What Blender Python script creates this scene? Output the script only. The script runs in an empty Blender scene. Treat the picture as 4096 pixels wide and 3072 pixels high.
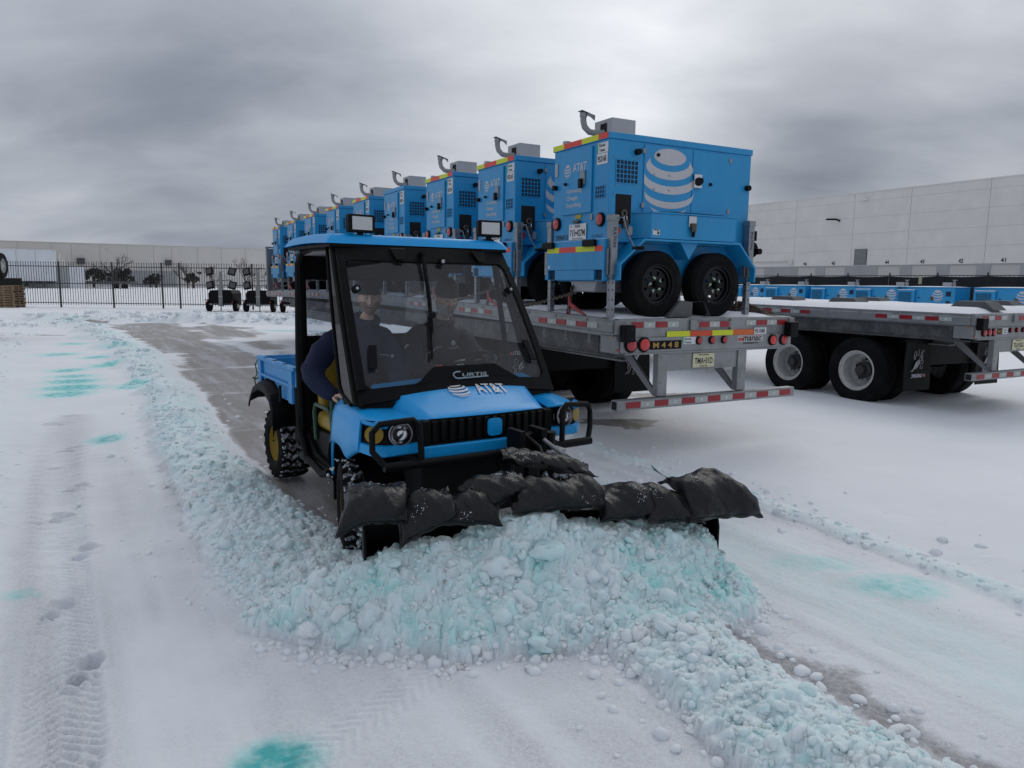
import bpy, bmesh, math, random
import numpy as np
from mathutils import Matrix, Vector
random.seed(7); rng = np.random.default_rng(11)
SC = bpy.context.scene
COL = SC.collection
R = math.radians

# ---------------------------------------------------------------- camera
CAM_H = 1.8
pitch = math.atan(407/2950.0); roll = 0.012
fw = Vector((0, math.cos(pitch), -math.sin(pitch)))
r0 = Vector((1, 0, 0)); u0 = Vector((0, math.sin(pitch), math.cos(pitch)))
rt = r0*math.cos(roll) + u0*math.sin(roll); up = u0*math.cos(roll) - r0*math.sin(roll)
cd = bpy.data.cameras.new('camera'); cam = bpy.data.objects.new('camera', cd); COL.objects.link(cam)
cam.matrix_world = Matrix(((rt.x, up.x, -fw.x, 0), (rt.y, up.y, -fw.y, 0), (rt.z, up.z, -fw.z, CAM_H), (0, 0, 0, 1)))
cd.sensor_width = 36; cd.sensor_fit = 'HORIZONTAL'; cd.lens = 36*2950/4096; cd.clip_start = 0.05; cd.clip_end = 3000
SC.camera = cam

# ---------------------------------------------------------------- sky, sun, exposure
w = bpy.data.worlds.new('World'); SC.world = w; w.use_nodes = True
nt = w.node_tree; N = nt.nodes; LK = nt.links; N.clear()
def wn(t, **k):
    n = N.new(t)
    for a, b in k.items(): setattr(n, a, b)
    return n
SUN_EL, SUN_ROT = R(42), R(20)
out = wn('ShaderNodeOutputWorld'); bg = wn('ShaderNodeBackground'); bg.inputs['Strength'].default_value = 0.122
sky = wn('ShaderNodeTexSky', sky_type='NISHITA', sun_disc=False, sun_elevation=SUN_EL, sun_rotation=SUN_ROT, air_density=1.2, dust_density=3.0)
tc = wn('ShaderNodeTexCoord'); sep = wn('ShaderNodeSeparateXYZ'); LK.new(tc.outputs['Generated'], sep.inputs[0])
def wm(op, a, b=None, c=None, clamp=False):
    n = wn('ShaderNodeMath', operation=op); n.use_clamp = clamp
    for i, v in enumerate((a, b, c)):
        if v is None: continue
        if hasattr(v, 'links'): LK.new(v, n.inputs[i])
        else: n.inputs[i].default_value = v
    return n.outputs[0]
zc = wm('MAXIMUM', sep.outputs[2], 0.0); den = wm('ADD', zc, 0.34)
px = wm('DIVIDE', sep.outputs[0], den); py = wm('DIVIDE', sep.outputs[1], den)
cmb = wn('ShaderNodeCombineXYZ'); LK.new(px, cmb.inputs[0]); LK.new(py, cmb.inputs[1])
def noise(scale, det, rough, off, dist=0.0, sx=1.0, sy=1.0):
    mp = wn('ShaderNodeMapping'); mp.inputs['Location'].default_value = off; mp.inputs['Scale'].default_value = (sx, sy, 1)
    LK.new(cmb.outputs[0], mp.inputs[0]); n = wn('ShaderNodeTexNoise'); n.inputs['Scale'].default_value = scale
    n.inputs['Detail'].default_value = det; n.inputs['Roughness'].default_value = rough; n.inputs['Distortion'].default_value = dist
    LK.new(mp.outputs[0], n.inputs['Vector']); return n.outputs['Fac']
n1 = noise(1.15, 3.0, 0.5, (9.3, 4.7, 0.4), 0.15, 0.75, 1.2); n2 = noise(3.4, 7.0, 0.58, (2.7, 6.2, 1.4), 0.25, 0.8, 1.25); n3 = noise(0.33, 1.0, 0.5, (1.0, 5.0, 0), 0.0)
def lobe(dx, dy, dz, width):
    # smooth brightness lobe of the cloud layer around a sky direction
    d = Vector((dx, dy, dz)).normalized(); v = wn('ShaderNodeVectorMath', operation='DOT_PRODUCT'); v.inputs[1].default_value = d
    nv = wn('ShaderNodeVectorMath', operation='NORMALIZE'); LK.new(tc.outputs['Generated'], nv.inputs[0]); LK.new(nv.outputs[0], v.inputs[0])
    a = wm('SUBTRACT', v.outputs['Value'], math.cos(width)); return wm('POWER', wm('DIVIDE', wm('MAXIMUM', a, 0.0), 1-math.cos(width)), 1.3)
base = wm('ADD', wm('MULTIPLY', n1, 0.56), wm('MULTIPLY', n2, 0.20))
base = wm('ADD', base, 0.105)
base = wm('ADD', base, wm('MULTIPLY', lobe(0.14, 1, 0.42, R(30)), 0.20))
base = wm('ADD', base, wm('MULTIPLY', lobe(0.56, 1, 0.21, R(20)), -0.26))
base = wm('ADD', base, wm('MULTIPLY', lobe(0.60, 1, 0.10, R(10)), 0.12))
base = wm('ADD', base, wm('MULTIPLY', lobe(0.72, 1, 0.45, R(17)), 0.24))
base = wm('ADD', base, wm('MULTIPLY', lobe(-0.55, 1, 0.28, R(34)), -0.07))
base = wm('ADD', wm('MULTIPLY', wm('SUBTRACT', base, 0.53), 1.10), 0.565)
rmp = wn('ShaderNodeValToRGB'); LK.new(base, rmp.inputs[0])
e = rmp.color_ramp.elements
e[0].position = 0.26; e[0].color = (1.35, 1.62, 2.12, 1); e[1].position = 0.84; e[1].color = (8.2, 8.45, 8.8, 1)
for p_, c_ in ((0.38, (2.35, 2.60, 3.10)), (0.50, (3.60, 3.85, 4.35)), (0.65, (5.5, 5.78, 6.25))):
    q = rmp.color_ramp.elements.new(p_); q.color = (*c_, 1)
mx = wn('ShaderNodeMixRGB'); mx.inputs[0].default_value = 0.97; LK.new(sky.outputs[0], mx.inputs[1]); LK.new(rmp.outputs[0], mx.inputs[2])
LK.new(mx.outputs[0], bg.inputs[0]); LK.new(bg.outputs[0], out.inputs[0])

sd = bpy.data.lights.new('sun', 'SUN'); sd.energy = 0.65; sd.angle = R(35); sd.color = (1, 0.96, 0.9)
so = bpy.data.objects.new('sun', sd); COL.objects.link(so)
sdir = Vector((math.sin(SUN_ROT)*math.cos(SUN_EL), math.cos(SUN_ROT)*math.cos(SUN_EL), math.sin(SUN_EL)))
so.rotation_euler = sdir.to_track_quat('Z', 'Y').to_euler()
SC.view_settings.view_transform = 'Standard'; SC.view_settings.look = 'None'; SC.view_settings.exposure = 0.0; SC.view_settings.gamma = 1.0
SC.view_settings.use_curve_mapping = False
SC.render.engine = 'CYCLES'
SC.cycles.max_bounces = 10; SC.cycles.diffuse_bounces = 5; SC.cycles.glossy_bounces = 3; SC.cycles.transparent_max_bounces = 16; SC.cycles.transmission_bounces = 4
SC.cycles.caustics_reflective = False; SC.cycles.caustics_refractive = False
SC.cycles.use_denoising = True

# ---------------------------------------------------------------- materials
MATS = {}
def mat(name, col, rough=0.6, metal=0.0, var=0.0, vscale=8.0, bump=0.0, bscale=60.0, col2=None, cscale=5.0, cthr=(0.45, 0.6), coat=0.0, alpha=None, detail=6.0, emit=None, rvar=0.0, stretch=None, spec=0.5):
    """Principled material: base colour with brightness variation, an optional second colour in noise patches (dirt, frost, salt) and bump."""
    if name in MATS: return MATS[name]
    m = bpy.data.materials.new(name); m.use_nodes = True; t = m.node_tree; b = t.nodes['Principled BSDF']
    b.inputs['Roughness'].default_value = rough; b.inputs['Metallic'].default_value = metal
    b.inputs['Coat Weight'].default_value = coat; b.inputs['Coat Roughness'].default_value = 0.15; b.inputs['Specular IOR Level'].default_value = spec
    if emit: b.inputs['Emission Color'].default_value = (*col, 1); b.inputs['Emission Strength'].default_value = emit
    tcn = t.nodes.new('ShaderNodeTexCoord'); vec = tcn.outputs['Object']
    if stretch:
        mp = t.nodes.new('ShaderNodeMapping'); mp.inputs['Scale'].default_value = stretch; t.links.new(vec, mp.inputs[0]); vec = mp.outputs[0]
    def nz(s, d=detail, r_=0.6):
        n = t.nodes.new('ShaderNodeTexNoise'); n.inputs['Scale'].default_value = s; n.inputs['Detail'].default_value = d; n.inputs['Roughness'].default_value = r_
        t.links.new(vec, n.inputs['Vector']); return n.outputs['Fac']
    c = t.nodes.new('ShaderNodeRGB'); c.outputs[0].default_value = (*col, 1); co = c.outputs[0]
    if var:
        mr = t.nodes.new('ShaderNodeMapRange'); mr.inputs[1].default_value = .25; mr.inputs[2].default_value = .75; mr.inputs[3].default_value = 1-var; mr.inputs[4].default_value = 1+var
        t.links.new(nz(vscale), mr.inputs[0]); mm = t.nodes.new('ShaderNodeMixRGB'); mm.blend_type = 'MULTIPLY'; mm.inputs[0].default_value = 1
        t.links.new(co, mm.inputs[1]); t.links.new(mr.outputs[0], mm.inputs[2]); co = mm.outputs[0]
    if col2:
        mr = t.nodes.new('ShaderNodeMapRange'); mr.inputs[1].default_value = cthr[0]; mr.inputs[2].default_value = cthr[1]
        t.links.new(nz(cscale, 8, .65), mr.inputs[0]); mm = t.nodes.new('ShaderNodeMixRGB'); t.links.new(mr.outputs[0], mm.inputs[0])
        t.links.new(co, mm.inputs[1]); mm.inputs[2].default_value = (*col2, 1); co = mm.outputs[0]
    t.links.new(co, b.inputs['Base Color'])
    if rvar:
        mr = t.nodes.new('ShaderNodeMapRange'); mr.inputs[3].default_value = max(0.02, rough-rvar); mr.inputs[4].default_value = rough+rvar
        t.links.new(nz(vscale*1.7), mr.inputs[0]); t.links.new(mr.outputs[0], b.inputs['Roughness'])
    if bump:
        bn = t.nodes.new('ShaderNodeBump'); bn.inputs['Strength'].default_value = bump; bn.inputs['Distance'].default_value = 0.01
        t.links.new(nz(bscale), bn.inputs['Height']); t.links.new(bn.outputs[0], b.inputs['Normal'])
    MATS[name] = m; return m
def glass(name, tint, refl=0.6, rough=0.02, dirt=0.0):
    m = bpy.data.materials.new(name); m.use_nodes = True; t = m.node_tree; t.nodes.clear()
    o = t.nodes.new('ShaderNodeOutputMaterial'); tr = t.nodes.new('ShaderNodeBsdfTransparent'); tr.inputs[0].default_value = (*tint, 1)
    gl = t.nodes.new('ShaderNodeBsdfGlossy'); gl.inputs['Roughness'].default_value = rough; gl.inputs[0].default_value = (refl, refl, refl*1.03, 1)
    fr = t.nodes.new('ShaderNodeFresnel'); fr.inputs[0].default_value = 1.5; mx = t.nodes.new('ShaderNodeMixShader')
    t.links.new(fr.outputs[0], mx.inputs[0]); t.links.new(tr.outputs[0], mx.inputs[1]); t.links.new(gl.outputs[0], mx.inputs[2]); last = mx.outputs[0]
    if dirt:
        df = t.nodes.new('ShaderNodeBsdfDiffuse'); df.inputs[0].default_value = (.45, .47, .5, 1); nz = t.nodes.new('ShaderNodeTexNoise'); nz.inputs['Scale'].default_value = 3; nz.inputs['Detail'].default_value = 5
        tcn = t.nodes.new('ShaderNodeTexCoord'); t.links.new(tcn.outputs['Object'], nz.inputs['Vector'])
        ml = t.nodes.new('ShaderNodeMath'); ml.operation = 'MULTIPLY'; ml.inputs[1].default_value = dirt; t.links.new(nz.outputs['Fac'], ml.inputs[0])
        m2 = t.nodes.new('ShaderNodeMixShader'); t.links.new(ml.outputs[0], m2.inputs[0]); t.links.new(last, m2.inputs[1]); t.links.new(df.outputs[0], m2.inputs[2]); last = m2.outputs[0]
    t.links.new(last, o.inputs[0]); MATS[name] = m; return m

M_blue = mat('blue_paint', (0.008, 0.265, 0.56), 0.42, var=0.08, vscale=5, coat=0.08, bump=0.02, bscale=240, rvar=.08, col2=(.045, .25, .50), cscale=6, cthr=(.52, .82), stretch=(1, 1, .22))
M_blue2 = mat('utility_blue_paint', (0.004, 0.32, 0.74), 0.36, var=0.03, vscale=4, coat=0.10, rvar=.05, bump=0.01, bscale=120, spec=.35, col2=(.05, .31, .66), cscale=22, cthr=(.56, .85))
M_blue3 = mat('weathered_blue_paint', (0.035, 0.27, 0.60), 0.5, var=0.08, vscale=6, col2=(.3, .45, .6), cscale=14, cthr=(.55, .75))
M_grey = mat('galvanised_steel', (0.27, 0.285, 0.31), 0.45, 0.75, var=0.18, vscale=18, rvar=.1, bump=.05, bscale=90)
M_alu = mat('weathered_aluminium', (0.27, 0.275, 0.285), 0.5, 0.45, var=0.16, vscale=3.5, rvar=.12, bump=.05, bscale=50, col2=(.14, .14, .145), cscale=4, cthr=(.52, .8))
M_boxgrey = mat('grey_sheet_metal', (0.36, 0.37, 0.40), 0.45, 0.35, var=0.06, vscale=5)
M_black = mat('black_steel', (0.004, 0.004, 0.005), 0.5, var=0.2, vscale=20, bump=.05, spec=.14)
M_plast = mat('black_plastic', (0.004, 0.004, 0.005), 0.55, var=0.15, vscale=12, bump=.06, bscale=300, col2=(.014, .014, .016), cscale=7, cthr=(.55, .9), spec=.12)
M_dark = mat('dark_recess', (0.006, 0.006, 0.008), 0.9)
M_rubber = mat('tyre_rubber', (0.006, 0.006, 0.007), 0.8, var=0.25, vscale=6, bump=.15, bscale=40, spec=.12, col2=(.020, .0195, .0195), cscale=5, cthr=(.5, .8))
M_rubsnow = mat('snow_packed_rubber', (0.02, 0.02, 0.022), 0.8, bump=.3, bscale=60, col2=(.42, .44, .48), cscale=26, cthr=(.47, .56))
M_red = mat('red_lens', (0.42, 0.012, 0.02), 0.2, coat=.5, var=.2, vscale=60)
M_redb = mat('bright_red_lens', (0.62, 0.02, 0.02), 0.2, coat=.5, var=.3, vscale=90)
M_redtape = mat('red_reflective_tape', (0.30, 0.012, 0.022), 0.35, var=.15, vscale=20)
M_whtape = mat('silver_reflective_tape', (0.40, 0.43, 0.42), 0.35, var=.12, vscale=40)
M_ytape = mat('lime_reflective_tape', (0.62, 0.68, 0.015), 0.4, var=.08, vscale=30)
M_rtape = mat('red_orange_reflective_tape', (0.72, 0.045, 0.03), 0.4, var=.08, vscale=30)
M_orange = mat('orange_tape', (0.62, 0.12, 0.015), 0.4, var=.06)
M_amber = mat('amber_lens', (0.55, 0.16, 0.01), 0.25, coat=.4)
M_white = mat('white_label', (0.66, 0.67, 0.69), 0.5, var=.05)
M_logo = mat('grey_decal', (0.50, 0.50, 0.53), 0.45, var=.05, vscale=9)
M_wlogo = mat('white_decal', (0.62, 0.63, 0.66), 0.4, var=.05)
M_ink = mat('black_ink', (0.012, 0.012, 0.014), 0.5)
M_green = mat('green_label', (0.03, 0.35, 0.12), 0.5)
M_yellow = mat('yellow_plastic', (0.30, 0.20, 0.012), 0.45, var=.1, col2=(.2, .16, .06), cscale=9, cthr=(.55, .8))
M_dgreen = mat('green_steel', (0.01, 0.06, 0.025), 0.4, var=.1)
M_cream = mat('cream_plate', (0.60, 0.57, 0.38), 0.4, var=.05)
M_gold = mat('gold_print', (0.42, 0.25, 0.06), 0.45)
M_chain = mat('rusty_chain_steel', (0.10, 0.09, 0.075), 0.5, 0.7, var=.3, vscale=40, col2=(.12, .06, .03), cscale=20, cthr=(.5, .7))
M_binder = mat('red_binder_paint', (0.35, 0.02, 0.03), 0.4, var=.2, col2=(.12, .04, .03), cscale=20)
M_rim = mat('black_rim_paint', (0.006, 0.006, 0.008), 0.35, spec=.25)
M_wrim = mat('dirty_white_rim_paint', (0.50, 0.50, 0.48), 0.5, var=.12, col2=(.2, .19, .17), cscale=8, cthr=(.52, .8))
M_lug = mat('pale_green_lug_marker', (0.35, 0.48, 0.38), 0.5)
M_chrome = mat('chrome', (0.7, 0.7, 0.72), 0.12, 1.0)
M_lamp = mat('clear_lamp_glass', (0.62, 0.63, 0.65), 0.15, .35, bump=.3, bscale=50)
def crumple_material(name):
    m = bpy.data.materials.new(name); m.use_nodes = True; t = m.node_tree; b = t.nodes['Principled BSDF']; tcn = t.nodes.new('ShaderNodeTexCoord')
    def nd(ty, **k):
        n = t.nodes.new(ty)
        for a_, v_ in k.items(): n.inputs[a_].default_value = v_
        return n
    wv = nd('ShaderNodeTexNoise', Scale=6, Detail=4); t.links.new(tcn.outputs['Object'], wv.inputs['Vector'])
    mx_ = t.nodes.new('ShaderNodeMixRGB'); mx_.inputs[0].default_value = .22; t.links.new(tcn.outputs['Object'], mx_.inputs[1]); t.links.new(wv.outputs['Color'], mx_.inputs[2])
    mp = t.nodes.new('ShaderNodeMapping'); mp.inputs['Scale'].default_value = (1.9, .8, .9); t.links.new(mx_.outputs[0], mp.inputs[0])
    v1 = t.nodes.new('ShaderNodeTexVoronoi'); v1.feature = 'DISTANCE_TO_EDGE'; v1.inputs['Scale'].default_value = 8; t.links.new(mp.outputs[0], v1.inputs['Vector'])
    n2_ = nd('ShaderNodeTexNoise', Scale=34, Detail=6, Roughness=.6, Distortion=1.2); t.links.new(mp.outputs[0], n2_.inputs['Vector'])
    def mth(op, a_, c_=None):
        n = t.nodes.new('ShaderNodeMath'); n.operation = op; n.use_clamp = False
        for i, v_ in enumerate((a_, c_)):
            if v_ is None: continue
            if hasattr(v_, 'links'): t.links.new(v_, n.inputs[i])
            else: n.inputs[i].default_value = v_
        return n.outputs[0]
    h_ = mth('ADD', mth('MULTIPLY', mth('MINIMUM', v1.outputs['Distance'], .35), 2.0), mth('MULTIPLY', mth('ABSOLUTE', mth('SUBTRACT', n2_.outputs['Fac'], .5)), 1.6))
    bu = t.nodes.new('ShaderNodeBump'); bu.inputs['Strength'].default_value = .38; bu.inputs['Distance'].default_value = .012; t.links.new(h_, bu.inputs['Height']); t.links.new(bu.outputs[0], b.inputs['Normal'])
    fr_ = nd('ShaderNodeTexNoise', Scale=7, Detail=8, Roughness=.7, Distortion=.6); mp2 = t.nodes.new('ShaderNodeMapping'); mp2.inputs['Scale'].default_value = (2.6, .7, .7); t.links.new(tcn.outputs['Object'], mp2.inputs[0]); t.links.new(mp2.outputs[0], fr_.inputs['Vector'])
    rp_ = t.nodes.new('ShaderNodeValToRGB'); rp_.color_ramp.elements[0].position = .60; rp_.color_ramp.elements[0].color = (.004, .004, .0055, 1); rp_.color_ramp.elements[1].position = .90; rp_.color_ramp.elements[1].color = (.10, .105, .115, 1); t.links.new(fr_.outputs['Fac'], rp_.inputs[0])
    t.links.new(rp_.outputs[0], b.inputs['Base Color']); b.inputs['Roughness'].default_value = .19; b.inputs['Specular IOR Level'].default_value = .36; MATS[name] = m; return m
M_bag = crumple_material('black_bag_plastic')
M_frost = mat('frost_crumbs', (0.62, 0.70, 0.72), 0.9, bump=.5)

# ---------------------------------------------------------------- mesh helpers
class MB:
    def __init__(s): s.v = []; s.f = []; s.m = []; s.n = 0
    def add(s, vs, fs, mi=0, M=None):
        if M is not None: vs = [tuple(M @ Vector(p)) for p in vs]
        s.v.extend([tuple(p) for p in vs]); s.f.extend([tuple(i+s.n for i in f) for f in fs]); s.m.extend([mi]*len(fs)); s.n += len(vs); return s
    def box(s, a, b, mi=0, M=None):
        x0, y0, z0 = a; x1, y1, z1 = b
        return s.add([(x0,y0,z0),(x1,y0,z0),(x1,y1,z0),(x0,y1,z0),(x0,y0,z1),(x1,y0,z1),(x1,y1,z1),(x0,y1,z1)],
                     [(3,2,1,0),(4,5,6,7),(0,1,5,4),(1,2,6,5),(2,3,7,6),(3,0,4,7)], mi, M)
    def prism(s, poly, axis, a, b, mi=0, M=None):
        """poly: 2-D points; extruded along axis (0,1,2) from a to b."""
        n = len(poly)
        def P(p, t):
            q = [0, 0, 0]; o = [i for i in range(3) if i != axis]; q[o[0]] = p[0]; q[o[1]] = p[1]; q[axis] = t; return tuple(q)
        vs = [P(p, a) for p in poly]+[P(p, b) for p in poly]
        return s.add(vs, [tuple(range(n))[::-1], tuple(range(n, 2*n))]+[(i, (i+1) % n, n+(i+1) % n, n+i) for i in range(n)], mi, M)
    def cyl(s, p0, p1, r, r1=None, n=12, mi=0, caps=True, M=None):
        p0 = Vector(p0); p1 = Vector(p1); r1 = r if r1 is None else r1; d = (p1-p0).normalized()
        a = d.orthogonal().normalized(); b = d.cross(a); vs = []
        for (p, q) in ((p0, r), (p1, r1)):
            for i in range(n): t = 2*math.pi*i/n; vs.append(p+a*(q*math.cos(t))+b*(q*math.sin(t)))
        fs = [(i, (i+1) % n, n+(i+1) % n, n+i) for i in range(n)]
        if caps: fs += [tuple(range(n))[::-1], tuple(range(n, 2*n))]
        return s.add(vs, fs, mi, M)
    def tube(s, pts, r, n=8, mi=0, closed=False, M=None, caps=True, rad=None):
        pts = [Vector(p) for p in pts]; k = len(pts); vs = []; fr = None
        for i, p in enumerate(pts):
            if closed: d = pts[(i+1) % k]-pts[i-1]
            else: d = pts[min(i+1, k-1)]-pts[max(i-1, 0)]
            d.normalize()
            if fr is None: fr = d.orthogonal().normalized()
            else: fr = (fr-d*fr.dot(d)).normalized()
            b = d.cross(fr); q = rad[i] if rad else r
            for j in range(n): t = 2*math.pi*j/n; vs.append(p+fr*(q*math.cos(t))+b*(q*math.sin(t)))
        fs = []
        for i in range(k if closed else k-1):
            for j in range(n): a = i*n+j; b2 = i*n+(j+1) % n; c = ((i+1) % k)*n; fs.append((a, b2, c+(j+1) % n, c+j))
        if not closed and caps: fs += [tuple(range(n))[::-1], tuple(range((k-1)*n, k*n))]
        return s.add(vs, fs, mi, M)
    def lathe(s, prof, c, axis=1, n=32, mi=0, M=None):
        """prof: (radius, offset along axis) pairs."""
        c = Vector(c); vs = []
        for (r, h) in prof:
            for i in range(n):
                t = 2*math.pi*i/n; q = [r*math.cos(t), r*math.sin(t)]; p = [0, 0, 0]; o = [k for k in range(3) if k != axis]
                p[o[0]] = q[0]; p[o[1]] = q[1]; p[axis] = h; vs.append(c+Vector(p))
        fs = [(a*n+i, a*n+(i+1) % n, (a+1)*n+(i+1) % n, (a+1)*n+i) for a in range(len(prof)-1) for i in range(n)]
        return s.add(vs, fs, mi, M)
    def disc(s, c, nrm, r, n=20, mi=0, M=None, sy=1.0, thick=None):
        c = Vector(c); nrm = Vector(nrm).normalized()
        if thick: return s.cyl(c-nrm*thick, c, r, n=n, mi=mi, M=M)
        a = nrm.orthogonal().normalized(); b = nrm.cross(a)
        return s.add([c+a*(r*math.cos(2*math.pi*i/n))+b*(r*sy*math.sin(2*math.pi*i/n)) for i in range(n)], [tuple(range(n))], mi, M)
    def quad(s, a, b, c, d, mi=0, M=None): return s.add([a, b, c, d], [(0, 1, 2, 3)], mi, M)
    def grid(s, fn, nu, nv, mi=0, M=None, thick=0.0, flip=False):
        P = [[Vector(fn(i/nu, j/nv)) for j in range(nv+1)] for i in range(nu+1)]
        vs = [p for row in P for p in row]; w_ = nv+1
        fs = [(i*w_+j, (i+1)*w_+j, (i+1)*w_+j+1, i*w_+j+1) for i in range(nu) for j in range(nv)]
        if flip: fs = [f[::-1] for f in fs]
        if thick:
            nn = []
            for i in range(nu+1):
                for j in range(nv+1):
                    a = P[min(i+1, nu)][j]-P[max(i-1, 0)][j]; b = P[i][min(j+1, nv)]-P[i][max(j-1, 0)]
                    q = a.cross(b); q.normalize(); nn.append(-q if flip else q)
            k = len(vs); vs = vs+[p-q*thick for p, q in zip(vs, nn)]; top = list(fs)
            fs = fs+[tuple(x+k for x in f[::-1]) for f in top]
            rim = [i*w_ for i in range(nu+1)]+[nu*w_+j for j in range(1, nv+1)]+[i*w_+nv for i in range(nu-1, -1, -1)]+[j for j in range(nv-1, 0, -1)]
            for q in range(len(rim)):
                a, b = rim[q], rim[(q+1) % len(rim)]; fs.append((b, a, a+k, b+k) if not flip else (a, b, b+k, a+k))
        return s.add(vs, fs, mi, M)
    def build(s, name, mats, parent=None, smooth=35, bevel=0.0, label=None, loc=None, kind=None, seg=2, subsurf=0):
        me = bpy.data.meshes.new(name); me.from_pydata(s.v, [], s.f); me.validate(); me.update()
        if not isinstance(mats, (list, tuple)): mats = [mats]
        for q in mats: me.materials.append(q)
        if len(mats) > 1 and len(me.polygons) == len(s.m): me.polygons.foreach_set('material_index', s.m)
        if smooth:
            me.shade_smooth(); me.set_sharp_from_angle(angle=R(smooth))
        o = bpy.data.objects.new(name, me); COL.objects.link(o)
        if parent: o.parent = parent
        if loc: o.location = loc
        if label: o['label'] = label
        if kind: o['kind'] = kind
        if bevel:
            b = o.modifiers.new('bevel', 'BEVEL'); b.width = bevel; b.segments = seg; b.limit_method = 'ANGLE'; b.angle_limit = R(40); b.harden_normals = True
        if subsurf:
            b = o.modifiers.new('sub', 'SUBSURF'); b.levels = subsurf; b.render_levels = subsurf
        return o
def tag(o, label=None, cat=None, group=None, kind=None):
    if label: o['label'] = label
    if cat: o['category'] = cat
    if group: o['group'] = group
    if kind: o['kind'] = kind
    return o
def empty(name, loc=(0, 0, 0), rz=0.0, label=None, cat=None, group=None):
    o = bpy.data.objects.new(name, None); COL.objects.link(o); o.location = loc; o.rotation_euler = (0, 0, rz); o.empty_display_size = .2
    return tag(o, label, cat, group)
def copy_tree(o, parent=None):
    c = o.copy(); COL.objects.link(c); c.parent = parent
    for ch in [k for k in KIDS.get(o.name, [])]: copy_tree(ch, c)
    return c
KIDS = {}
def index_kids(root):
    ks = [o for o in bpy.data.objects if o.parent == root]; KIDS[root.name] = ks
    for k in ks: index_kids(k)
def dup(root, loc=None, rz=None, label=None):
    c = copy_tree(root)
    if loc is not None: c.location = loc
    if rz is not None: c.rotation_euler = (0, 0, rz)
    if label: c['label'] = label
    return c
def inst(src, parent, loc=None, rot=None, name=None):
    o = bpy.data.objects.new(name or src.name.split('.')[0], src.data); COL.objects.link(o); o.parent = parent
    if loc: o.location = loc
    if rot: o.rotation_euler = rot
    for m in src.modifiers:
        if m.type == 'BEVEL':
            b = o.modifiers.new('bevel', 'BEVEL'); b.width = m.width; b.segments = m.segments; b.limit_method = 'ANGLE'; b.angle_limit = m.angle_limit; b.harden_normals = True
    return o
def frame(o_, ax, ay):
    """matrix whose local x,y run along ax, ay at origin o_."""
    ax = Vector(ax).normalized(); ay = Vector(ay).normalized(); az = ax.cross(ay).normalized(); ay = az.cross(ax)
    return Matrix(((ax.x, ay.x, az.x, o_[0]), (ax.y, ay.y, az.y, o_[1]), (ax.z, ay.z, az.z, o_[2]), (0, 0, 0, 1)))

# lettering: every string is turned into mesh data once
TEXTS = ['AT&T', 'Connecting', 'Changes', 'Everything', 'Ennis', 'Texas', '952168', '952165', '952154', '951048', 'manac', 'M 4 4 8', 'M 4 4 2', 'TEXAS',
         '715\u2022427M', 'FULTON', 'New Jersey', 'TMA\u202231D', 'TLE\u202232G', 'TRAILER', 'URTIS', '41', '42', '43', '44', '45', '46', 'The Lone Star State',
         '(55900064-Y1)', 'T303HM-MT-LB', 'S11T156-C2', '957814']
TXT = {}
def prep_texts():
    obs = []
    for t in TEXTS:
        cu = bpy.data.curves.new('t', 'FONT'); cu.body = t; cu.align_x = 'CENTER'; cu.align_y = 'CENTER'; cu.resolution_u = 3; cu.offset = 0.022; cu.size = 1
        o = bpy.data.objects.new('t', cu); COL.objects.link(o); obs.append(o)
    dg = bpy.context.evaluated_depsgraph_get()
    for t, o in zip(TEXTS, obs):
        ev = o.evaluated_get(dg); me = ev.to_mesh(); vs = [tuple(v.co) for v in me.vertices]; fs = [tuple(p.vertices) for p in me.polygons]; ev.to_mesh_clear()
        x0 = min(v[0] for v in vs); x1 = max(v[0] for v in vs); y0 = min(v[1] for v in vs); y1 = max(v[1] for v in vs)
        TXT[t] = ([((v[0]-(x0+x1)/2)/(x1-x0), (v[1]-(y0+y1)/2)/(y1-y0), 0) for v in vs], fs)
    for o in obs:
        cu = o.data; bpy.data.objects.remove(o); bpy.data.curves.remove(cu)
prep_texts()
def text_mb(mb, t, w_, h_, M, mi=0, shear=0.0):
    vs, fs = TXT[t]
    return mb.add([(v[0]*w_+v[1]*h_*shear, v[1]*h_, 0) for v in vs], fs, mi, M)
def globe_mb(mb, Rr, M, mi=0, bands=None, tilt=23, n=26, sx=1.0):
    """striped globe emblem, flat, radius Rr"""
    ta = R(tilt); ct, st = math.cos(ta), math.sin(ta)
    def pt(phi, th): return (sx*Rr*math.cos(phi)*math.sin(th), Rr*(math.sin(phi)*ct-math.cos(phi)*math.cos(th)*st), 0)
    def lim(phi):
        c = -math.tan(phi)*math.tan(ta)
        return math.pi if c <= -1 else (0 if c >= 1 else math.acos(c))
    cap = R(53); mb.add([pt(cap, -math.pi+2*math.pi*i/30) for i in range(30)], [tuple(range(30))], mi, M)
    for a, b in (bands or ((42, 28), (17.5, 4), (-10, -24), (-36, -48), (-58, -67))):
        la, lb = lim(R(a))*.97, lim(R(b))*.97; vs = []
        for i in range(n+1):
            t = i/n*2-1; vs.append(pt(R(a), la*t)); vs.append(pt(R(b), lb*t))
        mb.add(vs, [(2*i, 2*i+1, 2*i+3, 2*i+2) for i in range(n)], mi, M)
    return mb

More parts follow.
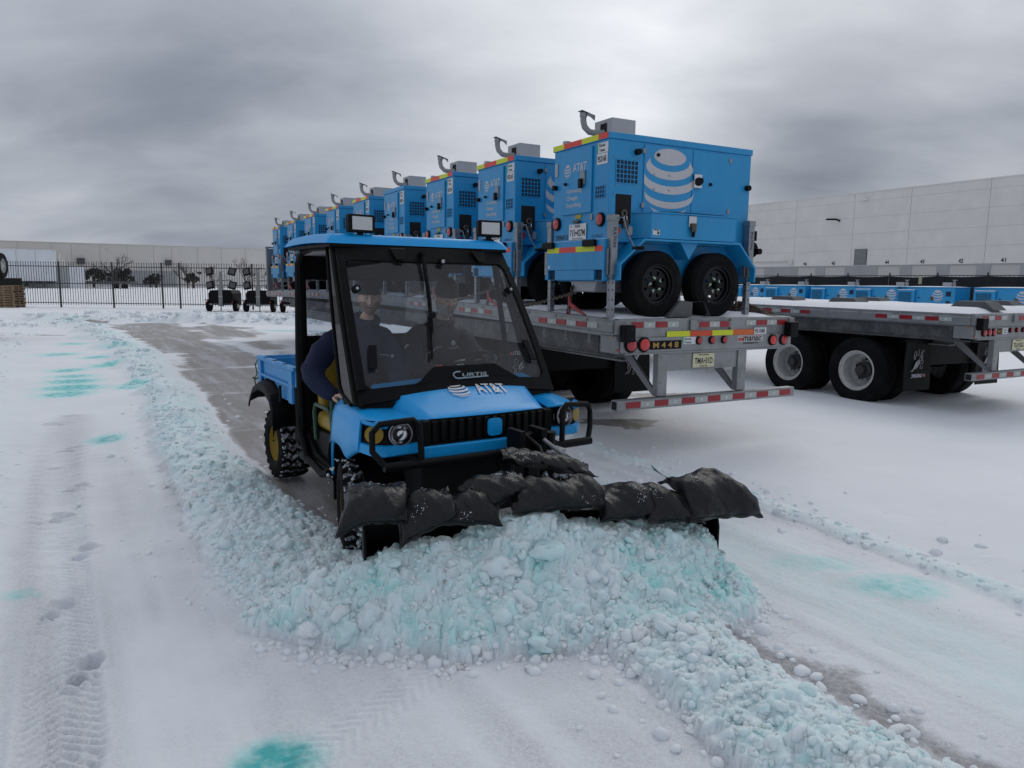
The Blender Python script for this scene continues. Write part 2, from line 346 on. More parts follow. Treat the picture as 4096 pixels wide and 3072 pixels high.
# ---------------------------------------------------------------- ground: snow, ice, wet concrete
_TAB = np.random.default_rng(5).random(65536).astype(np.float32)
def vnoise(x, y, seed=0):
    x0 = np.floor(x); y0 = np.floor(y); xf = (x-x0).astype(np.float32); yf = (y-y0).astype(np.float32); xi = x0.astype(np.int32); yi = y0.astype(np.int32)
    xf = xf*xf*(3-2*xf); yf = yf*yf*(3-2*yf); k = (xi*7919+yi*104729+seed*1301); m = np.int32(65535)
    def h(d): q = k+np.int32(d); return _TAB[(q ^ (q >> 9)) & m]
    a = h(0); c = h(104729)
    return (a+(h(7919)-a)*xf)*(1-yf)+(c+(h(7919+104729)-c)*xf)*yf
def fbm(x, y, o=4, seed=0, g=.5):
    a = 1.0; s = 0; t = 0
    for k in range(o): s = s+a*(vnoise(x*2**k+k*17.3, y*2**k-k*9.1, seed+k)-.5); t += a; a *= g
    return s/t*2
def sst(a, b, x): t = np.clip((x-a)/(b-a), 0, 1); return t*t*(3-2*t)
def pldist(x, y, pts):
    """distance to a polyline, side sign, and param value (3rd column interpolated)"""
    best = np.full(x.shape, 1e9); val = np.zeros(x.shape); sg = np.zeros(x.shape); al = np.zeros(x.shape); acc = 0
    for (p, q) in zip(pts[:-1], pts[1:]):
        dx, dy = q[0]-p[0], q[1]-p[1]; L2 = dx*dx+dy*dy; t = np.clip(((x-p[0])*dx+(y-p[1])*dy)/L2, 0, 1)
        d = np.hypot(x-p[0]-t*dx, y-p[1]-t*dy); m = d < best; best = np.where(m, d, best)
        sg = np.where(m, np.sign(dx*(y-p[1])-dy*(x-p[0])), sg); al = np.where(m, acc+t*math.sqrt(L2), al)
        if len(p) > 2: val = np.where(m, p[2]+(q[2]-p[2])*t, val)
        acc += math.sqrt(L2)
    return best, sg, val, al
PL = np.array([-0.78, 3.77]); PD = np.array([0.968, 0.254]); PN = np.array([0.254, -0.968])
WL = [(-22, 33.5, .6), (-15.1, 26.6, .6), (-9.2, 18.0, .50), (-5.1, 11.0, .42), (-3.5, 7.9, .40), (-2.3, 5.9, .42), (-1.66, 4.9, .50), (-1.16, 4.2, .50), (-.80, 3.80, .40)]
WR_ = [(0.70, 3.62, .34), (0.88, 3.3, .34), (1.03, 2.95, .36), (1.2, 2.55, .38), (1.55, 1.9, .4), (2.3, .6, .4)]
RR = [(0.2, 9.6, .16), (.81, 8.14, .15), (1.41, 6.94, .16), (1.99, 6.18, .14), (2.51, 5.15, .13), (2.98, 4.07, .13), (3.6, 2.6, .15)]
LW = [(-1.9, 1.9, .32), (-3.35, 4.1, .32), (-5.3, 7.2, .34), (-9.3, 12.9, .55), (-14.5, 20.8, .7)]
DYE = [(-0.88, 2.58, .24, .17, 1), (-4.53, 8.08, .22, .36, .85), (-6.9, 11.3, .50, .50, .8), (-7.2, 12.0, .55, .52, .85), (-7.6, 12.7, .52, .5, .85), (-8.0, 13.4, .48, .5, .8), (-8.6, 14.2, .45, .5, .8), (-10.6, 17.2, .6, .6, .8), (-6.3, 12.2, .34, .5, .75),
       (-8.33, 15.1, .40, .6, .8), (-9.4, 16.6, .45, .5, .8), (-11.9, 19.9, .45, .5, .8), (-9.9, 18.6, .45, .3, .8), (-12.6, 21.6, .4, .3, .7), (1.96, 4.64, .45, .2, .38), (2.32, 4.24, .36, .24, .52),
       (-8.0, 26.2, 2.2, .35, .9), (9.3, 9.4, 2.2, .25, .6), (9.5, 10.4, 2.6, .2, .5), (3.1, 3.6, .5, .25, .4), (-2.8, 4.0, .12, .1, .5)]
TRK = [(-1.55, 2.2), (-1.68, 2.55), (-2.48, 3.9), (-3.3, 5.2), (-4.4, 7.0), (-5.7, 9.4)]
TRK2 = [(-.9, 2.0), (-.75, 2.6), (-.25, 3.35)]
FOOT = [(-1.96, 3.25, 1.05), (-2.48, 3.89, 1.0), (-2.83, 4.74, 1.0), (-3.44, 5.44, 1), (-3.74, 6.22, 1), (-4.32, 6.84, .8), (-4.65, 7.66, .8), (-5.67, 9.06, .8)]
def pile_h(x, y):
    s = (x-PL[0])*PD[0]+(y-PL[1])*PD[1]; n = (x-PL[0])*PN[0]+(y-PL[1])*PN[1]
    nm = np.interp(s, [-.62, -.4, -.1, .44, 1.0, 1.5, 1.76, 2.15, 2.42], [.03, .16, .36, .57, .64, .68, .68, .46, .05]); nm = nm*(1+.10*fbm(s*5, n*5, 3, 5))
    tp = np.interp(s, [-.62, -.3, .1, .6, .85, 1.0, 1.4, 1.8, 2.0, 2.12, 2.35], [.06, .24, .37, .47, .525, .515, .45, .40, .32, .14, 0])
    tp = tp*(1+.14*fbm(s*4+3, n*3, 3, 9))
    u = np.clip(n/nm, -1, 1); prof = np.where(n >= 0, np.minimum(np.clip(1.08*(1-u), 0, 1), .93)**.95, np.clip(1+n/.16, 0, 1)**.8)
    return np.where((s > -.62) & (s < 2.45), tp*prof, 0), s, n
def terrain(x, y):
    """height, bare concrete 0..1, slush dye 0..1, lump weight, dirty ice 0..1"""
    far = sst(48, 76, y)*sst(6, -4, x)*.6
    h = .012*fbm(x*.9, y*.9, 3, 1)+.05*fbm(x*.06, y*.06, 2, 2)*sst(10, 40, y)
    h = h+(.0035*fbm(x*11, y*11, 4, 3)+.0030*fbm(x*38, y*38, 3, 4))*sst(25, 8, y)
    d1, s1, w1, _ = pldist(x, y, WL); wob = 1+.22*fbm(x*1.7, y*1.7, 3, 21); r1 = d1/(w1*.92*wob); wl = .098*np.clip(1-r1**2, 0, 1)**.75*(.75+.45*w1)
    d2, s2, w2, _ = pldist(x, y, WR_); r2 = d2/(w2*.88*(1+.18*fbm(x*3, y*3, 3, 22))); wr = .125*np.clip(1-r2**2, 0, 1)**.8
    ph, ps, pn = pile_h(x, y)
    d3, s3, w3, _ = pldist(x, y, RR); rr = .045*np.clip(1-(d3/(w3*(1+.4*fbm(x*5, y*5, 3, 23))))**2, 0, 1)
    d4, s4, w4, _ = pldist(x, y, LW); lw = .05*np.clip(1-(d4/(w4*(1+.4*fbm(x*3, y*3, 3, 24))))**2, 0, 1)
    # far ridges left by other ploughing
    fr = np.zeros(x.shape)
    for (yy, hh, ww, x0, x1, sl) in ((31.2, .24, 1.3, -60, 4, .05), (27.6, .16, .8, -60, -15, .1), (34.0, .18, .8, -60, 10, 0.03), (24.6, .10, .6, -6, 4, -.12), (22.8, .10, .5, -30, -14, .1), (18.6, .08, .5, -5, 2, -.35)):
        yc = yy+sl*(x+10)+1.1*fbm(x*.13, yy+0*x, 3, 31); fr = np.maximum(fr, hh*np.clip(1-((y-yc)/ww)**2, 0, 1)*sst(x0-1, x0, x)*sst(x1, x1-3, x)*(.6+.8*vnoise(x*.7, y*.7, 8)))
    lump = np.maximum.reduce([np.clip(wl/.05, 0, 1), np.clip(wr/.05, 0, 1), np.clip(ph/.04, 0, 1), .75*np.clip(rr/.03, 0, 1), .35*np.clip(lw/.03, 0, 1), np.clip(fr/.08, 0, 1)])
    hh = np.maximum.reduce([wl, wr, ph, rr, lw, fr])
    # deep untouched snow right of the thin ridge
    side = np.where(s3 > 0, 1, -1); un = sst(0.0, .5, d3*side)*sst(3, 4.2, x+.45*y)
    h = h+.05*un*(x > -1)
    # bare wet path behind and under the vehicle
    d5, s5, _, _ = pldist(x, y, [(p[0], p[1]) for p in WL]); inside = sst(.30, .55, d5)*(s5 > 0)
    wpath = np.interp(y, [3.5, 6, 8, 11, 15, 21, 27, 31, 34], [1.6, 2.0, 1.9, 2.1, 2.7, 3.6, 4.6, 4.0, 2]); bare = inside*(1-sst(wpath*.85, wpath*1.25, d5+.5*fbm(x*.8, y*.8, 3, 41)))
    streak = .5+.5*fbm(x*.22+y*.12, y*1.6-x*.8, 5, 42)*1.6; bare = bare*np.clip(.42+.90*streak, 0, 1)*sst(36, 31, y)
    bare = bare*(1-.60*sst(.05, .45, fbm((x*.85+y*.52)*2.2+3, (-x*.52+y*.85)*.22, 5, 44)))
    ap = np.hypot((x-1.35), (y-9.2)/.55); bare = np.maximum(bare, sst(.75, .35, ap+.35*fbm(x*3, y*5, 4, 43)))
    for (bx, by, brx, bry) in ((-13.5, 27.2, 4.5, .7), (-16.5, 22.8, 3.5, .45), (-3.4, 21.6, 3.2, .7), (2.5, 11.5, 1.5, .6)):
        bare = np.maximum(bare, .9*sst(1, .4, np.hypot((x-bx)/brx, (y-by)/bry)+.4*fbm(x*1.2, y*2.4, 4, 45)))
    dk, _, wk, _ = pldist(x, y, [(1.02, 3.62, .12), (1.22, 3.5, .16), (1.48, 3.18, .20), (1.68, 2.74, .2), (1.9, 2.3, .22), (2.3, 1.5, .22)])
    ice = sst(1.25, .25, dk/wk+.7*fbm(x*6, y*6, 4, 51))*.8
    for i in range(6):
        fx, fy = 1.28+.055*i, 3.72-.10*i+.03*(i % 2); ice = np.maximum(ice, .6*sst(1, .2, np.hypot((x-fx-.11)/.13, (y-fy)/.014)+.3*fbm(x*20, y*20, 2, 52)))
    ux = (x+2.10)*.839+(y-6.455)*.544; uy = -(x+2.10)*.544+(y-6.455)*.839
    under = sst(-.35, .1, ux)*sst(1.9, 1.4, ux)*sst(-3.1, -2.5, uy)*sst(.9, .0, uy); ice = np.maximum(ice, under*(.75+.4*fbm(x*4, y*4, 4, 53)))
    band = sst(.55, .1, np.abs(d3*side+.62))*.42*(x > .3)*sst(9.5, 7.5, y); ice = np.maximum(ice, band*(.7+.6*fbm(x*2, y*5, 4, 54)))
    bare = bare*np.where((pn > -.05)&(y < 5), 0, 1); bare = bare*(1-sst(.005, .03, fr)); calm = 1-np.clip(lump*1.5, 0, 1); bare = bare*calm; ice = ice*calm
    dye = np.zeros(x.shape)
    for (bx, by, rx, ry, a) in DYE:
        rr_ = np.hypot((x-bx)/rx, (y-by)/ry)
        dye = np.maximum(dye, a*sst(1.15, .35, rr_+.38*fbm(x*2.2/rx*.3, y*2.2/rx*.3, 4, 61)))
    dye = np.maximum(dye, lump*np.where(fr > .03, .15, 1)*np.clip(.27+.22*fbm(x*2.3, y*2.3, 4, 62)+.18*fbm(x*9, y*9, 3, 63), .06, .40)*np.where(ph > .02, 1.15, .62))
    dye = np.maximum(dye, .16*sst(.55, .1, np.abs(d3*side+.9))*(x > .5)*sst(8, 6, y))
    # tyre tread track: herringbone bars; boot prints
    dt, st_, _, at = pldist(x, y, TRK); bars = np.sin((at+dt*.9+.02*fbm(x*9, y*9, 3, 74))*2*math.pi/.062)*np.clip(.75+.8*fbm(x*5, y*5, 3, 75), .1, 1.3); tw = sst(.16, .13, dt)
    h = h-.014*tw+.008*tw*bars*sst(12, 4, y)*(.5+1.0*np.abs(np.sin(dt*38)))+.012*np.exp(-((dt-.17)/.02)**2)
    dt, st_, _, at = pldist(x, y, TRK2); tw = sst(.11, .09, dt); h = h-.006*tw+.004*tw*np.sin((at+dt*.9)*2*math.pi/.06)
    for yy, sl in ((0, 0), (.34, .02)):
        gd, _, _, _ = pldist(x, y, [(-.6+yy, 2.0), (-1.5+yy, 3.6), (-3.2+yy, 6.8)]); h = h-.006*np.exp(-(gd/.05)**2)
    for (fx, fy, q) in FOOT:
        for (ox, oy, rx, ry) in ((0, 0, .055, .085), (.015, -.15, .045, .045)):
            c, s_ = .83, .56; a = (x-fx-ox)*c+(y-fy-oy)*s_; b = -(x-fx-ox)*s_+(y-fy-oy)*c
            rr_ = np.hypot(a/rx, b/ry)/q**.4; h = h-.055*q*sst(1.1, .75, rr_)+.018*q*np.exp(-((rr_-1.25)/.2)**2); ice = np.maximum(ice, .45*sst(1.0, .5, rr_))
            bare = np.maximum(bare, (q > 1.02)*.9*sst(.6, .2, rr_)*(oy < 0))
    tex = .030*fbm(x*7, y*7, 3, 70)+.022*fbm(x*16, y*16, 3, 71)+.009*fbm(x*45, y*45, 2, 72)
    h = h+hh+lump*tex*np.clip(hh/.06, .3, 1.2)+far-.012*bare-.006*ice
    sl = sst(.25, -.1, d3*side)*sst(11, 6, y)*(.35+.5*fbm(x*.7+1, y*.5, 4, 57)+.25*fbm(x*4, y*4, 3, 58))*(x > -30); sl = np.maximum(sl, .5*sst(.3, .1, np.abs(pldist(x, y, TRK)[0]-.05)))
    ra, rb_ = x*.85+y*.52, -x*.52+y*.85; sl = sl*np.clip(.75+.9*fbm(ra*7, rb_*.35, 4, 59), .15, 1.5)
    global SL; SL = np.clip(sl, 0, 1)*(1-np.clip(lump*2, 0, 1))
    return h, bare, dye, lump, ice
def axis_pts(f0, f1, st, lo, hi, g):
    a = list(np.arange(f0, f1, st)); s = st; v = a[-1]
    while v < hi: s *= g; v += s; a.append(v)
    s = st; v = f0; b = []
    while v > lo: s *= g; v -= s; b.append(v)
    return np.array(b[::-1]+a)
gx = axis_pts(-1.9, 2.15, .0095, -160, 220, 1.036); gy = axis_pts(2.50, 4.5, .0085, -40, 320, 1.0155)
X, Y = np.meshgrid(gx, gy, indexing='ij'); Hh, Bare, Dye, Lump, Ice = terrain(X, Y); Slush = SL
def stamp(n, x0, x1, y0, y1, rf, sink, seed):
    """press rounded clods into the height field wherever snow was ploughed up"""
    rg = np.random.default_rng(seed); px_ = rg.uniform(x0, x1, n); py_ = rg.uniform(y0, y1, n); i_ = np.searchsorted(gx, px_); j_ = np.searchsorted(gy, py_)
    keep = rg.uniform(0, 1, n) < Lump[i_, j_]*1.1; px_, py_, i_, j_ = px_[keep], py_[keep], i_[keep], j_[keep]; rad = rf(rg, px_, py_); lm = np.clip(Lump[i_, j_], .12, 1); rad = rad*(.35+.65*lm); base_ = Hs[i_, j_]
    for k in range(len(px_)):
        r_ = rad[k]; a0, a1 = np.searchsorted(gx, (px_[k]-r_, px_[k]+r_)); b0, b1 = np.searchsorted(gy, (py_[k]-r_, py_[k]+r_))
        if a1 <= a0 or b1 <= b0: continue
        ex = rg.uniform(.75, 1.25); th = rg.uniform(0, 3.14); c_, s_ = math.cos(th), math.sin(th)
        dx = gx[a0:a1][:, None]-px_[k]; dy_ = gy[b0:b1][None]-py_[k]; wx_ = NX[a0:a1, b0:b1]*(r_/.02)**.6; wy_ = NY[a0:a1, b0:b1]*(r_/.02)**.6; dx = dx+wx_; dy_ = dy_+wy_; u_ = (dx*c_+dy_*s_)*ex; v_ = (-dx*s_+dy_*c_)/ex
        q = r_*r_-u_*u_-v_*v_; z_ = base_[k]+rg.uniform(-sink, .15)*r_+np.sqrt(np.maximum(q, 0))*.68+rg.uniform(-.25, .25)*dx+rg.uniform(-.25, .25)*dy_
        cur = Hh[a0:a1, b0:b1]; m_ = (q > 0) & (z_ > cur); cur[m_] = z_[m_]
        dk_ = Dye[i_[k], j_[k]]*(.45+.95*((k*37) % 11)/11); Dd = Dye[a0:a1, b0:b1]; Dd[m_] = np.clip(.4*Dd[m_]+.6*dk_+.03, 0, .6)
Hs = Hh.copy(); NX = (.016*fbm(X*24, Y*24, 2, 95)+.010*fbm(X*70, Y*70, 2, 96)).astype(np.float32); NY = (.016*fbm(X*24+9, Y*24-4, 2, 97)+.010*fbm(X*70-3, Y*70+8, 2, 98)).astype(np.float32)
stamp(1500, -2.1, 2.3, 2.4, 4.7, lambda g_, a, b: g_.uniform(.028, .06, len(a)), .85, 1); Hs = .5*Hs+.5*Hh
stamp(16000, -2.1, 2.3, 2.4, 4.7, lambda g_, a, b: g_.gamma(3, .0055, len(a))+.010, .6, 2); Hs = .6*Hs+.4*Hh
stamp(26000, -2.1, 2.3, 2.4, 4.7, lambda g_, a, b: g_.uniform(.009, .017, len(a)), .3, 3)
stamp(14000, -5.4, -1.1, 4.3, 10, lambda g_, a, b: (g_.gamma(3, .0052, len(a))+.014)*(1+.06*(b-4)), .5, 4)
stamp(12000, -20, 8, 9.5, 36, lambda g_, a, b: (g_.gamma(3, .012, len(a))+.03)*(1+.05*(b-9)), .5, 5)
fine_ = (.0030*fbm(X*60, Y*60, 3, 91)+.004*fbm(X*27, Y*27, 3, 92)*np.clip(Lump, 0, 1))*np.clip(Lump*2, .25, 1)*((X > -3) & (X < 3.2) & (Y > 2) & (Y < 6)); Hh = Hh+fine_

def grid_mesh(name, X, Y, Z, attrs, m):
    nx, ny = X.shape; co = np.stack([X, Y, Z], -1).reshape(-1, 3).astype(np.float32)
    idx = np.arange(nx*ny).reshape(nx, ny); q = np.stack([idx[:-1, :-1], idx[1:, :-1], idx[1:, 1:], idx[:-1, 1:]], -1).reshape(-1, 4)
    me = bpy.data.meshes.new(name); me.vertices.add(nx*ny); me.vertices.foreach_set('co', co.ravel()); me.loops.add(q.size); me.loops.foreach_set('vertex_index', q.ravel().astype(np.int32))
    me.polygons.add(len(q)); me.polygons.foreach_set('loop_start', np.arange(0, q.size, 4, dtype=np.int32)); me.polygons.foreach_set('loop_total', np.full(len(q), 4, np.int32))
    me.update(calc_edges=True); me.shade_smooth()
    for k, a in attrs.items():
        at = me.attributes.new(k, 'FLOAT', 'POINT'); at.data.foreach_set('value', a.reshape(-1).astype(np.float32))
    me.materials.append(m); o = bpy.data.objects.new(name, me); COL.objects.link(o); return o
SSS = 0.7
def snow_material(name, chunk=False):
    m = bpy.data.materials.new(name); m.use_nodes = True; t = m.node_tree; b = t.nodes['Principled BSDF']
    def nz(s, d=5, r_=.6, stretch=None):
        v = tcn.outputs['Object']
        if stretch: mp = t.nodes.new('ShaderNodeMapping'); mp.inputs['Scale'].default_value = stretch; t.links.new(v, mp.inputs[0]); v = mp.outputs[0]
        n = t.nodes.new('ShaderNodeTexNoise'); n.inputs['Scale'].default_value = s; n.inputs['Detail'].default_value = d; n.inputs['Roughness'].default_value = r_; t.links.new(v, n.inputs['Vector']); return n.outputs['Fac']
    def mth(op, a, b_=None, clamp=False):
        n = t.nodes.new('ShaderNodeMath'); n.operation = op; n.use_clamp = clamp
        for i, v in enumerate((a, b_)):
            if v is None: continue
            if hasattr(v, 'links'): t.links.new(v, n.inputs[i])
            else: n.inputs[i].default_value = v
        return n.outputs[0]
    def mix(f, a, c):
        n = t.nodes.new('ShaderNodeMixRGB')
        for i, v in enumerate((f, a, c)):
            if hasattr(v, 'links'): t.links.new(v, n.inputs[i])
            elif i == 0: n.inputs[0].default_value = v
            else: n.inputs[i].default_value = (*v, 1)
        return n.outputs[0]
    def mr(v, a, b_, c=0, d=1):
        n = t.nodes.new('ShaderNodeMapRange'); t.links.new(v, n.inputs[0]); n.inputs[1].default_value = a; n.inputs[2].default_value = b_; n.inputs[3].default_value = c; n.inputs[4].default_value = d; return n.outputs[0]
    def att(nm):
        n = t.nodes.new('ShaderNodeAttribute'); n.attribute_name = nm; return n.outputs['Fac']
    tcn = t.nodes.new('ShaderNodeTexCoord')
    white = mix(mr(nz(.7, 4), .35, .65), (.80, .82, .86), (.86, .88, .92))
    white = mix(mr(nz(95, 3, .7), .62, .78, 0, .05 if chunk else .35), white, (.42, .44, .5))
    dye = att('dye')
    pat = mth('MULTIPLY', dye, mr(nz(9, 4), .3, .7, .55, 1.35), True)
    pale = mix(mth('MULTIPLY', pat, 1.9, True), white, (.56, .85, .85) if chunk else (.54, .84, .84))
    col = mix(mr(pat, .45, 1.0), pale, (.05, .50, .50))
    if not chunk:
        sl = mth('MULTIPLY', att('slush'), mr(nz(70, 6, .8), .35, .65, .25, 1.3)); col = mix(mth('MULTIPLY', sl, .95, True), col, (.33, .335, .36))
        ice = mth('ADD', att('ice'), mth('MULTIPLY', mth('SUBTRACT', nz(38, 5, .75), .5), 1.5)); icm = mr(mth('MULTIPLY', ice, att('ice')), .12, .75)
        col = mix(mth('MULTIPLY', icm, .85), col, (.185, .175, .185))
        bn = att('bare'); bm = mth('ADD', bn, mth('MULTIPLY', mth('SUBTRACT', nz(2.2, 7, .7, (1, 1.8, 1)), .5), .9)); bmk = mr(mth('MULTIPLY', bm, mr(bn, 0, .15)), .40, .62)
        conc = mix(nz(1.1, 6, .6), (.19, .165, .145), (.38, .35, .325)); conc = mix(mr(nz(45, 4), .5, .7, 0, .5), conc, (.36, .35, .35))
        mpf = t.nodes.new('ShaderNodeMapping'); mpf.vector_type = 'TEXTURE'; mpf.inputs['Rotation'].default_value = (0, 0, R(31)); mpf.inputs['Scale'].default_value = (.30, 3.2, 1); t.links.new(tcn.outputs['Object'], mpf.inputs[0])
        nf = t.nodes.new('ShaderNodeTexNoise'); nf.inputs['Scale'].default_value = 1.0; nf.inputs['Detail'].default_value = 9; nf.inputs['Roughness'].default_value = .72; t.links.new(mpf.outputs[0], nf.inputs['Vector'])
        conc = mix(mr(nf.outputs['Fac'], .47, .66, 0, .75), conc, (.58, .59, .63))
        br = t.nodes.new('ShaderNodeTexBrick'); br.inputs['Scale'].default_value = 1; br.inputs['Brick Width'].default_value = 4.6; br.inputs['Row Height'].default_value = 4.6; br.inputs['Mortar Size'].default_value = .02; br.offset = 0
        mp = t.nodes.new('ShaderNodeMapping'); mp.inputs['Rotation'].default_value = (0, 0, R(-28.7)); t.links.new(tcn.outputs['Object'], mp.inputs[0]); t.links.new(mp.outputs[0], br.inputs[0])
        conc = mix(mth('MULTIPLY', br.outputs['Fac'], .8), conc, (.5, .5, .52))
        col = mix(bmk, col, conc)
        rg = mr(bmk, 0, 1, .75, .38); rn = t.nodes.new('ShaderNodeMixRGB'); t.links.new(icm, rn.inputs[0]); t.links.new(rg, rn.inputs[1]); rn.inputs[2].default_value = (.42, .42, .42, 1)
        t.links.new(rn.outputs[0], b.inputs['Roughness'])
    else: b.inputs['Roughness'].default_value = .65
    t.links.new(col, b.inputs['Base Color']); b.inputs['Specular IOR Level'].default_value = .3
    if SSS: b.inputs['Subsurface Weight'].default_value = SSS; b.inputs['Subsurface Radius'].default_value = (1.0, 1.05, 1.1); b.inputs['Subsurface Scale'].default_value = .018
    bu = t.nodes.new('ShaderNodeBump'); bu.inputs['Strength'].default_value = .55 if chunk else .45; bu.inputs['Distance'].default_value = .008
    t.links.new(mth('ADD', nz(110, 4, .65), mth('MULTIPLY', nz(30, 3, .6), 1.2 if chunk else .9)), bu.inputs['Height']); t.links.new(bu.outputs[0], b.inputs['Normal'])
    return m
M_snow = snow_material('snow_ground'); M_chunk = snow_material('snow_clods', True)
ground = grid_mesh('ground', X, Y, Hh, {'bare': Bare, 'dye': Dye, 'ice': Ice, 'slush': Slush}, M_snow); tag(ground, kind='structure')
def zat(x, y):
    a = np.array([float(x)]); b = np.array([float(y)]); return float(terrain(a, b)[0][0])

# loose clods: irregular lumps scattered over every ploughed ridge
def ico(sub):
    bm = bmesh.new(); bmesh.ops.create_icosphere(bm, subdivisions=sub, radius=1); v = np.array([q.co[:] for q in bm.verts]); f = np.array([[q.index for q in p.verts] for p in bm.faces]); bm.free(); return v, f
def n3d(v, s, seed): return (vnoise(v[:, 0]*s+5, v[:, 1]*s+v[:, 2]*s*1.3+9, seed)+vnoise(v[:, 2]*s+3, v[:, 0]*s*.8-v[:, 1]*s+2, seed+1)+vnoise(v[:, 1]*s-7, v[:, 2]*s+v[:, 0]*s*.6, seed+2)-1.5)
def shapes(sub, k, amp):
    v, f = ico(sub); out = []
    for i in range(k):
        d = 1+amp*n3d(v+i*3.7, 1.4, 10+i)+amp*.55*n3d(v-i*1.9, 3.4, 40+i)
        w_ = v*d[:, None]*np.array([1, rng.uniform(.7, 1), rng.uniform(.6, .95)])
        if i % 9 == 8:
            for _ in range(1):   # broken flat faces
                nrm = rng.normal(size=3); nrm /= np.linalg.norm(nrm); q = w_@nrm; w_ = w_-np.outer(np.maximum(q-.55, 0)*.85, nrm)
        out.append(w_)
    return out, f
def scatter(name, P, rad, sub, k, amp, sink, label, squash=None):
    sh, f = shapes(sub, k, amp); n = len(P); nv = len(sh[0]); V = np.zeros((n, nv, 3), np.float32)
    _, _, dy, _, _ = terrain(P[:, 0], P[:, 1]); hz = Hh[np.clip(np.searchsorted(gx, P[:, 0]), 0, len(gx)-1), np.clip(np.searchsorted(gy, P[:, 1]), 0, len(gy)-1)]-rad*.35
    for i in range(n):
        a = rng.uniform(0, 6.28); t1, t2 = rng.uniform(-.5, .5, 2) if squash is None else rng.uniform(-.35, .35, 2)
        ca, sa = math.cos(a), math.sin(a); Rz = np.array([[ca, -sa, 0], [sa, ca, 0], [0, 0, 1]]); Rx = np.array([[1, 0, 0], [0, math.cos(t1), -math.sin(t1)], [0, math.sin(t1), math.cos(t1)]]); Ry = np.array([[math.cos(t2), 0, math.sin(t2)], [0, 1, 0], [-math.sin(t2), 0, math.cos(t2)]])
        w_ = sh[i % k]*rad[i]
        if squash is not None: w_ = w_*np.array([1.25, .9, squash])
        V[i] = w_@(Rz@Rx@Ry).T+np.array([P[i, 0], P[i, 1], hz[i]+rad[i]*sink])
    F = (f[None]+(np.arange(n)*nv)[:, None, None]).reshape(-1, 3); me = bpy.data.meshes.new(name); me.vertices.add(n*nv); me.vertices.foreach_set('co', V.reshape(-1))
    me.loops.add(F.size); me.loops.foreach_set('vertex_index', F.ravel().astype(np.int32)); me.polygons.add(len(F)); me.polygons.foreach_set('loop_start', np.arange(0, F.size, 3, dtype=np.int32)); me.polygons.foreach_set('loop_total', np.full(len(F), 3, np.int32))
    me.update(calc_edges=True); me.shade_smooth(); at = me.attributes.new('dye', 'FLOAT', 'POINT')
    dd = np.repeat(np.clip(dy*rng.uniform(.5, 1.3, n)+.02, 0, .50), nv); at.data.foreach_set('value', dd.astype(np.float32)); me.materials.append(M_chunk)
    o = bpy.data.objects.new(name, me); COL.objects.link(o); return tag(o, label, kind='stuff')
def sample(n, x0, x1, y0, y1, thr=.25, power=1.0):
    P = np.stack([rng.uniform(x0, x1, n), rng.uniform(y0, y1, n)], -1); L_ = terrain(P[:, 0], P[:, 1])[3]; keep = rng.uniform(0, 1, n) < np.clip((L_-.02)/(1-thr), 0, 1)**power; return P[keep]
P1 = sample(6500, -1.9, 2.3, 2.0, 4.5); r1 = rng.gamma(2.0, .0044, len(P1))+.0055
big = r1 > .017
scatter('snow_clods', P1[~big], r1[~big], 2, 12, .5, .1, 'fine crumbled snow filling the ploughed heap')
P1 = P1[big]; r1 = r1[big]
scatter('snow_clods', P1, r1, 3, 16, .6, .08, 'heap of rounded teal-tinted snow clods pushed up by the plough blade')
P2 = sample(9000, -5.2, -1.1, 3.6, 9.5); r2 = (rng.gamma(2.2, .0048, len(P2))+.006)*(1+.04*(P2[:, 1]-4))
big = r2 > .024
scatter('snow_clods', P2[~big], r2[~big], 2, 10, .3, .15, 'fine crumbled snow along the left windrow')
P2 = P2[big]; r2 = r2[big]
scatter('snow_clods', P2, r2, 2, 12, .42, .12, 'long windrow of snow clods beside the cleared path')
P3 = sample(60000, -20, 6, 9.0, 36, .25, 1.0); r3 = (rng.gamma(2.0, .005, len(P3))+.008)*(1+.12*(P3[:, 1]-8)); kp = rng.uniform(0, 1, len(P3)) < 14.0/np.maximum(P3[:, 1], 14); P3 = P3[kp]; r3 = r3[kp]; 0
scatter('snow_clods', P3, r3, 1, 10, .3, .1, 'distant broken snow ridges left by ploughing')
P4 = sample(5000, .2, 3.6, 2.4, 9.6, .1); P4 = P4[(P4[:, 0]*1.0+.42*P4[:, 1] > 3.35)]; r4 = rng.gamma(2.4, .0055, len(P4))+.006
scatter('snow_clods', P4, r4, 2, 8, .3, .1, 'thin ridge of crumbled snow at the edge of the untouched snow')
# stray crumbs and big broken slabs
ds = []
for (line, wd, n) in ((WL, .85, 500), (WR_, .62, 420), (RR, .5, 200)):
    for _ in range(n):
        t = rng.uniform(0, len(line)-1.001); i = int(t); q = t-i; p0, p1 = line[i], line[i+1]; cx, cy = p0[0]+(p1[0]-p0[0])*q, p0[1]+(p1[1]-p0[1])*q
        if cy < 14: ds.append((cx+rng.normal()*wd*.55, cy+rng.normal()*wd*.4))
for _ in range(260):
    s_ = rng.uniform(-.55, 2.3); n_ = np.interp(s_, [-.75, -.4, -.1, .44, 1.0, 1.5, 1.76, 2.15, 2.42], [.08, .25, .42, .58, .64, .68, .68, .46, .05])+rng.normal()*.035+max(0, rng.normal())*.07; q_ = PL+PD*s_+PN*n_; ds.append((q_[0], q_[1]))
P5 = np.array(ds); r5 = np.minimum(rng.gamma(2.0, .0060, len(P5))+.005, .045); scatter('snow_crumbs', P5, r5, 2, 8, .3, .35, 'loose snowballs lying beside the ploughed ridges')
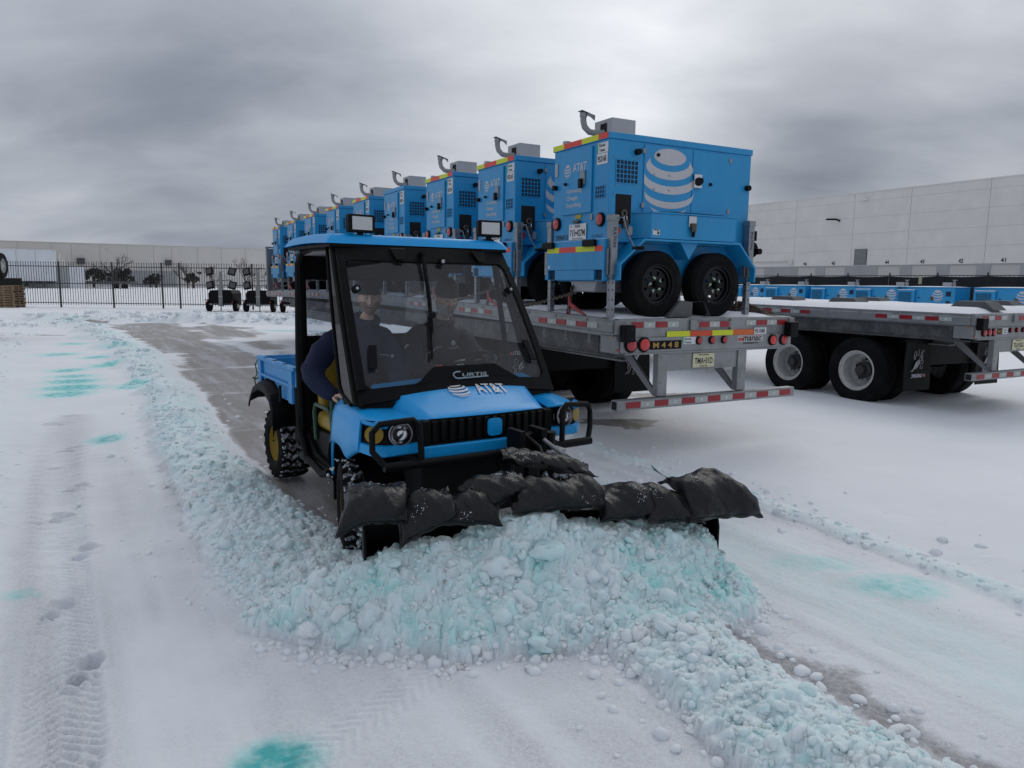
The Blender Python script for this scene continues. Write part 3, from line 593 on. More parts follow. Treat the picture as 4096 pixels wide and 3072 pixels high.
P6 = sample(700, -.9, 1.2, 3.2, 4.1, .5)[:18]; r6 = rng.uniform(.035, .075, len(P6))
scatter('snow_slabs', P6, r6, 3, 14, .75, .05, 'broken slabs of crusted snow in the ploughed heap')

# ---------------------------------------------------------------- yard frame: x = across the flatbeds (w), y = along them (l)
YO = Vector((1.006, 7.207, 0)); YA = R(28.739)
def yw(w_, l_, z=0.0):
    return Vector((YO.x+w_*math.cos(YA)-l_*math.sin(YA), YO.y+w_*math.sin(YA)+l_*math.cos(YA), z))

M_wall = mat('painted_concrete_panel', (0.70, 0.685, 0.66), 0.85, var=0.06, vscale=.5, col2=(.64, .63, .61), cscale=.35, cthr=(.45, .75), bump=.1, bscale=8)
M_wallb = mat('grey_concrete_base', (0.34, 0.345, 0.355), 0.85, var=0.08, vscale=.6)
M_door = mat('grey_roller_door', (0.28, 0.29, 0.305), 0.6, var=.06)
M_wall2 = mat('beige_concrete_panel', (0.64, 0.62, 0.585), 0.85, var=0.05, vscale=.4, bump=.1, bscale=6)
M_roofm = mat('flat_roof_membrane', (0.3, 0.3, 0.31), 0.9)
M_screen = mat('black_privacy_mesh', (0.012, 0.013, 0.016), 0.85, var=.3, vscale=4, bump=.2, bscale=20)
M_fence = mat('black_fence_paint', (0.014, 0.015, 0.018), 0.5, var=.15)
M_sign = mat('dark_grey_metal', (0.075, 0.08, 0.09), 0.6)
M_tr = mat('white_trailer_skin', (0.66, 0.69, 0.73), 0.5, var=.07, vscale=1.2, col2=(.30, .31, .33), cscale=.8, cthr=(.55, .85))
M_tr2 = mat('grey_container_skin', (0.38, 0.40, 0.40), 0.6, var=.08)
M_wood = mat('pallet_wood', (0.16, 0.11, 0.07), 0.8, var=.3, vscale=9, bump=.3, bscale=30, col2=(.30, .21, .11), cscale=4, cthr=(.5, .6))
M_bark = mat('bare_bark', (0.045, 0.036, 0.032), 0.9, var=.3)
M_leaf = mat('dark_evergreen', (0.030, 0.033, 0.030), 0.9, var=.4, vscale=3)
M_snowcap = mat('thin_snow_layer', (0.78, 0.80, 0.85), 0.7, bump=.3, bscale=14, var=.03)

# --- right warehouse
rw = empty('warehouse', yw(79.9, 0), YA, 'long pale tilt-up warehouse with numbered dock doors behind the black screened fence', 'warehouse')
joints = [118, 109.5, 101, 92.5, 84, 75.4, 66.72, 57.65, 50.04, 41.06, 32.5, 23.9, 15.3, 6.7]
rows = [(4.42, 6.35), (6.35, 8.4), (8.4, 10.42), (10.42, 12.42), (12.42, 13.45)]
for a, b in zip(joints[:-1], joints[1:]):
    for z0, z1 in rows:
        MB().box((0, b+.025, z0+.016), (.4, a-.025, z1-.0), 0).build('wall_panel', M_wall, rw, 0)
MB().box((.05, 6.7, 0.0), (30, 118, 13.38)).build('wall_core', mat('panel_joint_grey', (.5, .49, .48), .9), rw, 0)  # plain grey core, visible in the gaps between wall panels
MB().box((-.08, 6.7, 13.45), (.45, 118, 13.56)).build('parapet_cap', M_wall, rw, 0)
doors = [(65.95, 62.97, '46'), (61.48, 58.42, '45'), (53.79, 50.79, '44'), (49.31, 46.28, '43'), (44.82, 41.78, '42'), (40.29, 37.3, '41'), (35.8, 32.8, None), (31.3, 28.3, None), (26.8, 23.8, None), (74.9, 71.9, None), (79.4, 76.4, None), (83.9, 80.9, None)]
edges = sorted([d[1] for d in doors]+[d[0] for d in doors]); prev = 6.7
for d in sorted(doors, key=lambda q: q[1]): MB().box((-.02, prev, 0), (.4, d[1], 4.42)).build('base_wall', M_wallb, rw, 0); prev = d[0]
MB().box((-.02, prev, 0), (.4, 118, 4.42)).build('base_wall', M_wallb, rw, 0)
for d in doors:
    MB().box((-.021, d[1]-.001, 4.30), (.4, d[0]+.001, 4.42)).build('door_lintel', M_wallb, rw, 0)
    dr = MB().box((.16, d[1], 1.2), (.2, d[0], 4.3)).box((.02, d[1], .0), (.3, d[0], 1.2)).build('dock_door', M_door, rw, 0)
    mm = MB()
    for i in range(6): mm.box((.13, d[1]+.05, 1.25+.51*i), (.165, d[0]-.05, 1.7+.51*i))
    mm.build('door_section', M_door, dr, 0)
    if d[2]:
        l = (d[0]+d[1])/2+.25; text_mb(MB(), d[2], .52, .45, frame((-.03, l, 4.78), (0, -1, 0), (0, 0, 1))).build('door_number', M_ink, rw, 0)
lv = MB().box((-.04, 55.35, 4.5), (.02, 57.15, 6.5)).build('louvre', M_sign, rw, 0)
for i in range(13): MB().add([(-.05, 55.42, 4.56+.148*i), (-.05, 57.08, 4.56+.148*i), (-.12, 57.08, 4.66+.148*i), (-.12, 55.42, 4.66+.148*i)], [(0, 1, 2, 3)]).build('slat', M_wallb, lv, 0)
MB().tube([(-.0, 59.7, 10.2), (-.5, 59.7, 10.35), (-.75, 60.0, 10.4), (-.8, 61.1, 10.45)], .12, 8).build('camera_arm', M_black, rw)
MB().box((-.25, 55.75, 12.45), (0, 56.5, 12.75)).build('wall_light', M_white, rw, 0)
MB().box((-.12, 67.2, 4.95), (.0, 75, 5.05)).box((-.12, 67.2, 5.15), (0, 75, 5.2)).box((-.25, 66.8, 4.75), (0, 67.4, 5.3)).build('conduit', M_wall2, rw, 0)

# --- left warehouse
lw = empty('warehouse', (-53.9, 93.49, 0), YA, 'low beige warehouse beyond the iron fence at the left of the yard', 'warehouse')
lj = [-60, -50, -40, -30, -21.5, -13.6, -9.89, -6.77, -3.3, -1.18, 1.9, 4.98, 8.05, 10.17, 13.3, 16.3, 19.4, 23, 27, 31, 36, 42]
for a, b in zip(lj[:-1], lj[1:]):
    MB().box((a+.03, 0, 2.9), (b-.03, .3, 5.95)).build('wall_panel', M_wall2, lw, 0)
MB().box((-60, .04, .3), (42, 30, 5.9)).build('wall_core', mat('panel_joint_grey', (.42, .41, .40)), lw, 0)  # same grey core behind the beige panels
MB().box((-60, .02, .3), (42, .3, 2.9)).build('base_wall', M_wall2, lw, 0)
MB().box((-60, -.06, 5.95), (42, .3, 6.03)).build('parapet_cap', M_wall2, lw, 0)
MB().box((5.2, -.05, .6), (10.6, .02, 2.72)).build('dock_band', M_wallb, lw, 0)
MB().box((1.9, -.05, .6), (3.8, .02, 2.8)).box((1.95, -.10, .9), (3.7, -.05, 1.2)).build('dock_bay', M_white, lw, 0)
for x0, x1, z0, z1 in ((2.2, 3.4, 1.3, 1.7), (2.2, 3.4, 2.0, 2.4)): MB().box((x0, -.12, z0), (x1, -.06, z1)).build('window', M_sign, lw, 0)
for x0, x1 in ((.35, 1.3), (10.3, 11.2)): MB().box((x0-1, -.35, 3.45), (x1-1.1, 0, 4.15)).build('canopy_box', M_sign, lw, 0)
for x0 in (2.6, 11.3): MB().box((x0, -.2, 5.45), (x0+.28, 0, 5.6)).build('wall_light', M_white, lw, 0)

# --- black steel picket fence, left
FY = 44.2
def picket_fence():
    f = empty('picket_fence', (0, 0, 0), 0, 'black iron picket fence running along the far left side of the snowy yard', 'fence')
    def P(x): return Vector((x, FY+.1*math.sin(x*.2), 0))
    pk = MB().box((-.011, -.011, .14), (.011, .011, 2.62)).add([(-.028, -.012, 2.62), (.028, -.012, 2.62), (.028, .012, 2.62), (-.028, .012, 2.62), (0, 0, 2.72)], [(0, 1, 4), (1, 2, 4), (2, 3, 4), (3, 0, 4), (3, 2, 1, 0)]).build('picket', M_fence, f, 0)
    posts = [-47.6, -44.4, -41.2, -38, -34.8, -31.6, -27.0, -23.85, -20.9, -19.85, -15.5, -12.3, -9.1, -5.9, -2.7, .5, 3.7, 6.9]
    pst = None
    for i, x in enumerate(posts):
        if pst is None: pst = MB().box((-.04, -.04, 0), (.04, .04, 2.66)).prism([(-.05, -.05), (.05, -.05), (.05, .05), (-.05, .05)], 2, 2.66, 2.70).build('post', M_fence, f, 0); pst.location = P(x)
        else: inst(pst, f, P(x))
    first = True; k = 0
    for a, b in zip(posts[:-1], posts[1:]):
        pa, pb = P(a), P(b)
        for z in (.27, 1.42, 2.42):
            r = MB().box((0, -.018, z-.022), ((pb-pa).length, .018, z+.022)).build('rail', M_fence, f, 0); r.location = pa; r.rotation_euler = (0, 0, math.atan2(pb.y-pa.y, pb.x-pa.x))
        n = int(round((b-a)/.148))
        for i in range(1, n):
            x = a+(b-a)*i/n; k += 1
            if first: pk.location = P(x); first = False
            else: inst(pk, f, P(x))
    return f
picket_fence()

# --- black screened fence, right
sf = empty('screened_fence', yw(31.9, 0), YA, 'chain-link fence hung with black privacy mesh in front of the long warehouse', 'fence')
pl = [26.49+2.47*i for i in range(14, 0, -1)]+[26.49, 24.04, 21.58, 19.06, 16.49, 14.09, 11.6, 9.1, 6.6, 4.1, 1.6, -.9, -3.4, -5.9]
pp = MB().cyl((0, 0, 0), (0, 0, 2.44), .035, n=8).lathe([(.045, 2.44), (.05, 2.47), (.02, 2.53), (0, 2.54)], (0, 0, 0), 2, 8).build('post', M_fence, sf)
for i, l in enumerate(pl):
    if i == 0: pp.location = (0, l, 0)
    else: inst(pp, sf, (0, l, 0))
MB().tube([(0, pl[0], 2.38), (0, pl[-1], 2.38)], .02, 6).build('top_rail', M_fence, sf)
for a, b in zip(pl[:-1], pl[1:]):
    sg = .02+.06*random.random(); MB().grid(lambda u, v: (-.05+.03*math.sin(u*9+a), a+(b-a)*u, (2.36-sg*math.sin(u*math.pi))*v), 8, 3).build('privacy_mesh', M_screen, sf)
cl = MB()
for i in range(260):
    l = -5.9+i*.19; cl.cyl((0, l, 2.1), (0, l+.25, 2.37), .006, n=3, caps=False); cl.cyl((0, l+.25, 2.1), (0, l, 2.37), .006, n=3, caps=False)
cl.build('chain_link', M_fence, sf, 0, kind='stuff')

# --- pylon lamp board between units (cream board on the screen fence)
bd = MB().box((-.06, 17.25, 1.95), (-.02, 17.62, 2.33)).build('fence_board', mat('cream_board', (.45, .42, .27), .6), sf, 0, .004)

# --- semi trailers behind the fence
def semi(name, x1, y, z0, z1, length, label, m=M_tr, group=None, hd=(0.877, .481)):
    t = empty(name, (x1, y, 0), math.atan2(hd[1], hd[0]), label, 'trailer', group)
    b = MB().box((-length, 0, z0), (0, 2.6, z1-.08)).box((-length-.02, -.02, z1-.08), (.03, 2.62, z1)).build('box_body', m, t, 0)
    for i in range(int(length/1.6)): MB().box((-length+.5+i*1.6, -.012, z0+.05), (-length+.54+i*1.6, 0, z1-.1)).build('seam', M_wallb, t, 0)
    MB().box((-.28, -.03, z0), (-.02, 0, z1-.1)).build('corner_post', m, t, 0)
    MB().box((-.45, .3, z0-.25), (-.2, 2.3, z0)).box((-5.5, .7, z0-.2), (-.5, .8, z0)).build('underframe', M_sign, t, 0)
    return t
st = semi('box_trailer', -46.66, 76, 1.35, 4.49, 15, 'nearest white box trailer parked beyond the left end of the iron fence')
for i in range(7):
    x = -1.0-.85*i; MB().prism([(x-.3, 1.35), (x+.05, 1.35), (x-.08, .75-.0), (x-.22, .75)], 1, .1, .35).build('landing_leg', M_sign, st, 0)
for k, (x, y, z) in enumerate([(-48.69, 80, 4.27), (-50.78, 84, 4.01), (-52.98, 88, 3.94), (-55.1, 91, 3.8)]):
    semi('box_trailer', x, y, 1.2, z, 10, ['white box trailer parked second in the row beyond the fence', 'white box trailer parked third in the row beyond the fence', 'white box trailer parked fourth in the row beyond the fence', 'farthest white box trailer of the row beyond the fence'][k], M_wall2)
ct = empty('storage_container', (-44.88, 78, 0), YA, 'grey ribbed storage container standing between the white trailers and the dark shrubs', 'container')
MB().box((-5.0, 0, .6), (0, 2.4, 2.95)).build('container_body', M_tr2, ct, 0)
for i in range(20): MB().box((-4.95+i*.25, -.03, .7), (-4.83+i*.25, 0, 2.85)).build('rib', M_tr2, ct, 0)
MB().box((-1.4, -.06, .6), (-.05, -.03, 2.9)).build('door_leaf', M_tr, ct, 0)
fl = empty('flatbed_trailer', (-42.5, 80, .55), R(10), 'dark low flatbed trailer parked beyond the iron fence', 'trailer')
MB().box((-6.5, 0, .62), (1.2, 2.4, .82)).build('deck', M_sign, fl, 0); MB().box((-6.5, 0, .82), (-6.4, 2.4, 1.7)).build('headboard', M_sign, fl, 0)
MB().box((-6.4, 0, .08), (1.0, .05, .14)).build('side_guard', M_sign, fl, 0)
for x in (-5.6, -.3, .6): MB().cyl((x, -.05, .3), (x, .3, .3), .32, n=14).build('wheel', M_rubber, fl)

# --- bare trees and dark evergreens beyond the fence
def bare_tree(loc, h, wd, seed, label, n=46, cat='tree'):
    rr = random.Random(seed); t = empty('bare_tree', loc, 0, label, cat, 'bare winter trees beyond the fence'); tr = MB(); cr = MB()
    tr.tube([(0, 0, -.3), (.02, 0, h*.2), (0, .02, h*.4)], .1, 7, rad=[.11*h/3, .08*h/3, .05*h/3])
    def br(p, d, L_, r_, dep):
        q = p+d*L_; mid = p+d*L_*.5+Vector((rr.uniform(-1, 1), rr.uniform(-1, 1), rr.uniform(-.3, .6)))*L_*.08
        cr.tube([p, mid, q], r_, 4, rad=[r_, r_*.8, r_*.55], caps=False)
        if dep <= 0: return
        for _ in range(3):
            nd = (d+Vector((rr.uniform(-1, 1), rr.uniform(-1, 1), rr.uniform(-.25, .7)))*.62).normalized(); s_ = rr.uniform(.4, 1); br(p+(q-p)*s_, nd, L_*rr.uniform(.5, .75), r_*.55, dep-1)
    for i in range(n//6):
        a = rr.uniform(0, 6.28); e_ = rr.uniform(.25, 1.2); d = Vector((math.cos(a)*math.cos(e_)*wd/h*1.3, math.sin(a)*math.cos(e_)*wd/h, math.sin(e_))).normalized()
        br(Vector((0, 0, h*rr.uniform(.15, .42))), d, h*.42, .04*h/3, 4)
    tr.build('trunk', M_bark, t); cr.build('branches', M_bark, t, 0); return t
bare_tree((-45.9, 86, .6), 3.7, 3.2, 1, 'bare round-crowned tree against the beige warehouse left of centre')
bare_tree((-31.7, 88, .6), 3.3, 3.6, 2, 'wide bare tree between the two light towers, beyond the fence')
bare_tree((-39.4, 90, .6), 2.8, 1.6, 5, 'small bare tree beside the right canopy box of the beige warehouse')
bare_tree((-36.2, 90, .6), 2.6, 1.8, 6, 'smallest bare shrub-like tree just left of the wide bare tree')
def evergreen(loc, rx, rz, seed, label, n=900, cat='shrub'):
    rr = np.random.default_rng(seed); t = empty('evergreen_shrub', loc, 0, label, cat, 'dark evergreens beyond the fence'); mb = MB()
    cl_ = [(rr.uniform(-.75, .75)*rx, rr.uniform(-.3, .3)*rx, rz*rr.uniform(.3, .85), rr.uniform(.25, .5)*rx*.8) for _ in range(14)]
    for i in range(n):
        c = cl_[rr.integers(len(cl_))]; v = rr.normal(size=3); v /= np.linalg.norm(v); rad = c[3]*rr.uniform(.6, 1.08); p = np.array(c[:3])+v*rad*np.array([1, .6, .7]); p[2] = max(p[2], .02)
        a = rr.normal(size=3)*.07; b = rr.normal(size=3)*.07; mb.add([tuple(p-a), tuple(p+b), tuple(p+a), tuple(p-b)], [(0, 1, 2, 3)])
    mb.build('foliage', M_leaf, t, 0); MB().tube([(0, 0, -.2), (0, 0, rz*.5)], .12, 6).build('trunk', M_bark, t); return t
evergreen((-49.6, 88, .6), 1.8, 2.5, 3, 'leftmost dark evergreen shrub beside the grey container', 1500)
evergreen((-47.0, 88.5, .6), 1.8, 2.4, 4, 'broad dark evergreen shrub under the bare round-crowned tree', 1500)
evergreen((-44.9, 92, .6), .9, 1.5, 5, 'low dark evergreen shrub right of the broad ones', 500)
evergreen((-43.2, 90, .6), .8, 2.1, 7, 'small dark conical evergreen in front of the white dock bay', 500, 'tree')
evergreen((-38.7, 90, .6), 1.0, 2.2, 8, 'small dark evergreen in front of the grey dock band', 600, 'tree')

# --- wooden pallets at the far left
def pallet(loc, label, rz=0.0):
    t = empty('wooden_pallet', loc, rz, label, 'pallet', 'wooden pallets stacked against the iron fence')
    for i in range(7): MB().box((-.6+i*.185, -.5, .115), (-.51+i*.185, .5, .135)).build('board', M_wood, t, 0)
    for y in (-.5, -.05, .4): MB().box((-.6, y, .02), (.6, y+.1, .115)).build('stringer', M_wood, t, 0)
    for i in (0, 3, 6): MB().box((-.6+i*.185, -.5, 0), (-.51+i*.185, .5, .02)).build('board', M_wood, t, 0)
    index_kids(t); return t
p0 = pallet((-29.35, 43.2, 0.0), 'bottom wooden pallet of the right-hand pile at the iron fence'); nm = ['second', 'third', 'fourth', 'fifth', 'sixth', 'seventh', 'eighth', 'ninth']
for i in range(1, 9): dup(p0, (-29.35+.03*math.sin(i*3), 43.2, .142*i), .03*math.sin(i*5), f'{nm[i-1]} wooden pallet from the bottom of the right-hand pile at the iron fence')
for i in range(8): dup(p0, (-30.85+.03*math.sin(i*4), 43.1, .142*i), .04*math.sin(i*7+1), f'{(["bottom"]+nm)[i]} wooden pallet of the left-hand pile at the iron fence')

# --- raised black trailer end with its wheel at the left edge of the picture
be = empty('equipment_trailer', (-13.9, 20, 0), 0, 'black equipment trailer raised high at the left edge with one wheel showing', 'trailer')
MB().box((-.9, -.1, 1.62), (.02, .3, 1.72)).box((.02, -.04, 1.6), (.10, .04, 2.72)).box((-.18, -.04, 1.6), (-.1, .04, 2.75)).box((-3.5, -.3, 1.55), (-.1, 1.2, 1.75)).box((-.3, 0, 0), (-.18, .12, 1.6)).box((-3.4, .9, 0), (-3.2, 1.1, 1.6)).build('frame', M_black, be, 0, .004)
wh = MB().lathe([(.19, -.11), (.26, -.125), (.32, -.115), (.34, -.08), (.345, 0), (.34, .08), (.32, .115), (.26, .125), (.19, .11)], (0, 0, 0), 0, 32).build('wheel', M_rubber, be); wh.location = (.03, .1, 2.08); wh.rotation_euler = (0, 0, R(16))
MB().lathe([(.0, .09), (.06, .10), (.07, .06), (.19, .05), (.2, .11)], (0, 0, 0), 0, 24).build('rim', M_wrim, wh)
lf = MB().lathe([(.15, -.11), (.27, -.125), (.34, -.08), (.345, .08), (.27, .125), (.15, .11), (.14, 0)], (-20.1, 28.45, .32), 0, 28).build('spare_tyre', M_rubber); tag(lf, 'black tyre just entering the picture at the left edge', 'tyre')

# --- mobile light towers at the fence
M_tower = mat('light_tower_grey', (.22, .225, .23), .5, .4, var=.15)
def light_tower():
    t = empty('light_tower', (0, 0, 0), 0, 'x', 'light tower', 'mobile light towers parked along the iron fence')
    for s in (-1, 1):
        wq = MB().lathe([(.1, -.09), (.25, -.1), (.30, -.09), (.31, 0), (.30, .09), (.25, .1), (.1, .09)], (s*.74, 0, .31), 0, 20).build('wheel', M_rubber, t)
        MB().disc((s*.85, 0, .31), (s, 0, 0), .13).build('rim', M_wrim, wq)
        MB().box((s*.74-.13, -.35, .62), (s*.74+.13, .35, .66)).build('mudguard', M_black, t, 0, .01)
        MB().prism([(s*.12, .45), (s*.66, .45), (s*.66, 1.0), (s*.55, 1.17), (s*.12, 1.19)][::s], 1, -.3, 1.1).build('engine_cover', M_plast, t, 0, .03)
        MB().disc((s*.70, -.42, .55), (0, -1, 0), .035, 10, thick=.02).build('tail_lamp', M_red, t)
        for z in (1.30, 2.05):
            h_ = MB().box((-.20, -.05, -.21), (.20, .09, .21)).build('lamp_head', M_black, t, 0, .02); h_.location = (s*.62, -.1, z+.15); h_.rotation_euler = (R(-14), R(12*s), R(10*s))
            MB().quad((-.14, -.052, -.14), (.14, -.052, -.14), (.14, -.052, .14), (-.14, -.052, .14)).build('lens', M_sign, h_, 0)
        MB().tube([(0, -.05, 1.7), (s*.4, -.08, 1.72), (s*.62, -.08, 1.72)], .03, 6).build('lamp_bar', M_tower, t)
        MB().tube([(s*.05, -.12, 2.2), (s*.15, -.15, 2.24), (s*.24, -.16, 2.1), (s*.28, -.16, 1.85), (s*.42, -.14, 1.75)], .018, 6).build('cable', M_boxgrey, t)
    MB().box((-.7, -.25, .36), (.7, -.1, .46)).box((-.7, .9, .36), (.7, 1.0, .46)).box((-.5, -.25, .38), (.5, 1.0, .44)).build('chassis', M_tower, t, 0, .01)
    MB().box((-.11, -.28, .3), (.11, -.06, 1.45)).box((-.07, -.24, 1.45), (.07, -.1, 2.2)).build('mast', M_tower, t, 0, .012)
    MB().box((-.12, -.30, .82), (.12, -.05, .86)).build('mast_collar', M_boxgrey, t, 0)
    MB().cyl((.3, -1.0, 0), (.3, -1.0, .55), .03, n=8).cyl((.3, -1.0, .0), (.3, -1.0, .02), .08, n=10).build('jack_stand', M_tower, t)
    MB().tube([(.1, -.25, .42), (.3, -1.0, .42)], .04, 6).tube([(-.1, -.25, .42), (.28, -1.0, .42)], .04, 6).build('drawbar', M_tower, t)
    index_kids(t); return t
lt = light_tower(); lt.location = (-16.06, 41.0, 0); lt['label'] = 'leftmost mobile light tower with four black lamp heads at the iron fence'
dup(lt, (-14.01, 41.0, 0), R(2), 'middle mobile light tower standing just left of the loaded flatbed end')
dup(lt, (-11.95, 40.9, 0), R(3), 'third mobile light tower half hidden under the far end of the loaded flatbed')
dup(lt, (-9.8, 40.9, 0), R(1), 'rightmost mobile light tower seen below the loaded flatbed deck')

# ---------------------------------------------------------------- wheels
def road_wheel(parent, c, r=.345, wd=.21, side=-1, rim=None, name='wheel', detail=True):
    """tyre + rim facing local -y (side=-1) or +y"""
    w2 = wd/2; s = side
    t = MB().lathe([(r*.58, -w2*.80), (r*.62, -w2*.98), (r*.78, -w2*1.06), (r*.92, -w2*.98), (r*.985, -w2*.72), (r, -w2*.66), (r, -w2*.40), (r*.985, -w2*.38), (r*.985, -w2*.34), (r, -w2*.32), (r, -w2*.03),
                    (r*.985, -w2*.02), (r*.985, w2*.02), (r, w2*.03), (r, w2*.32), (r*.985, w2*.34), (r*.985, w2*.38), (r, w2*.4), (r, w2*.66), (r*.985, w2*.72), (r*.92, w2*.98), (r*.78, w2*1.06), (r*.62, w2*.98), (r*.58, w2*.8)], (0, 0, 0), 1, 56)
    t.lathe([(r*.70, -w2*1.035), (r*.705, -w2*1.07), (r*.72, -w2*1.05)], (0, 0, 0), 1, 56)
    o = t.build(name, M_rubber, parent, 30, loc=c)
    rm = MB(); q = s*w2
    rm.lathe([(r*.60, q*.96), (r*.575, q*.98), (r*.55, q*.72), (r*.50, q*.70), (r*.49, q*.20)], (0, 0, 0), 1, 40).lathe([(r*.50, -q*.9), (r*.49, q*.2)], (0, 0, 0), 1, 40)
    # disc with eight openings
    n = 8; R1, R2 = r*.25, r*.47
    rm.lathe([(R2, q*.42), (r*.49, q*.20)], (0, 0, 0), 1, 40).lathe([(0.0, q*.5), (r*.2, q*.5), (R1, q*.42)], (0, 0, 0), 1, 40)
    for i in range(n):
        a0 = 2*math.pi*(i+.32)/n; a1 = 2*math.pi*(i+1-.32)/n
        vs = [(R1*math.cos(a), q*.42, R1*math.sin(a)) for a in np.linspace(2*math.pi*i/n-.0, 2*math.pi*(i+1)/n, 5)]
        # spoke wedge between openings
        a = 2*math.pi*i/n; da_o = .15; da_i = .36
        rm.add([(R1*math.cos(a-da_i), q*.42, R1*math.sin(a-da_i)), (R1*math.cos(a+da_i), q*.42, R1*math.sin(a+da_i)), (R2*math.cos(a+da_o+.06), q*.40, R2*math.sin(a+da_o+.06)), (R2*math.cos(a-da_o-.06), q*.40, R2*math.sin(a-da_o-.06))], [(0, 1, 2, 3), (3, 2, 1, 0)])
        rm.add([(R2*.86*math.cos(x), q*.41, R2*.86*math.sin(x)) for x in np.linspace(a, a+2*math.pi/n, 5)]+[(R2*math.cos(x), q*.42, R2*math.sin(x)) for x in np.linspace(a+2*math.pi/n, a, 5)], [tuple(range(10))])
    ro = rm.build('rim', rim or M_rim, o, 30)
    hb = MB().cyl((0, q*.3, 0), (0, q*1.05, 0), r*.115, r*.10, 16).cyl((0, q*1.05, 0), (0, q*1.12, 0), r*.07, r*.06, 16); hb.build('hub', M_grey if rim else M_black, o, 30)
    if detail:
        for i in range(5):
            a = 2*math.pi*i/5+.5; cx, cz = r*.19*math.cos(a), r*.19*math.sin(a); d = a+.8
            MB().cyl((cx, q*.5, cz), (cx, q*.66, cz), .013, n=10).add([(cx+.014*math.cos(d+1.57), q*.6, cz+.014*math.sin(d+1.57)), (cx+.014*math.cos(d-1.57), q*.6, cz+.014*math.sin(d-1.57)), (cx+.033*math.cos(d), q*.6, cz+.033*math.sin(d))], [(0, 1, 2), (2, 1, 0)]).build('lug_marker', M_lug, o, 30)
    return o

# ---------------------------------------------------------------- generator trailer (local: x into the picture across the deck, y along the deck, z above the deck)
def grille(parent, origin, ax, ay, nx, ny, cw, bar=.008, name='grille'):
    """egg-crate grille set over a dark recess: cw = cell size"""
    M_ = frame(origin, ax, ay); W_, H_ = nx*cw, ny*cw; g = MB()
    for i in range(nx+1): g.box((i*cw-bar/2, -bar/2, -.02), (i*cw+bar/2, H_+bar/2, .006), 0, M_)
    for j in range(ny+1): g.box((-bar/2+.0, j*cw-bar/2, -.018), (W_, j*cw+bar/2, .004), 0, M_)
    o = g.build(name, M_blue, parent, 0)
    MB().quad((0, 0, .0015), (W_, 0, .0015), (W_, H_, .0015), (0, H_, .0015), 0, M_).build('grille_recess', mat('dark_blue_recess', (.004, .02, .05), .8), o, 0); return o
def jack(parent, x, y, top=1.02, crank=1):
    j = MB().box((x-.04, y-.04, .40), (x+.04, y+.04, top)).box((x-.047, y-.047, top-.06), (x+.047, y+.047, top)).build('jack_leg', M_grey, parent, 0, .004)
    k = MB().box((x-.029, y-.029, 0), (x+.029, y+.029, .40)).box((x-.07, y-.05, 0), (x+.07, y+.05, .008)).build('drop_leg', M_grey, j, 0, .003)
    for z in (.08, .18, .28, .35): MB().disc((x-.030, y, z), (-1, 0, 0), .009, 10).disc((x, y-.030, z), (0, -1, 0), .009, 10).build('pin_hole', M_dark, k, 0)
    MB().box((x-.06, y-.015, .43), (x-.045, y+.055, .69)).box((x-.045, y-.06, .43), (x+.02, y-.046, .69)).build('bracket', M_grey, j, 0, .003)
    for z in (.47, .51, .55, .62, .66): MB().disc((x-.061, y+.02, z), (-1, 0, 0), .006, 8).build('bolt_hole', M_dark, j, 0)
    if crank:
        MB().tube([(x+.02, y-.03, top-.03), (x+.05, y-.10, top-.03), (x+.10, y-.11, top-.18), (x+.17, y-.12, top-.30), (x+.19, y-.12, top-.32)], .008, 6).build('crank_arm', M_grey, j)
        MB().cyl((x+.17, y-.11, top-.325), (x+.27, y-.16, top-.32), .018, n=10).build('crank_grip', M_black, j)
    MB_ = MB(); text_mb(MB_, 'FULTON', .19, .035, frame((x-.0, y-.042, top-.22), (0, 0, -1), (1, 0, 0))); MB_.build('lettering', M_ink, j, 0)
    return j
M_plateW = M_white
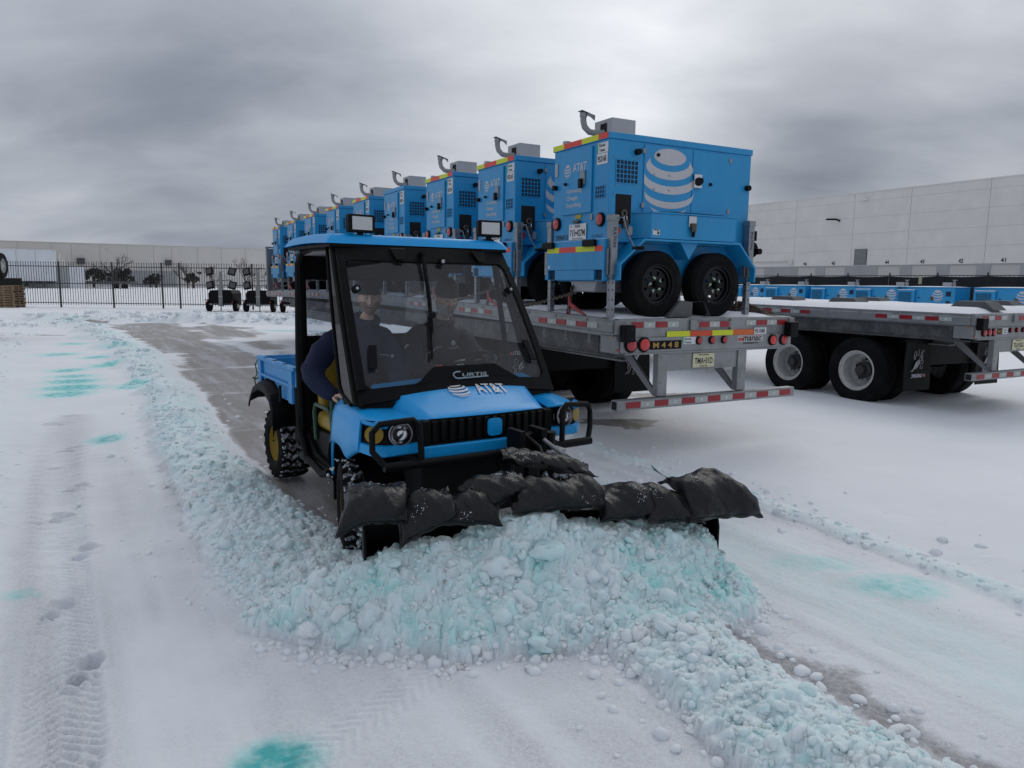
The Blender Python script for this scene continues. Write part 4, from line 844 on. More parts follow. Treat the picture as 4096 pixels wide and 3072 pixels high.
def make_generator(full=True):
    t = empty('generator_trailer', (0, 0, 0)); X0, X1, Y0, Y1, Z0, Z1 = .10, 2.03, .325, 1.35, .40, 1.80
    b = MB().box((X0, Y0, .76), (X1, Y1, 1.765)).box((X0+.02, Y0+.06, .36), (X1-.02, Y1-.06, .76)); body = b.build('body', M_blue, t, 0, .006)
    MB().box((X0-.012, Y0-.012, 1.765), (X1+.012, Y1+.012, 1.83)).build('roof_cap', M_blue, t, 0, .008)
    MB().grid(lambda u, v: (X0+.03+(X1-X0-.06)*u, Y0+.03+(Y1-Y0-.06)*v, 1.832+.012*math.sin(math.pi*u)**.3*math.sin(math.pi*v)**.3), 10, 6).build('roof_snow', M_snowcap, t)
    # control door with raised edge, emblem, words
    d = MB().box((.078, .60, 1.07), (.10, 1.17, 1.735)).build('control_door', M_blue, t, 0, .006)
    globe_mb(MB(), .072, frame((.0765, 1.045, 1.525), (0, -1, 0), (0, 0, 1)), sx=.92).build('emblem', M_logo, d, 0)
    text_mb(MB(), 'AT&T', .26, .085, frame((.0765, .815, 1.55), (0, -1, 0), (0, 0, 1))).build('lettering', M_logo, d, 0)
    for s_, w_, z_ in (('Connecting', .29, 1.31), ('Changes', .21, 1.235), ('Everything', .28, 1.16)):
        text_mb(MB(), s_, w_, .058, frame((.0765, 1.055-w_/2, z_), (0, -1, 0), (0, 0, 1))).build('lettering', M_logo, d, 0)
    MB().box((.06, .70, 1.36), (.078, .78, 1.50)).build('latch_plate', M_grey, d, 0, .004)
    MB().box((.035, .73, 1.325), (.065, .785, 1.42)).build('latch_handle', M_black, d, 0, .006)
    MB().cyl((.05, 1.07, 1.395), (.078, 1.07, 1.395), .016, n=10).build('door_stop', M_black, d)
    MB().cyl((.06, 1.30, 1.38), (.10, 1.30, 1.38), .026, n=12).cyl((.055, 1.30, 1.38), (.065, 1.30, 1.38), .030, n=12).build('door_bumper', M_black, t)
    grille(t, (.0985, .545, 1.20), (0, -1, 0), (0, 0, 1), 4, 3, .040)
    for y in (.436, 1.262):
        l = MB().lathe([(.0, .03), (.058, .028), (.07, .02), (.072, -.0), (.072, .0)], (.0985, y, .985), 0, 24).build('lamp_rim', M_black, t)
        l.scale = (-1, 1, 1); l.location.x = .0985*2
        MB().lathe([(0, -.036), (.035, -.034), (.055, -.028)], (.0985, y, .985), 0, 24).build('tail_lamp', M_red, t)
    pl = MB().box((.086, .684, .80), (.092, 1.008, .965)).build('licence_plate', M_white, t, 0, .004)
    text_mb(MB(), '715\u2022427M', .285, .07, frame((.0845, .846, .872), (0, -1, 0), (0, 0, 1))).build('lettering', M_ink, pl, 0)
    text_mb(MB(), 'TEXAS', .11, .026, frame((.0845, .846, .94), (0, -1, 0), (0, 0, 1))).build('lettering', M_ink, pl, 0)
    text_mb(MB(), 'The Lone Star State', .20, .014, frame((.0845, .846, .815), (0, -1, 0), (0, 0, 1))).build('lettering', M_ink, pl, 0)
    st = MB(); st.add([(.0845, .965+.014*math.cos(a)*(1 if i % 2 == 0 else .42), .94+.014*math.sin(a)*(1 if i % 2 == 0 else .42)) for i, a in enumerate([math.pi/2+k*math.pi/5 for k in range(10)])], [tuple(range(10))]); st.build('star', M_ink, pl, 0)
    text_mb(MB(), 'T303HM-MT-LB', .26, .055, frame((.0985, 1.175, .835), (0, -1, 0), (0, 0, 1))).build('model_lettering', M_ink, t, 0)
    text_mb(MB(), 'S11T156-C2', .20, .03, frame((.0985, .50, .825), (0, -1, 0), (0, 0, 1))).build('model_lettering', mat('dark_blue_ink', (.008, .06, .17), .5), t, 0)
    MB().box((.09, .79, 1.02), (.0985, .90, 1.06)).build('warning_sticker', mat('worn_yellow_sticker', (.42, .36, .05), .6), t, 0)
    MB().box((.06, .80, .975), (.10, .91, 1.0)).build('plate_lamp', M_chain, t, 0, .006)
    MB().box((.085, .58, .99), (.10, .62, 1.05)).build('catch', M_grey, t, 0, .003)
    MB().box((.092, 1.27, 1.50), (.0985, 1.325, 1.64)).build('data_plate', M_boxgrey, t, 0)
    # side panels: grille, exhaust opening, two doors with the big striped globe
    grille(t, (.185, .3235, 1.345), (1, 0, 0), (0, 0, 1), 6, 5, .045)
    for x, z in ((.16, 1.60), (.47, 1.60), (.19, 1.32), (.43, 1.32), (.165, 1.24), (.41, 1.24)): MB().cyl((x, .318, z), (x, .325, z), .007, n=8).build('bolt', M_grey, t, 0)
    op = MB().box((.19, .322, .94), (.385, .3245, 1.235)).build('opening', M_dark, t, 0)
    MB().lathe([(.016, -.008), (.030, -.012), (.042, -.004), (.042, .004), (.016, .006), (.016, -.008)], (.29, .305, 1.045), 1, 20).build('padlock_disc', M_chain, op)
    MB().box((.27, .285, .90), (.335, .315, .985)).build('padlock', M_chain, op, 0, .006); MB().tube([(.285, .30, .98), (.285, .30, 1.02), (.32, .30, 1.02), (.32, .30, .98)], .006, 6).build('shackle', M_chrome, op)
    doors_ = []
    for x0, x1 in ((.53, 1.17), (1.178, 1.70)):
        dd = MB().box((x0, .314, 1.075), (x1, .325, 1.745)).build('service_door', M_blue, t, 0, .003); doors_.append(dd)
        for z in (1.14, 1.68): MB().box((x0-.025 if x0 < 1 else x1-.01, .305, z-.025), (x0+.012 if x0 < 1 else x1+.025, .314, z+.025)).build('hinge', M_grey, dd, 0, .003)
    gx0, gx1 = .531, 1.25
    g = globe_mb(MB(), .355, frame((.865, .3125, 1.385), (1, 0, 0), (0, 0, 1)), n=40)
    g.v = [(min(max(p[0], .532), 1.25), .3125, min(1.742, max(1.078, p[2]))) for p in g.v]
    g.build('emblem', M_logo, t, 0)
    MB().box((1.185, .285, 1.36), (1.29, .312, 1.50)).build('latch_plate', M_chrome, t, 0, .004); MB().cyl((1.24, .26, 1.42), (1.24, .30, 1.44), .045, .035, 14).build('latch_lock', M_black, t)
    for x, z in ((.435, 1.66), (.70, 1.655), (1.43, 1.41), (1.98, 1.41)): MB().cyl((x, .275 if x in (.435, 1.98) else .295, z), (x, .325, z), .03 if x in (.435, 1.98) else .017, n=12).build('rubber_stop', M_black, t)
    for x, z in ((.66, 1.46), (.86, 1.46), (.66, 1.31), (.86, 1.31)): MB().cyl((x, .308, z), (x, .3125, z), .009, n=8).build('bolt', M_grey, t, 0)
    # tool box over the fender
    tb = MB().add([(.40, .325, .80), (.50, .13, .80), (1.66, .13, .80), (1.66, .325, .80), (.40, .325, 1.05), (.50, .13, 1.05), (1.66, .13, 1.05), (1.66, .325, 1.05)], [(3, 2, 1, 0), (4, 5, 6, 7), (0, 1, 5, 4), (1, 2, 6, 5), (2, 3, 7, 6), (3, 0, 4, 7)]).build('tool_box', M_blue, t, 0, .005)
    MB().add([(.39, .325, 1.05), (.495, .12, 1.05), (1.665, .12, 1.05), (1.665, .325, 1.05), (.39, .325, 1.066), (.495, .12, 1.066), (1.665, .12, 1.066), (1.665, .325, 1.066)], [(3, 2, 1, 0), (4, 5, 6, 7), (0, 1, 5, 4), (1, 2, 6, 5), (2, 3, 7, 6)]).build('box_lid', M_blue, tb, 0, .003)
    MB().grid(lambda u, v: (.55+1.06*u, .15+.17*v, 1.067+.012*math.sin(math.pi*u)**.4), 8, 3).build('lid_snow', M_snowcap, tb)
    MB().box((.98, .11, .93), (1.08, .13, 1.04)).build('latch_plate', M_chrome, tb, 0, .004); MB().box((1.0, .085, .88), (1.06, .115, .97)).build('padlock', M_chain, tb, 0, .006); MB().cyl((1.03, .10, .83), (1.03, .10, .89), .018, n=8).build('padlock_tail', M_black, tb)
    MB().box((.52, .1275, .835), (.61, .1295, .89)).build('sticker', M_white, tb, 0); MB().box((.575, .1265, .842), (.602, .1272, .87)).box((.53, .1265, .878), (.60, .1272, .888)).build('sticker_print', mat('dark_olive_ink', (.03, .05, .02), .6), tb, 0)
    MB().cyl((1.695, .30, .89), (1.695, .325, .89), .033, n=16).build('marker_lamp', M_amber, t)
    MB().cyl((.20, .29, .875), (.20, .325, .875), .04, n=16).build('side_lamp', M_red, t); MB().box((.345, .30, .83), (.40, .325, .92)).build('socket', M_boxgrey, t, 0, .006)
    # fenders, both sides: bent sheet + inner wall + middle gusset
    for s_, ya, yb in ((0, .125, .40), (1, 1.275, 1.55)):
        path = [(.12, .375), (.12, .54), (.42, .795), (1.73, .795), (1.985, .53), (1.985, .375)]
        f = MB()
        inner = [(.14, .375), (.14, .53), (.43, .773), (1.72, .773), (1.963, .52), (1.963, .375)]
        n = len(path); vs = [(x, ya, z) for x, z in path]+[(x, yb, z) for x, z in path]+[(x, ya, z) for x, z in inner]+[(x, yb, z) for x, z in inner]; fs = []
        for i in range(n-1): fs += [(i, i+1, n+i+1, n+i), (2*n+i+1, 2*n+i, 3*n+i, 3*n+i+1), (i+1, i, 2*n+i, 2*n+i+1), (n+i, n+i+1, 3*n+i+1, 3*n+i)]
        fs += [(0, n, 3*n, 2*n), (n-1, 3*n-1, 4*n-1, 2*n-1)]
        fd = f.add(vs, fs).build('fender', M_blue, t, 0, .004)
        yy = ya+.05 if s_ == 0 else yb-.05
        MB().add([(.93, yy, .773), (1.17, yy, .773), (1.05, yy, .60), (.93, yy+.2*(1-2*s_), .773), (1.17, yy+.2*(1-2*s_), .773), (1.05, yy+.2*(1-2*s_), .60)], [(0, 2, 1), (3, 4, 5), (0, 3, 5, 2), (1, 2, 5, 4)]).build('gusset', M_blue, fd, 0)
        for x in (.63, 1.45): road_wheel(t, (x, ya+.13 if s_ == 0 else yb-.13, .338), side=-1 if s_ == 0 else 1, detail=(s_ == 0))
    MB().box((.5, .42, .30), (1.6, 1.25, .42)).build('axle_beam', M_black, t, 0)
    # rear plate with pockets and stripes
    rp = MB().box((.03, .275, .48), (.10, 1.36, .785)).box((.03, .275, .375), (.10, .30, .48)).box((.03, .44, .375), (.10, 1.19, .478)).box((.03, 1.335, .375), (.10, 1.36, .48)).box((.03, .275, .370), (.10, .44, .376)).box((.03, 1.19, .370), (.10, 1.36, .376)).build('rear_plate', M_blue, t, 0, .004)
    MB().box((.06, .30, .376), (.09, .44, .479)).box((.06, 1.19, .376), (.09, 1.335, .479)).build('fork_pocket', mat('dark_blue_recess', (.004, .02, .05), .8), rp, 0)
    MB().box((.05, .285, .7855), (.098, 1.35, .79)).build('ledge_snow', M_snowcap, rp, 0)
    MB().box((.015, .36, .37), (.03, .37, .38)).build('stud', M_grey, rp, 0)
    ys = [(1.352, 1.11, M_ytape), (1.11, .78, M_rtape), (.78, .43, M_ytape), (.43, .30, M_rtape)]
    for a, bb, m_ in ys: MB().box((.0275, bb, .665), (.03, a, .722)).build('stripe', m_, rp, 0)
    for y in (.40, 1.20): 
        q = MB().box((-.01, y-.0, .715), (.03, y+.22, .785)).build('rubber_block', M_black, rp, 0, .01)
        MB().disc((-.0115, y+.05, .75), (-1, 0, 0), .013, 10).disc((-.0115, y+.17, .75), (-1, 0, 0), .013, 10).build('bolt_hole', M_dark, q, 0)
    MB().box((.0275, 1.30, .50), (.03, 1.33, .53)).build('sticker', M_white, rp, 0)
    MB().prism([(.50, .375), (1.02, .375), (.96, .25), (.56, .25)], 0, .12, .5).build('fuel_tank', M_boxgrey, t, 0, .015)
    jack(t, .115, .255); jack(t, .115, 1.40, crank=0); jack(t, 1.99, .255, top=1.05, crank=0); jack(t, 1.99, 1.40, crank=0)
    # exhaust housing and pipe, lifting eye, hitch
    ex = MB().box((.27, .53, 1.84), (.57, .84, 2.02)).build('exhaust_housing', M_boxgrey, t, 0, .004)
    MB().box((.265, .62, 1.86), (.2695, .73, 1.98)).build('housing_slot', M_dark, ex, 0)
    pts = [(.30, .66, 1.895), (.22, .71, 1.882), (.15, .76, 1.90), (.11, .79, 1.95), (.098, .80, 2.01), (.098, .80, 2.07)]
    MB().tube(pts, .032, 12).build('exhaust_pipe', M_alu, t)
    MB().cyl((.098, .80, 2.05), (.098, .80, 2.09), .038, n=14).add([(.055, .76, 2.11), (.055, .85, 2.11), (.185, .80, 2.06), (.185, .71, 2.06), (.20, .74, 2.01)], [(0, 1, 2, 3), (3, 2, 1, 0), (3, 2, 4), (4, 2, 3)]).build('rain_flap', M_grey, t, 0)
    MB().cyl((.16, 1.20, 1.83), (.16, 1.20, 1.87), .045, n=14).build('filler_cap', M_boxgrey, t)
    MB().tube([(1.03, .84, 1.83)]+[(1.10+.07*math.cos(a), .84, 1.86+.07*math.sin(a)) for a in np.linspace(math.pi, 0, 12)]+[(1.17, .84, 1.83)], .024, 8).build('lifting_eye', M_black, t)
    MB().box((2.03, .72, .42), (2.5, .96, .52)).box((2.45, .78, .46), (2.62, .9, .6)).build('drawbar', M_blue, t, 0, .006)
    hc = MB().box((2.05, .30, .84), (2.16, .42, .95)).cyl((2.08, .28, .74), (2.08, .40, .74), .09, n=16).cyl((2.14, .22, .72), (2.14, .3, .72), .035, n=10).build('coupler', M_black, t, 30, .004)
    for k in range(4): MB().tube([(2.05, .32+.02*k, .72), (2.06+.03*k, .30, .55), (2.03+.02*k, .30, .38+.03*k), (2.10, .34, .30+.02*k)], .006, 5).build('cable', M_black, t)
    # top warning stripe
    if full:
        for a, bb, m_ in ((.337, .50, M_rtape), (.50, .80, M_ytape), (.80, 1.14, M_rtape), (1.14, 1.36, M_ytape)): MB().box((.0845, a, 1.772), (.088, bb, 1.828)).build('stripe', m_, t, 0)
    MB().box((.0955, .345, 1.64), (.0985, .53, 1.74)).build('place_sticker', M_white, t, 0); MB().box((.094, .515, 1.642), (.0954, .53, 1.738)).build('sticker_edge', M_green, t, 0)
    text_mb(MB(), 'Ennis', .10, .03, frame((.0938, .445, 1.715), (0, -1, 0), (0, 0, 1))).build('lettering', M_ink, t, 0); text_mb(MB(), 'Texas', .10, .03, frame((.0938, .445, 1.668), (0, -1, 0), (0, 0, 1))).build('lettering', M_ink, t, 0)
    return t
def unit_number(t, s_):
    n = MB().box((.0955, .35, 1.53), (.0985, .53, 1.635)).build('number_sticker', M_white, t, 0)
    text_mb(MB(), s_, .145, .06, frame((.0938, .445, 1.583), (0, -1, 0), (0, 0, 1))).build('lettering', M_ink, n, 0)
GL = [.33, 2.26, 4.09, 6.08, 7.95, 10.03, 12.12, 14.13, 16.17]
def camber(l): return .105*math.sin(math.pi*min(max(l/17.8, 0), 1))
glabels = ['nearest blue generator trailer on the loaded flatbed, plate 715 427M and sticker 952168', 'second blue generator trailer from the rear of the loaded flatbed, sticker 952165', 'third blue generator trailer along the flatbed, sticker 952154',
           'fourth blue generator trailer along the flatbed, the one without a red and yellow roof stripe', 'fifth blue generator trailer along the flatbed, just right of the left roof lamp', 'sixth blue generator trailer along the flatbed, directly behind the left roof lamp',
           'seventh blue generator trailer along the flatbed, third from its far end', 'eighth blue generator trailer along the flatbed, second from its far end', 'ninth and farthest blue generator trailer, beside the flatbed headboard']
gen = make_generator(); index_kids(gen); gens = []
nums = ['952168', '952165', '952154', '957814']
for i, l in enumerate(GL):
    loc = yw(0, l-.33, 1.452+(camber(l+.5) if i else .004))
    g_ = gen if i == 0 else copy_tree(gen)
    g_.location = loc; g_.rotation_euler = (0, 0, YA); tag(g_, glabels[i], 'generator', 'generators standing crosswise on the loaded flatbed'); gens.append(g_)
for i, g_ in enumerate(gens): unit_number(g_, nums[i] if i < 4 else nums[(i*7) % 3])
for o in [o for o in bpy.data.objects if o.parent == gens[3] and o.name.startswith('stripe')]: bpy.data.objects.remove(o)

# ---------------------------------------------------------------- flatbed semi-trailers
def ctape(parent, p0, p1, nrm, n, zc, hgt=.055, skip=(), start_red=True, wfrac=1.0, gap=0.0):
    """alternating red / silver reflector pieces from p0 to p1 (x,y), facing nrm"""
    p0 = Vector(p0); p1 = Vector(p1); d = (p1-p0)/n; ax = d.normalized(); L_ = d.length*wfrac
    for i in range(n):
        if i in skip: continue
        c = p0+d*(i+.5); red = (i % 2 == 0) == start_red
        o = MB().box((-L_/2, -.0015, -hgt/2), (L_/2, .0015, hgt/2)).build('reflector', M_redtape if red else M_whtape, parent, 0); off = Vector((*nrm, 0))*.002
        o.location = (c.x+off.x, c.y+off.y, zc); o.rotation_euler = (0, 0, math.atan2(ax.y, ax.x))
        if not red:
            m_ = MB(); s = .018
            m_.add([(-s, -.0022, 0), (-s*.3, -.0022, -s*.5), (s*.2, -.0022, -s*1.1), (s*.5, -.0022, -s*.2), (s*1.2, -.0022, s*.9), (s*.1, -.0022, s*.4), (-s*.2, -.0022, s*.9), (-s*.4, -.0022, s*.2)], [tuple(range(8))]).build('bird_mark', M_white, o, 0)
def griffin(parent, M_):
    """line drawing of a winged beast"""
    g = MB(); r_ = .0035
    def ln(pts): g.tube([M_ @ Vector((p[0], p[1], 0)) for p in pts], r_, 4, caps=False)
    ln([(-.09, .10), (-.07, .14), (-.03, .13), (-.04, .09), (-.08, .07), (-.02, .05), (0, .0), (-.02, -.05), (.04, -.07), (.09, -.05), (.10, 0)])
    for i in range(9): ln([(-.0+.008*i, .0+.004*i), (.05+.012*i, .06+.014*i), (.09+.012*i, .13+.009*i-.0006*i*i)])
    for i in range(5): ln([(-.02, .05-.01*i), (.02, .09-.008*i), (.06, .14-.012*i)])
    ln([(-.08, .07), (-.10, .03), (-.07, 0), (-.08, -.04), (-.06, -.09), (-.10, -.13), (-.12, -.14)]); ln([(-.05, .03), (-.06, -.02), (-.03, -.06), (-.04, -.11), (-.07, -.14)]); ln([(.04, -.07), (.01, -.11), (.04, -.14), (.0, -.15)]); ln([(.09, -.05), (.07, -.10), (.10, -.13), (.12, -.10)])
    ln([(.10, 0), (.13, -.04), (.12, -.09)])
    return g.build('winged_emblem', M_logo, parent, 0)
def flatbed(root, LEN, marks, plate, tag_no, side_lamps, loaded):
    Zt = 1.45; t = root; Wd = 2.455; NS = 40
    def bend(l): return camber(l) if loaded else .02*math.sin(math.pi*min(l/LEN, 1))
    # deck planks (narrow extruded boards) seen on the rear edge and sides
    dk = MB(); dk.grid(lambda u, v: (.02+(Wd-.04)*u, .03+(LEN-.03)*v, Zt-.012+bend(LEN*v)), 2, NS, thick=.03); dk.build('deck', M_alu, t, 0)
    def snow(u, v):
        x = .05+(Wd-.10)*u; y = .10+(LEN-.2)*v; e_ = min(u, 1-u)*Wd; f_ = min(v, 1-v)*LEN; k = min(1, (min(e_, f_)/.22))**.6
        wx = .012*math.sin(7*u+3*y)+.006*math.sin(y*9+u*4)
        return (x, y, Zt-.006+bend(LEN*v)+(.034 if loaded else .085)*k+wx*k*.6)
    MB().grid(snow, 14, 150).build('deck_snow', M_snowcap, t)
    for x0, sgn in ((0, -1), (Wd, 1)):
        r_ = MB(); a, b = (x0, x0+.05) if sgn < 0 else (x0-.05, x0)
        r_.grid(lambda u, v: (x0-.0+.012*sgn*(1 if .25 < u < .8 else 0), .02+(LEN-.02)*v, Zt+bend(LEN*v)-.155*u), 8, NS, thick=.02*(-sgn), flip=False)
        r_.grid(lambda u, v: (x0-sgn*.06*u, .02+(LEN-.02)*v, Zt+.004+bend(LEN*v)), 1, NS); sr = r_.build('side_rail', M_alu, t, 25)
        MB().grid(lambda u, v: (x0-sgn*.02, .02+(LEN-.02)*v, Zt-.155-.02*u+bend(LEN*v)), 1, NS, thick=.01).build('rail_lip', M_grey, sr, 0)
        pk = None
        for i in range(int(LEN/.6)):
            y = .5+i*.6; q = MB().box((-.03, -.04, -.07), (.0, .04, .0)) if pk is None else None
            if pk is None: pk = q.build('stake_pocket', M_alu, sr, 0, .004); pk.location = (x0+(.0 if sgn < 0 else .03), y, Zt-.01+bend(y))
            else: inst(pk, sr, (x0+(.0 if sgn < 0 else .03), y, Zt-.01+bend(y)))
        # reflector runs along the rail
        for (ya, yb, n) in ((.25, 1.42, 6), (2.6, 3.6, 5), (4.6, 5.5, 5), (6.9, 7.8, 5), (9.1, 10, 5), (11.3, 12.2, 5), (13.5, 14.4, 5), (15.6, 17.2, 7)):
            if sgn > 0 and loaded: break
            bm = bend((ya+yb)/2); xo = x0+sgn*.036
            if sgn < 0: ctape(t, (xo, yb), (xo, ya), (-1, 0), n, Zt-.085+bm, .055, wfrac=.92)
            else: ctape(t, (xo, ya), (xo, yb), (1, 0), n, Zt-.085+bm, .055, wfrac=.92)
    # frame beams
    for x in (.62, 1.72):
        MB().grid(lambda u, v: (x+.02*(u-.5), .62+(LEN-2.5)*v, Zt-.17-(.32 if v < .70 else .55)*u), 1, 24).build('frame_web', M_alu, t, 0)
        MB().box((x-.07, .62, .955), (x+.09, LEN-5, .975)).build('frame_flange', M_alu, t, 0)
    MB().box((.03, .05, 1.07), (.06, LEN-3, 1.09)).box((.05, .35, 1.09), (.06, LEN-3, Zt-.16)).build('side_skirt_beam', mat('grimy_frame_paint', (.05, .052, .056), .6, var=.3, vscale=5, col2=(.1, .1, .1), cscale=6), t, 0)
    for i in range(int(LEN/.45)-4):
        y = .5+i*.45; MB().box((.05, y, Zt-.27), (Wd-.05, y+.05, Zt-.16)).build('cross_member', M_alu, t, 0)
    # rear beam
    rb = MB().box((.03, -.02, 1.27), (Wd-.03, .06, Zt+.005)).box((.04, -.03, 1.12), (Wd-.04, .05, 1.27)).box((.10, -.028, 1.098), (Wd-.1, .03, 1.12)).box((0, -.01, 1.115), (.05, .25, Zt-.16)).box((Wd-.05, -.01, 1.115), (Wd, .25, Zt-.16)).build('rear_beam', M_alu, t, 0, .006)
    MB().box((-.012, -.035, 1.30), (.07, .10, Zt-.005)).box((Wd-.07, -.035, 1.30), (Wd+.012, .10, Zt-.005)).build('corner_casting', M_alu, rb, 0, .006)
    MB().box((.92, -.045, 1.33), (1.0, -.02, 1.44)).box((1.48, -.045, 1.33), (1.52, -.02, 1.44)).box((1.0, -.042, 1.352), (1.48, -.02, 1.42)).build('rub_plate', M_alu, rb, 0, .003)
    ctape(rb, (.17, -.022), (.78, -.022), (0, -1), 4, 1.395, .058, wfrac=.92); ctape(rb, (1.04, -.043), (1.46, -.043), (0, -1), 3, 1.388, .058); ctape(rb, (1.72, -.022), (2.36, -.022), (0, -1), 4, 1.395, .055, start_red=False, wfrac=.92)
    for x in (.085, Wd-.085):
        q = MB().box((x-.065, -.13, 1.235), (x+.065, -.036, 1.40)).build('rubber_dock_bumper', M_black, rb, 0, .012)
        for z in (1.275, 1.36): MB().disc((x+.02, -.131, z), (0, -1, 0), .018, 10).build('bolt_hole', M_dark, q, 0)
    for x, r_, m_ in side_lamps:
        q = MB().lathe([(0, -.045), (r_*.8, -.045), (r_, -.038), (r_*1.02, -.02)], (x, -.01, 1.20 if r_ > .05 else 1.222), 1, 24).build('lamp_grommet', M_black, rb); MB().lathe([(0, -.056), (r_*.5, -.055), (r_*.78, -.046)], (x, -.01, 1.20 if r_ > .05 else 1.222), 1, 24).build('tail_lamp', m_, q)
    MB().cyl((-.004, .05, 1.27), (.006, .05, 1.27), .013, n=10).build('marker_lamp', M_amber, rb); MB().cyl((.02, -.022, 1.15), (.02, -.03, 1.15), .013, n=10).build('marker_lamp', M_red, rb)
    marks(rb)
    # under-ride guard
    for x in (.53, 1.64):
        MB().box((x, -.02, .66), (x+.125, .06, 1.10)).build('guard_post', M_alu, t, 0, .006)
        MB().prism([(.0, .66), (.09, .66), (.62, 1.05), (.5, 1.09)], 0, x+.02, x+.05).build('guard_brace', M_alu, t, 0, .004)
        for z in (.80, 1.06): MB().cyl((x+.04, -.026, z), (x+.04, -.02, z), .012, n=8).build('bolt', M_grey, t, 0)
    gb = MB().box((-.0, -.06, .55), (Wd+.05, .04, .653)).build('guard_bar', M_alu, t, 0, .006)
    MB().box((-.002, -.048, .562), (.02, .028, .641)).build('tube_end', M_dark, gb, 0)
    ctape(gb, (.11, -.061), (2.44, -.061), (0, -1), 13, .602, .062, wfrac=.98)
    pn = MB().box((.655, -.0, .915), (1.64, .015, 1.10)).build('plate_panel', M_alu, t, 0, .003)
    lp = MB().box((1.0, -.012, .935), (1.30, -.004, 1.085)).build('licence_plate', M_cream, pn, 0, .004)
    text_mb(MB(), plate, .25, .065, frame((1.15, -.0135, 1.005), (1, 0, 0), (0, 0, 1))).build('lettering', M_ink, lp, 0); text_mb(MB(), 'New Jersey', .14, .022, frame((1.15, -.0135, 1.068), (1, 0, 0), (0, 0, 1)), shear=.2).build('lettering', M_ink, lp, 0)
    text_mb(MB(), 'TRAILER', .11, .015, frame((1.15, -.0135, .95), (1, 0, 0), (0, 0, 1))).build('lettering', M_ink, lp, 0)
    MB().box((1.11, -.02, 1.095), (1.2, .0, 1.115)).build('plate_lamp', M_white, pn, 0, .003)
    # mud flaps
    FYL = 1.53 if loaded else 0.0
    for x0 in (.02, Wd-.62):
        mf = MB().grid(lambda u, v: (x0+.60*u, .92+FYL+.015*math.sin(v*3+u*2), 1.02-.74*v), 4, 6, thick=.01).build('mud_flap', M_black, t)
        MB().box((x0-.02, .90+FYL, 1.0), (x0+.62, .94+FYL, 1.04)).build('flap_hanger', M_black, mf, 0)
        if loaded:
            text_mb(MB(), 'manac', .24, .055, frame((x0+.30, .897+FYL, .90), (1, 0, 0), (0, 0, 1)), shear=.25).build('lettering', M_logo, mf, 0)
            MB().disc((x0+.10, .897+FYL, .895), (0, -1, 0), .024, 14).disc((x0+.15, .897+FYL, .895), (0, -1, 0), .024, 14).build('dot', M_red, mf, 0)
            griffin(mf, frame((x0+.28, .897+FYL, .68), (1, 0, 0), (0, 0, 1)))
        else:
            text_mb(MB(), 'manac', .26, .055, frame((x0+.27, .897, .50), (-1, 0, 0), (0, 0, -1)), shear=.25).build('lettering', M_logo, mf, 0)
            MB().disc((x0+.45, .897, .50), (0, -1, 0), .024, 14).build('dot', M_red, mf, 0); griffin(mf, frame((x0+.3, .897, .74), (-1, 0, 0), (0, 0, -1)))
    # axles: dual wheels each side
    for y in (1.70+FYL, 3.02+FYL):
        MB().cyl((.2, y, .54), (Wd-.2, y, .54), .07, n=12).build('axle', M_black, t)
        for x0, s_ in ((.14, -1), (.47, -1), (Wd-.14, 1), (Wd-.47, 1)):
            w_ = road_wheel_big(t, (x0, y, .505 if not loaded else .5), s_ if abs(x0-Wd/2) > .9 else 0)
    MB().box((.45, 1.0+FYL, .62), (Wd-.45, 3.8+FYL, 1.0)).build('suspension', M_black, t, 0, .02)
    return t
def road_wheel_big(parent, c, side):
    r = .52; w2 = .14
    t = MB().lathe([(r*.56, -w2*.8), (r*.62, -w2), (r*.8, -w2*1.08), (r*.94, -w2*.98), (r*.99, -w2*.8), (r, -w2*.6), (r, -w2*.35), (r*.985, -w2*.33), (r*.985, -w2*.29), (r, -w2*.27), (r, w2*.27), (r*.985, w2*.29), (r*.985, w2*.33), (r, w2*.35), (r, w2*.6), (r*.99, w2*.8), (r*.94, w2*.98), (r*.8, w2*1.08), (r*.62, w2), (r*.56, w2*.8)], (0, 0, 0), 0, 56)
    o = t.build('wheel', M_rubber, parent, 30, loc=c)
    if side:
        q = side*w2
        rm = MB().lathe([(r*.60, q*1.0), (r*.575, q*1.02), (r*.55, q*.8), (r*.50, q*.75), (r*.48, -q*.6), (r*.38, -q*.75), (r*.36, -q*.7), (r*.0, -q*.7)], (0, 0, 0), 0, 44).build('rim', M_wrim, o, 30)
        MB().lathe([(0, q*.55), (.06, q*.55), (.075, q*.45), (.085, -q*.1), (.13, -q*.3), (.13, -q*.6)], (0, 0, 0), 0, 24).build('hub', mat('greasy_grey_hub', (.05, .05, .052), .5, .3), o)
        for i in range(10):
            a = 2*math.pi*i/10; MB().cyl((-q*.72, .155*math.cos(a), .155*math.sin(a)), (-q*.42, .155*math.cos(a), .155*math.sin(a)), .017, n=6).build('wheel_nut', M_grey, rm)
            if i % 2 == 0: a += .31; MB().disc((-q*.695 if q < 0 else -q*.695, .168*math.cos(a), .168*math.sin(a)), (side, 0, 0), .026, 12).build('hand_hole', M_dark, rm, 0)
    return o
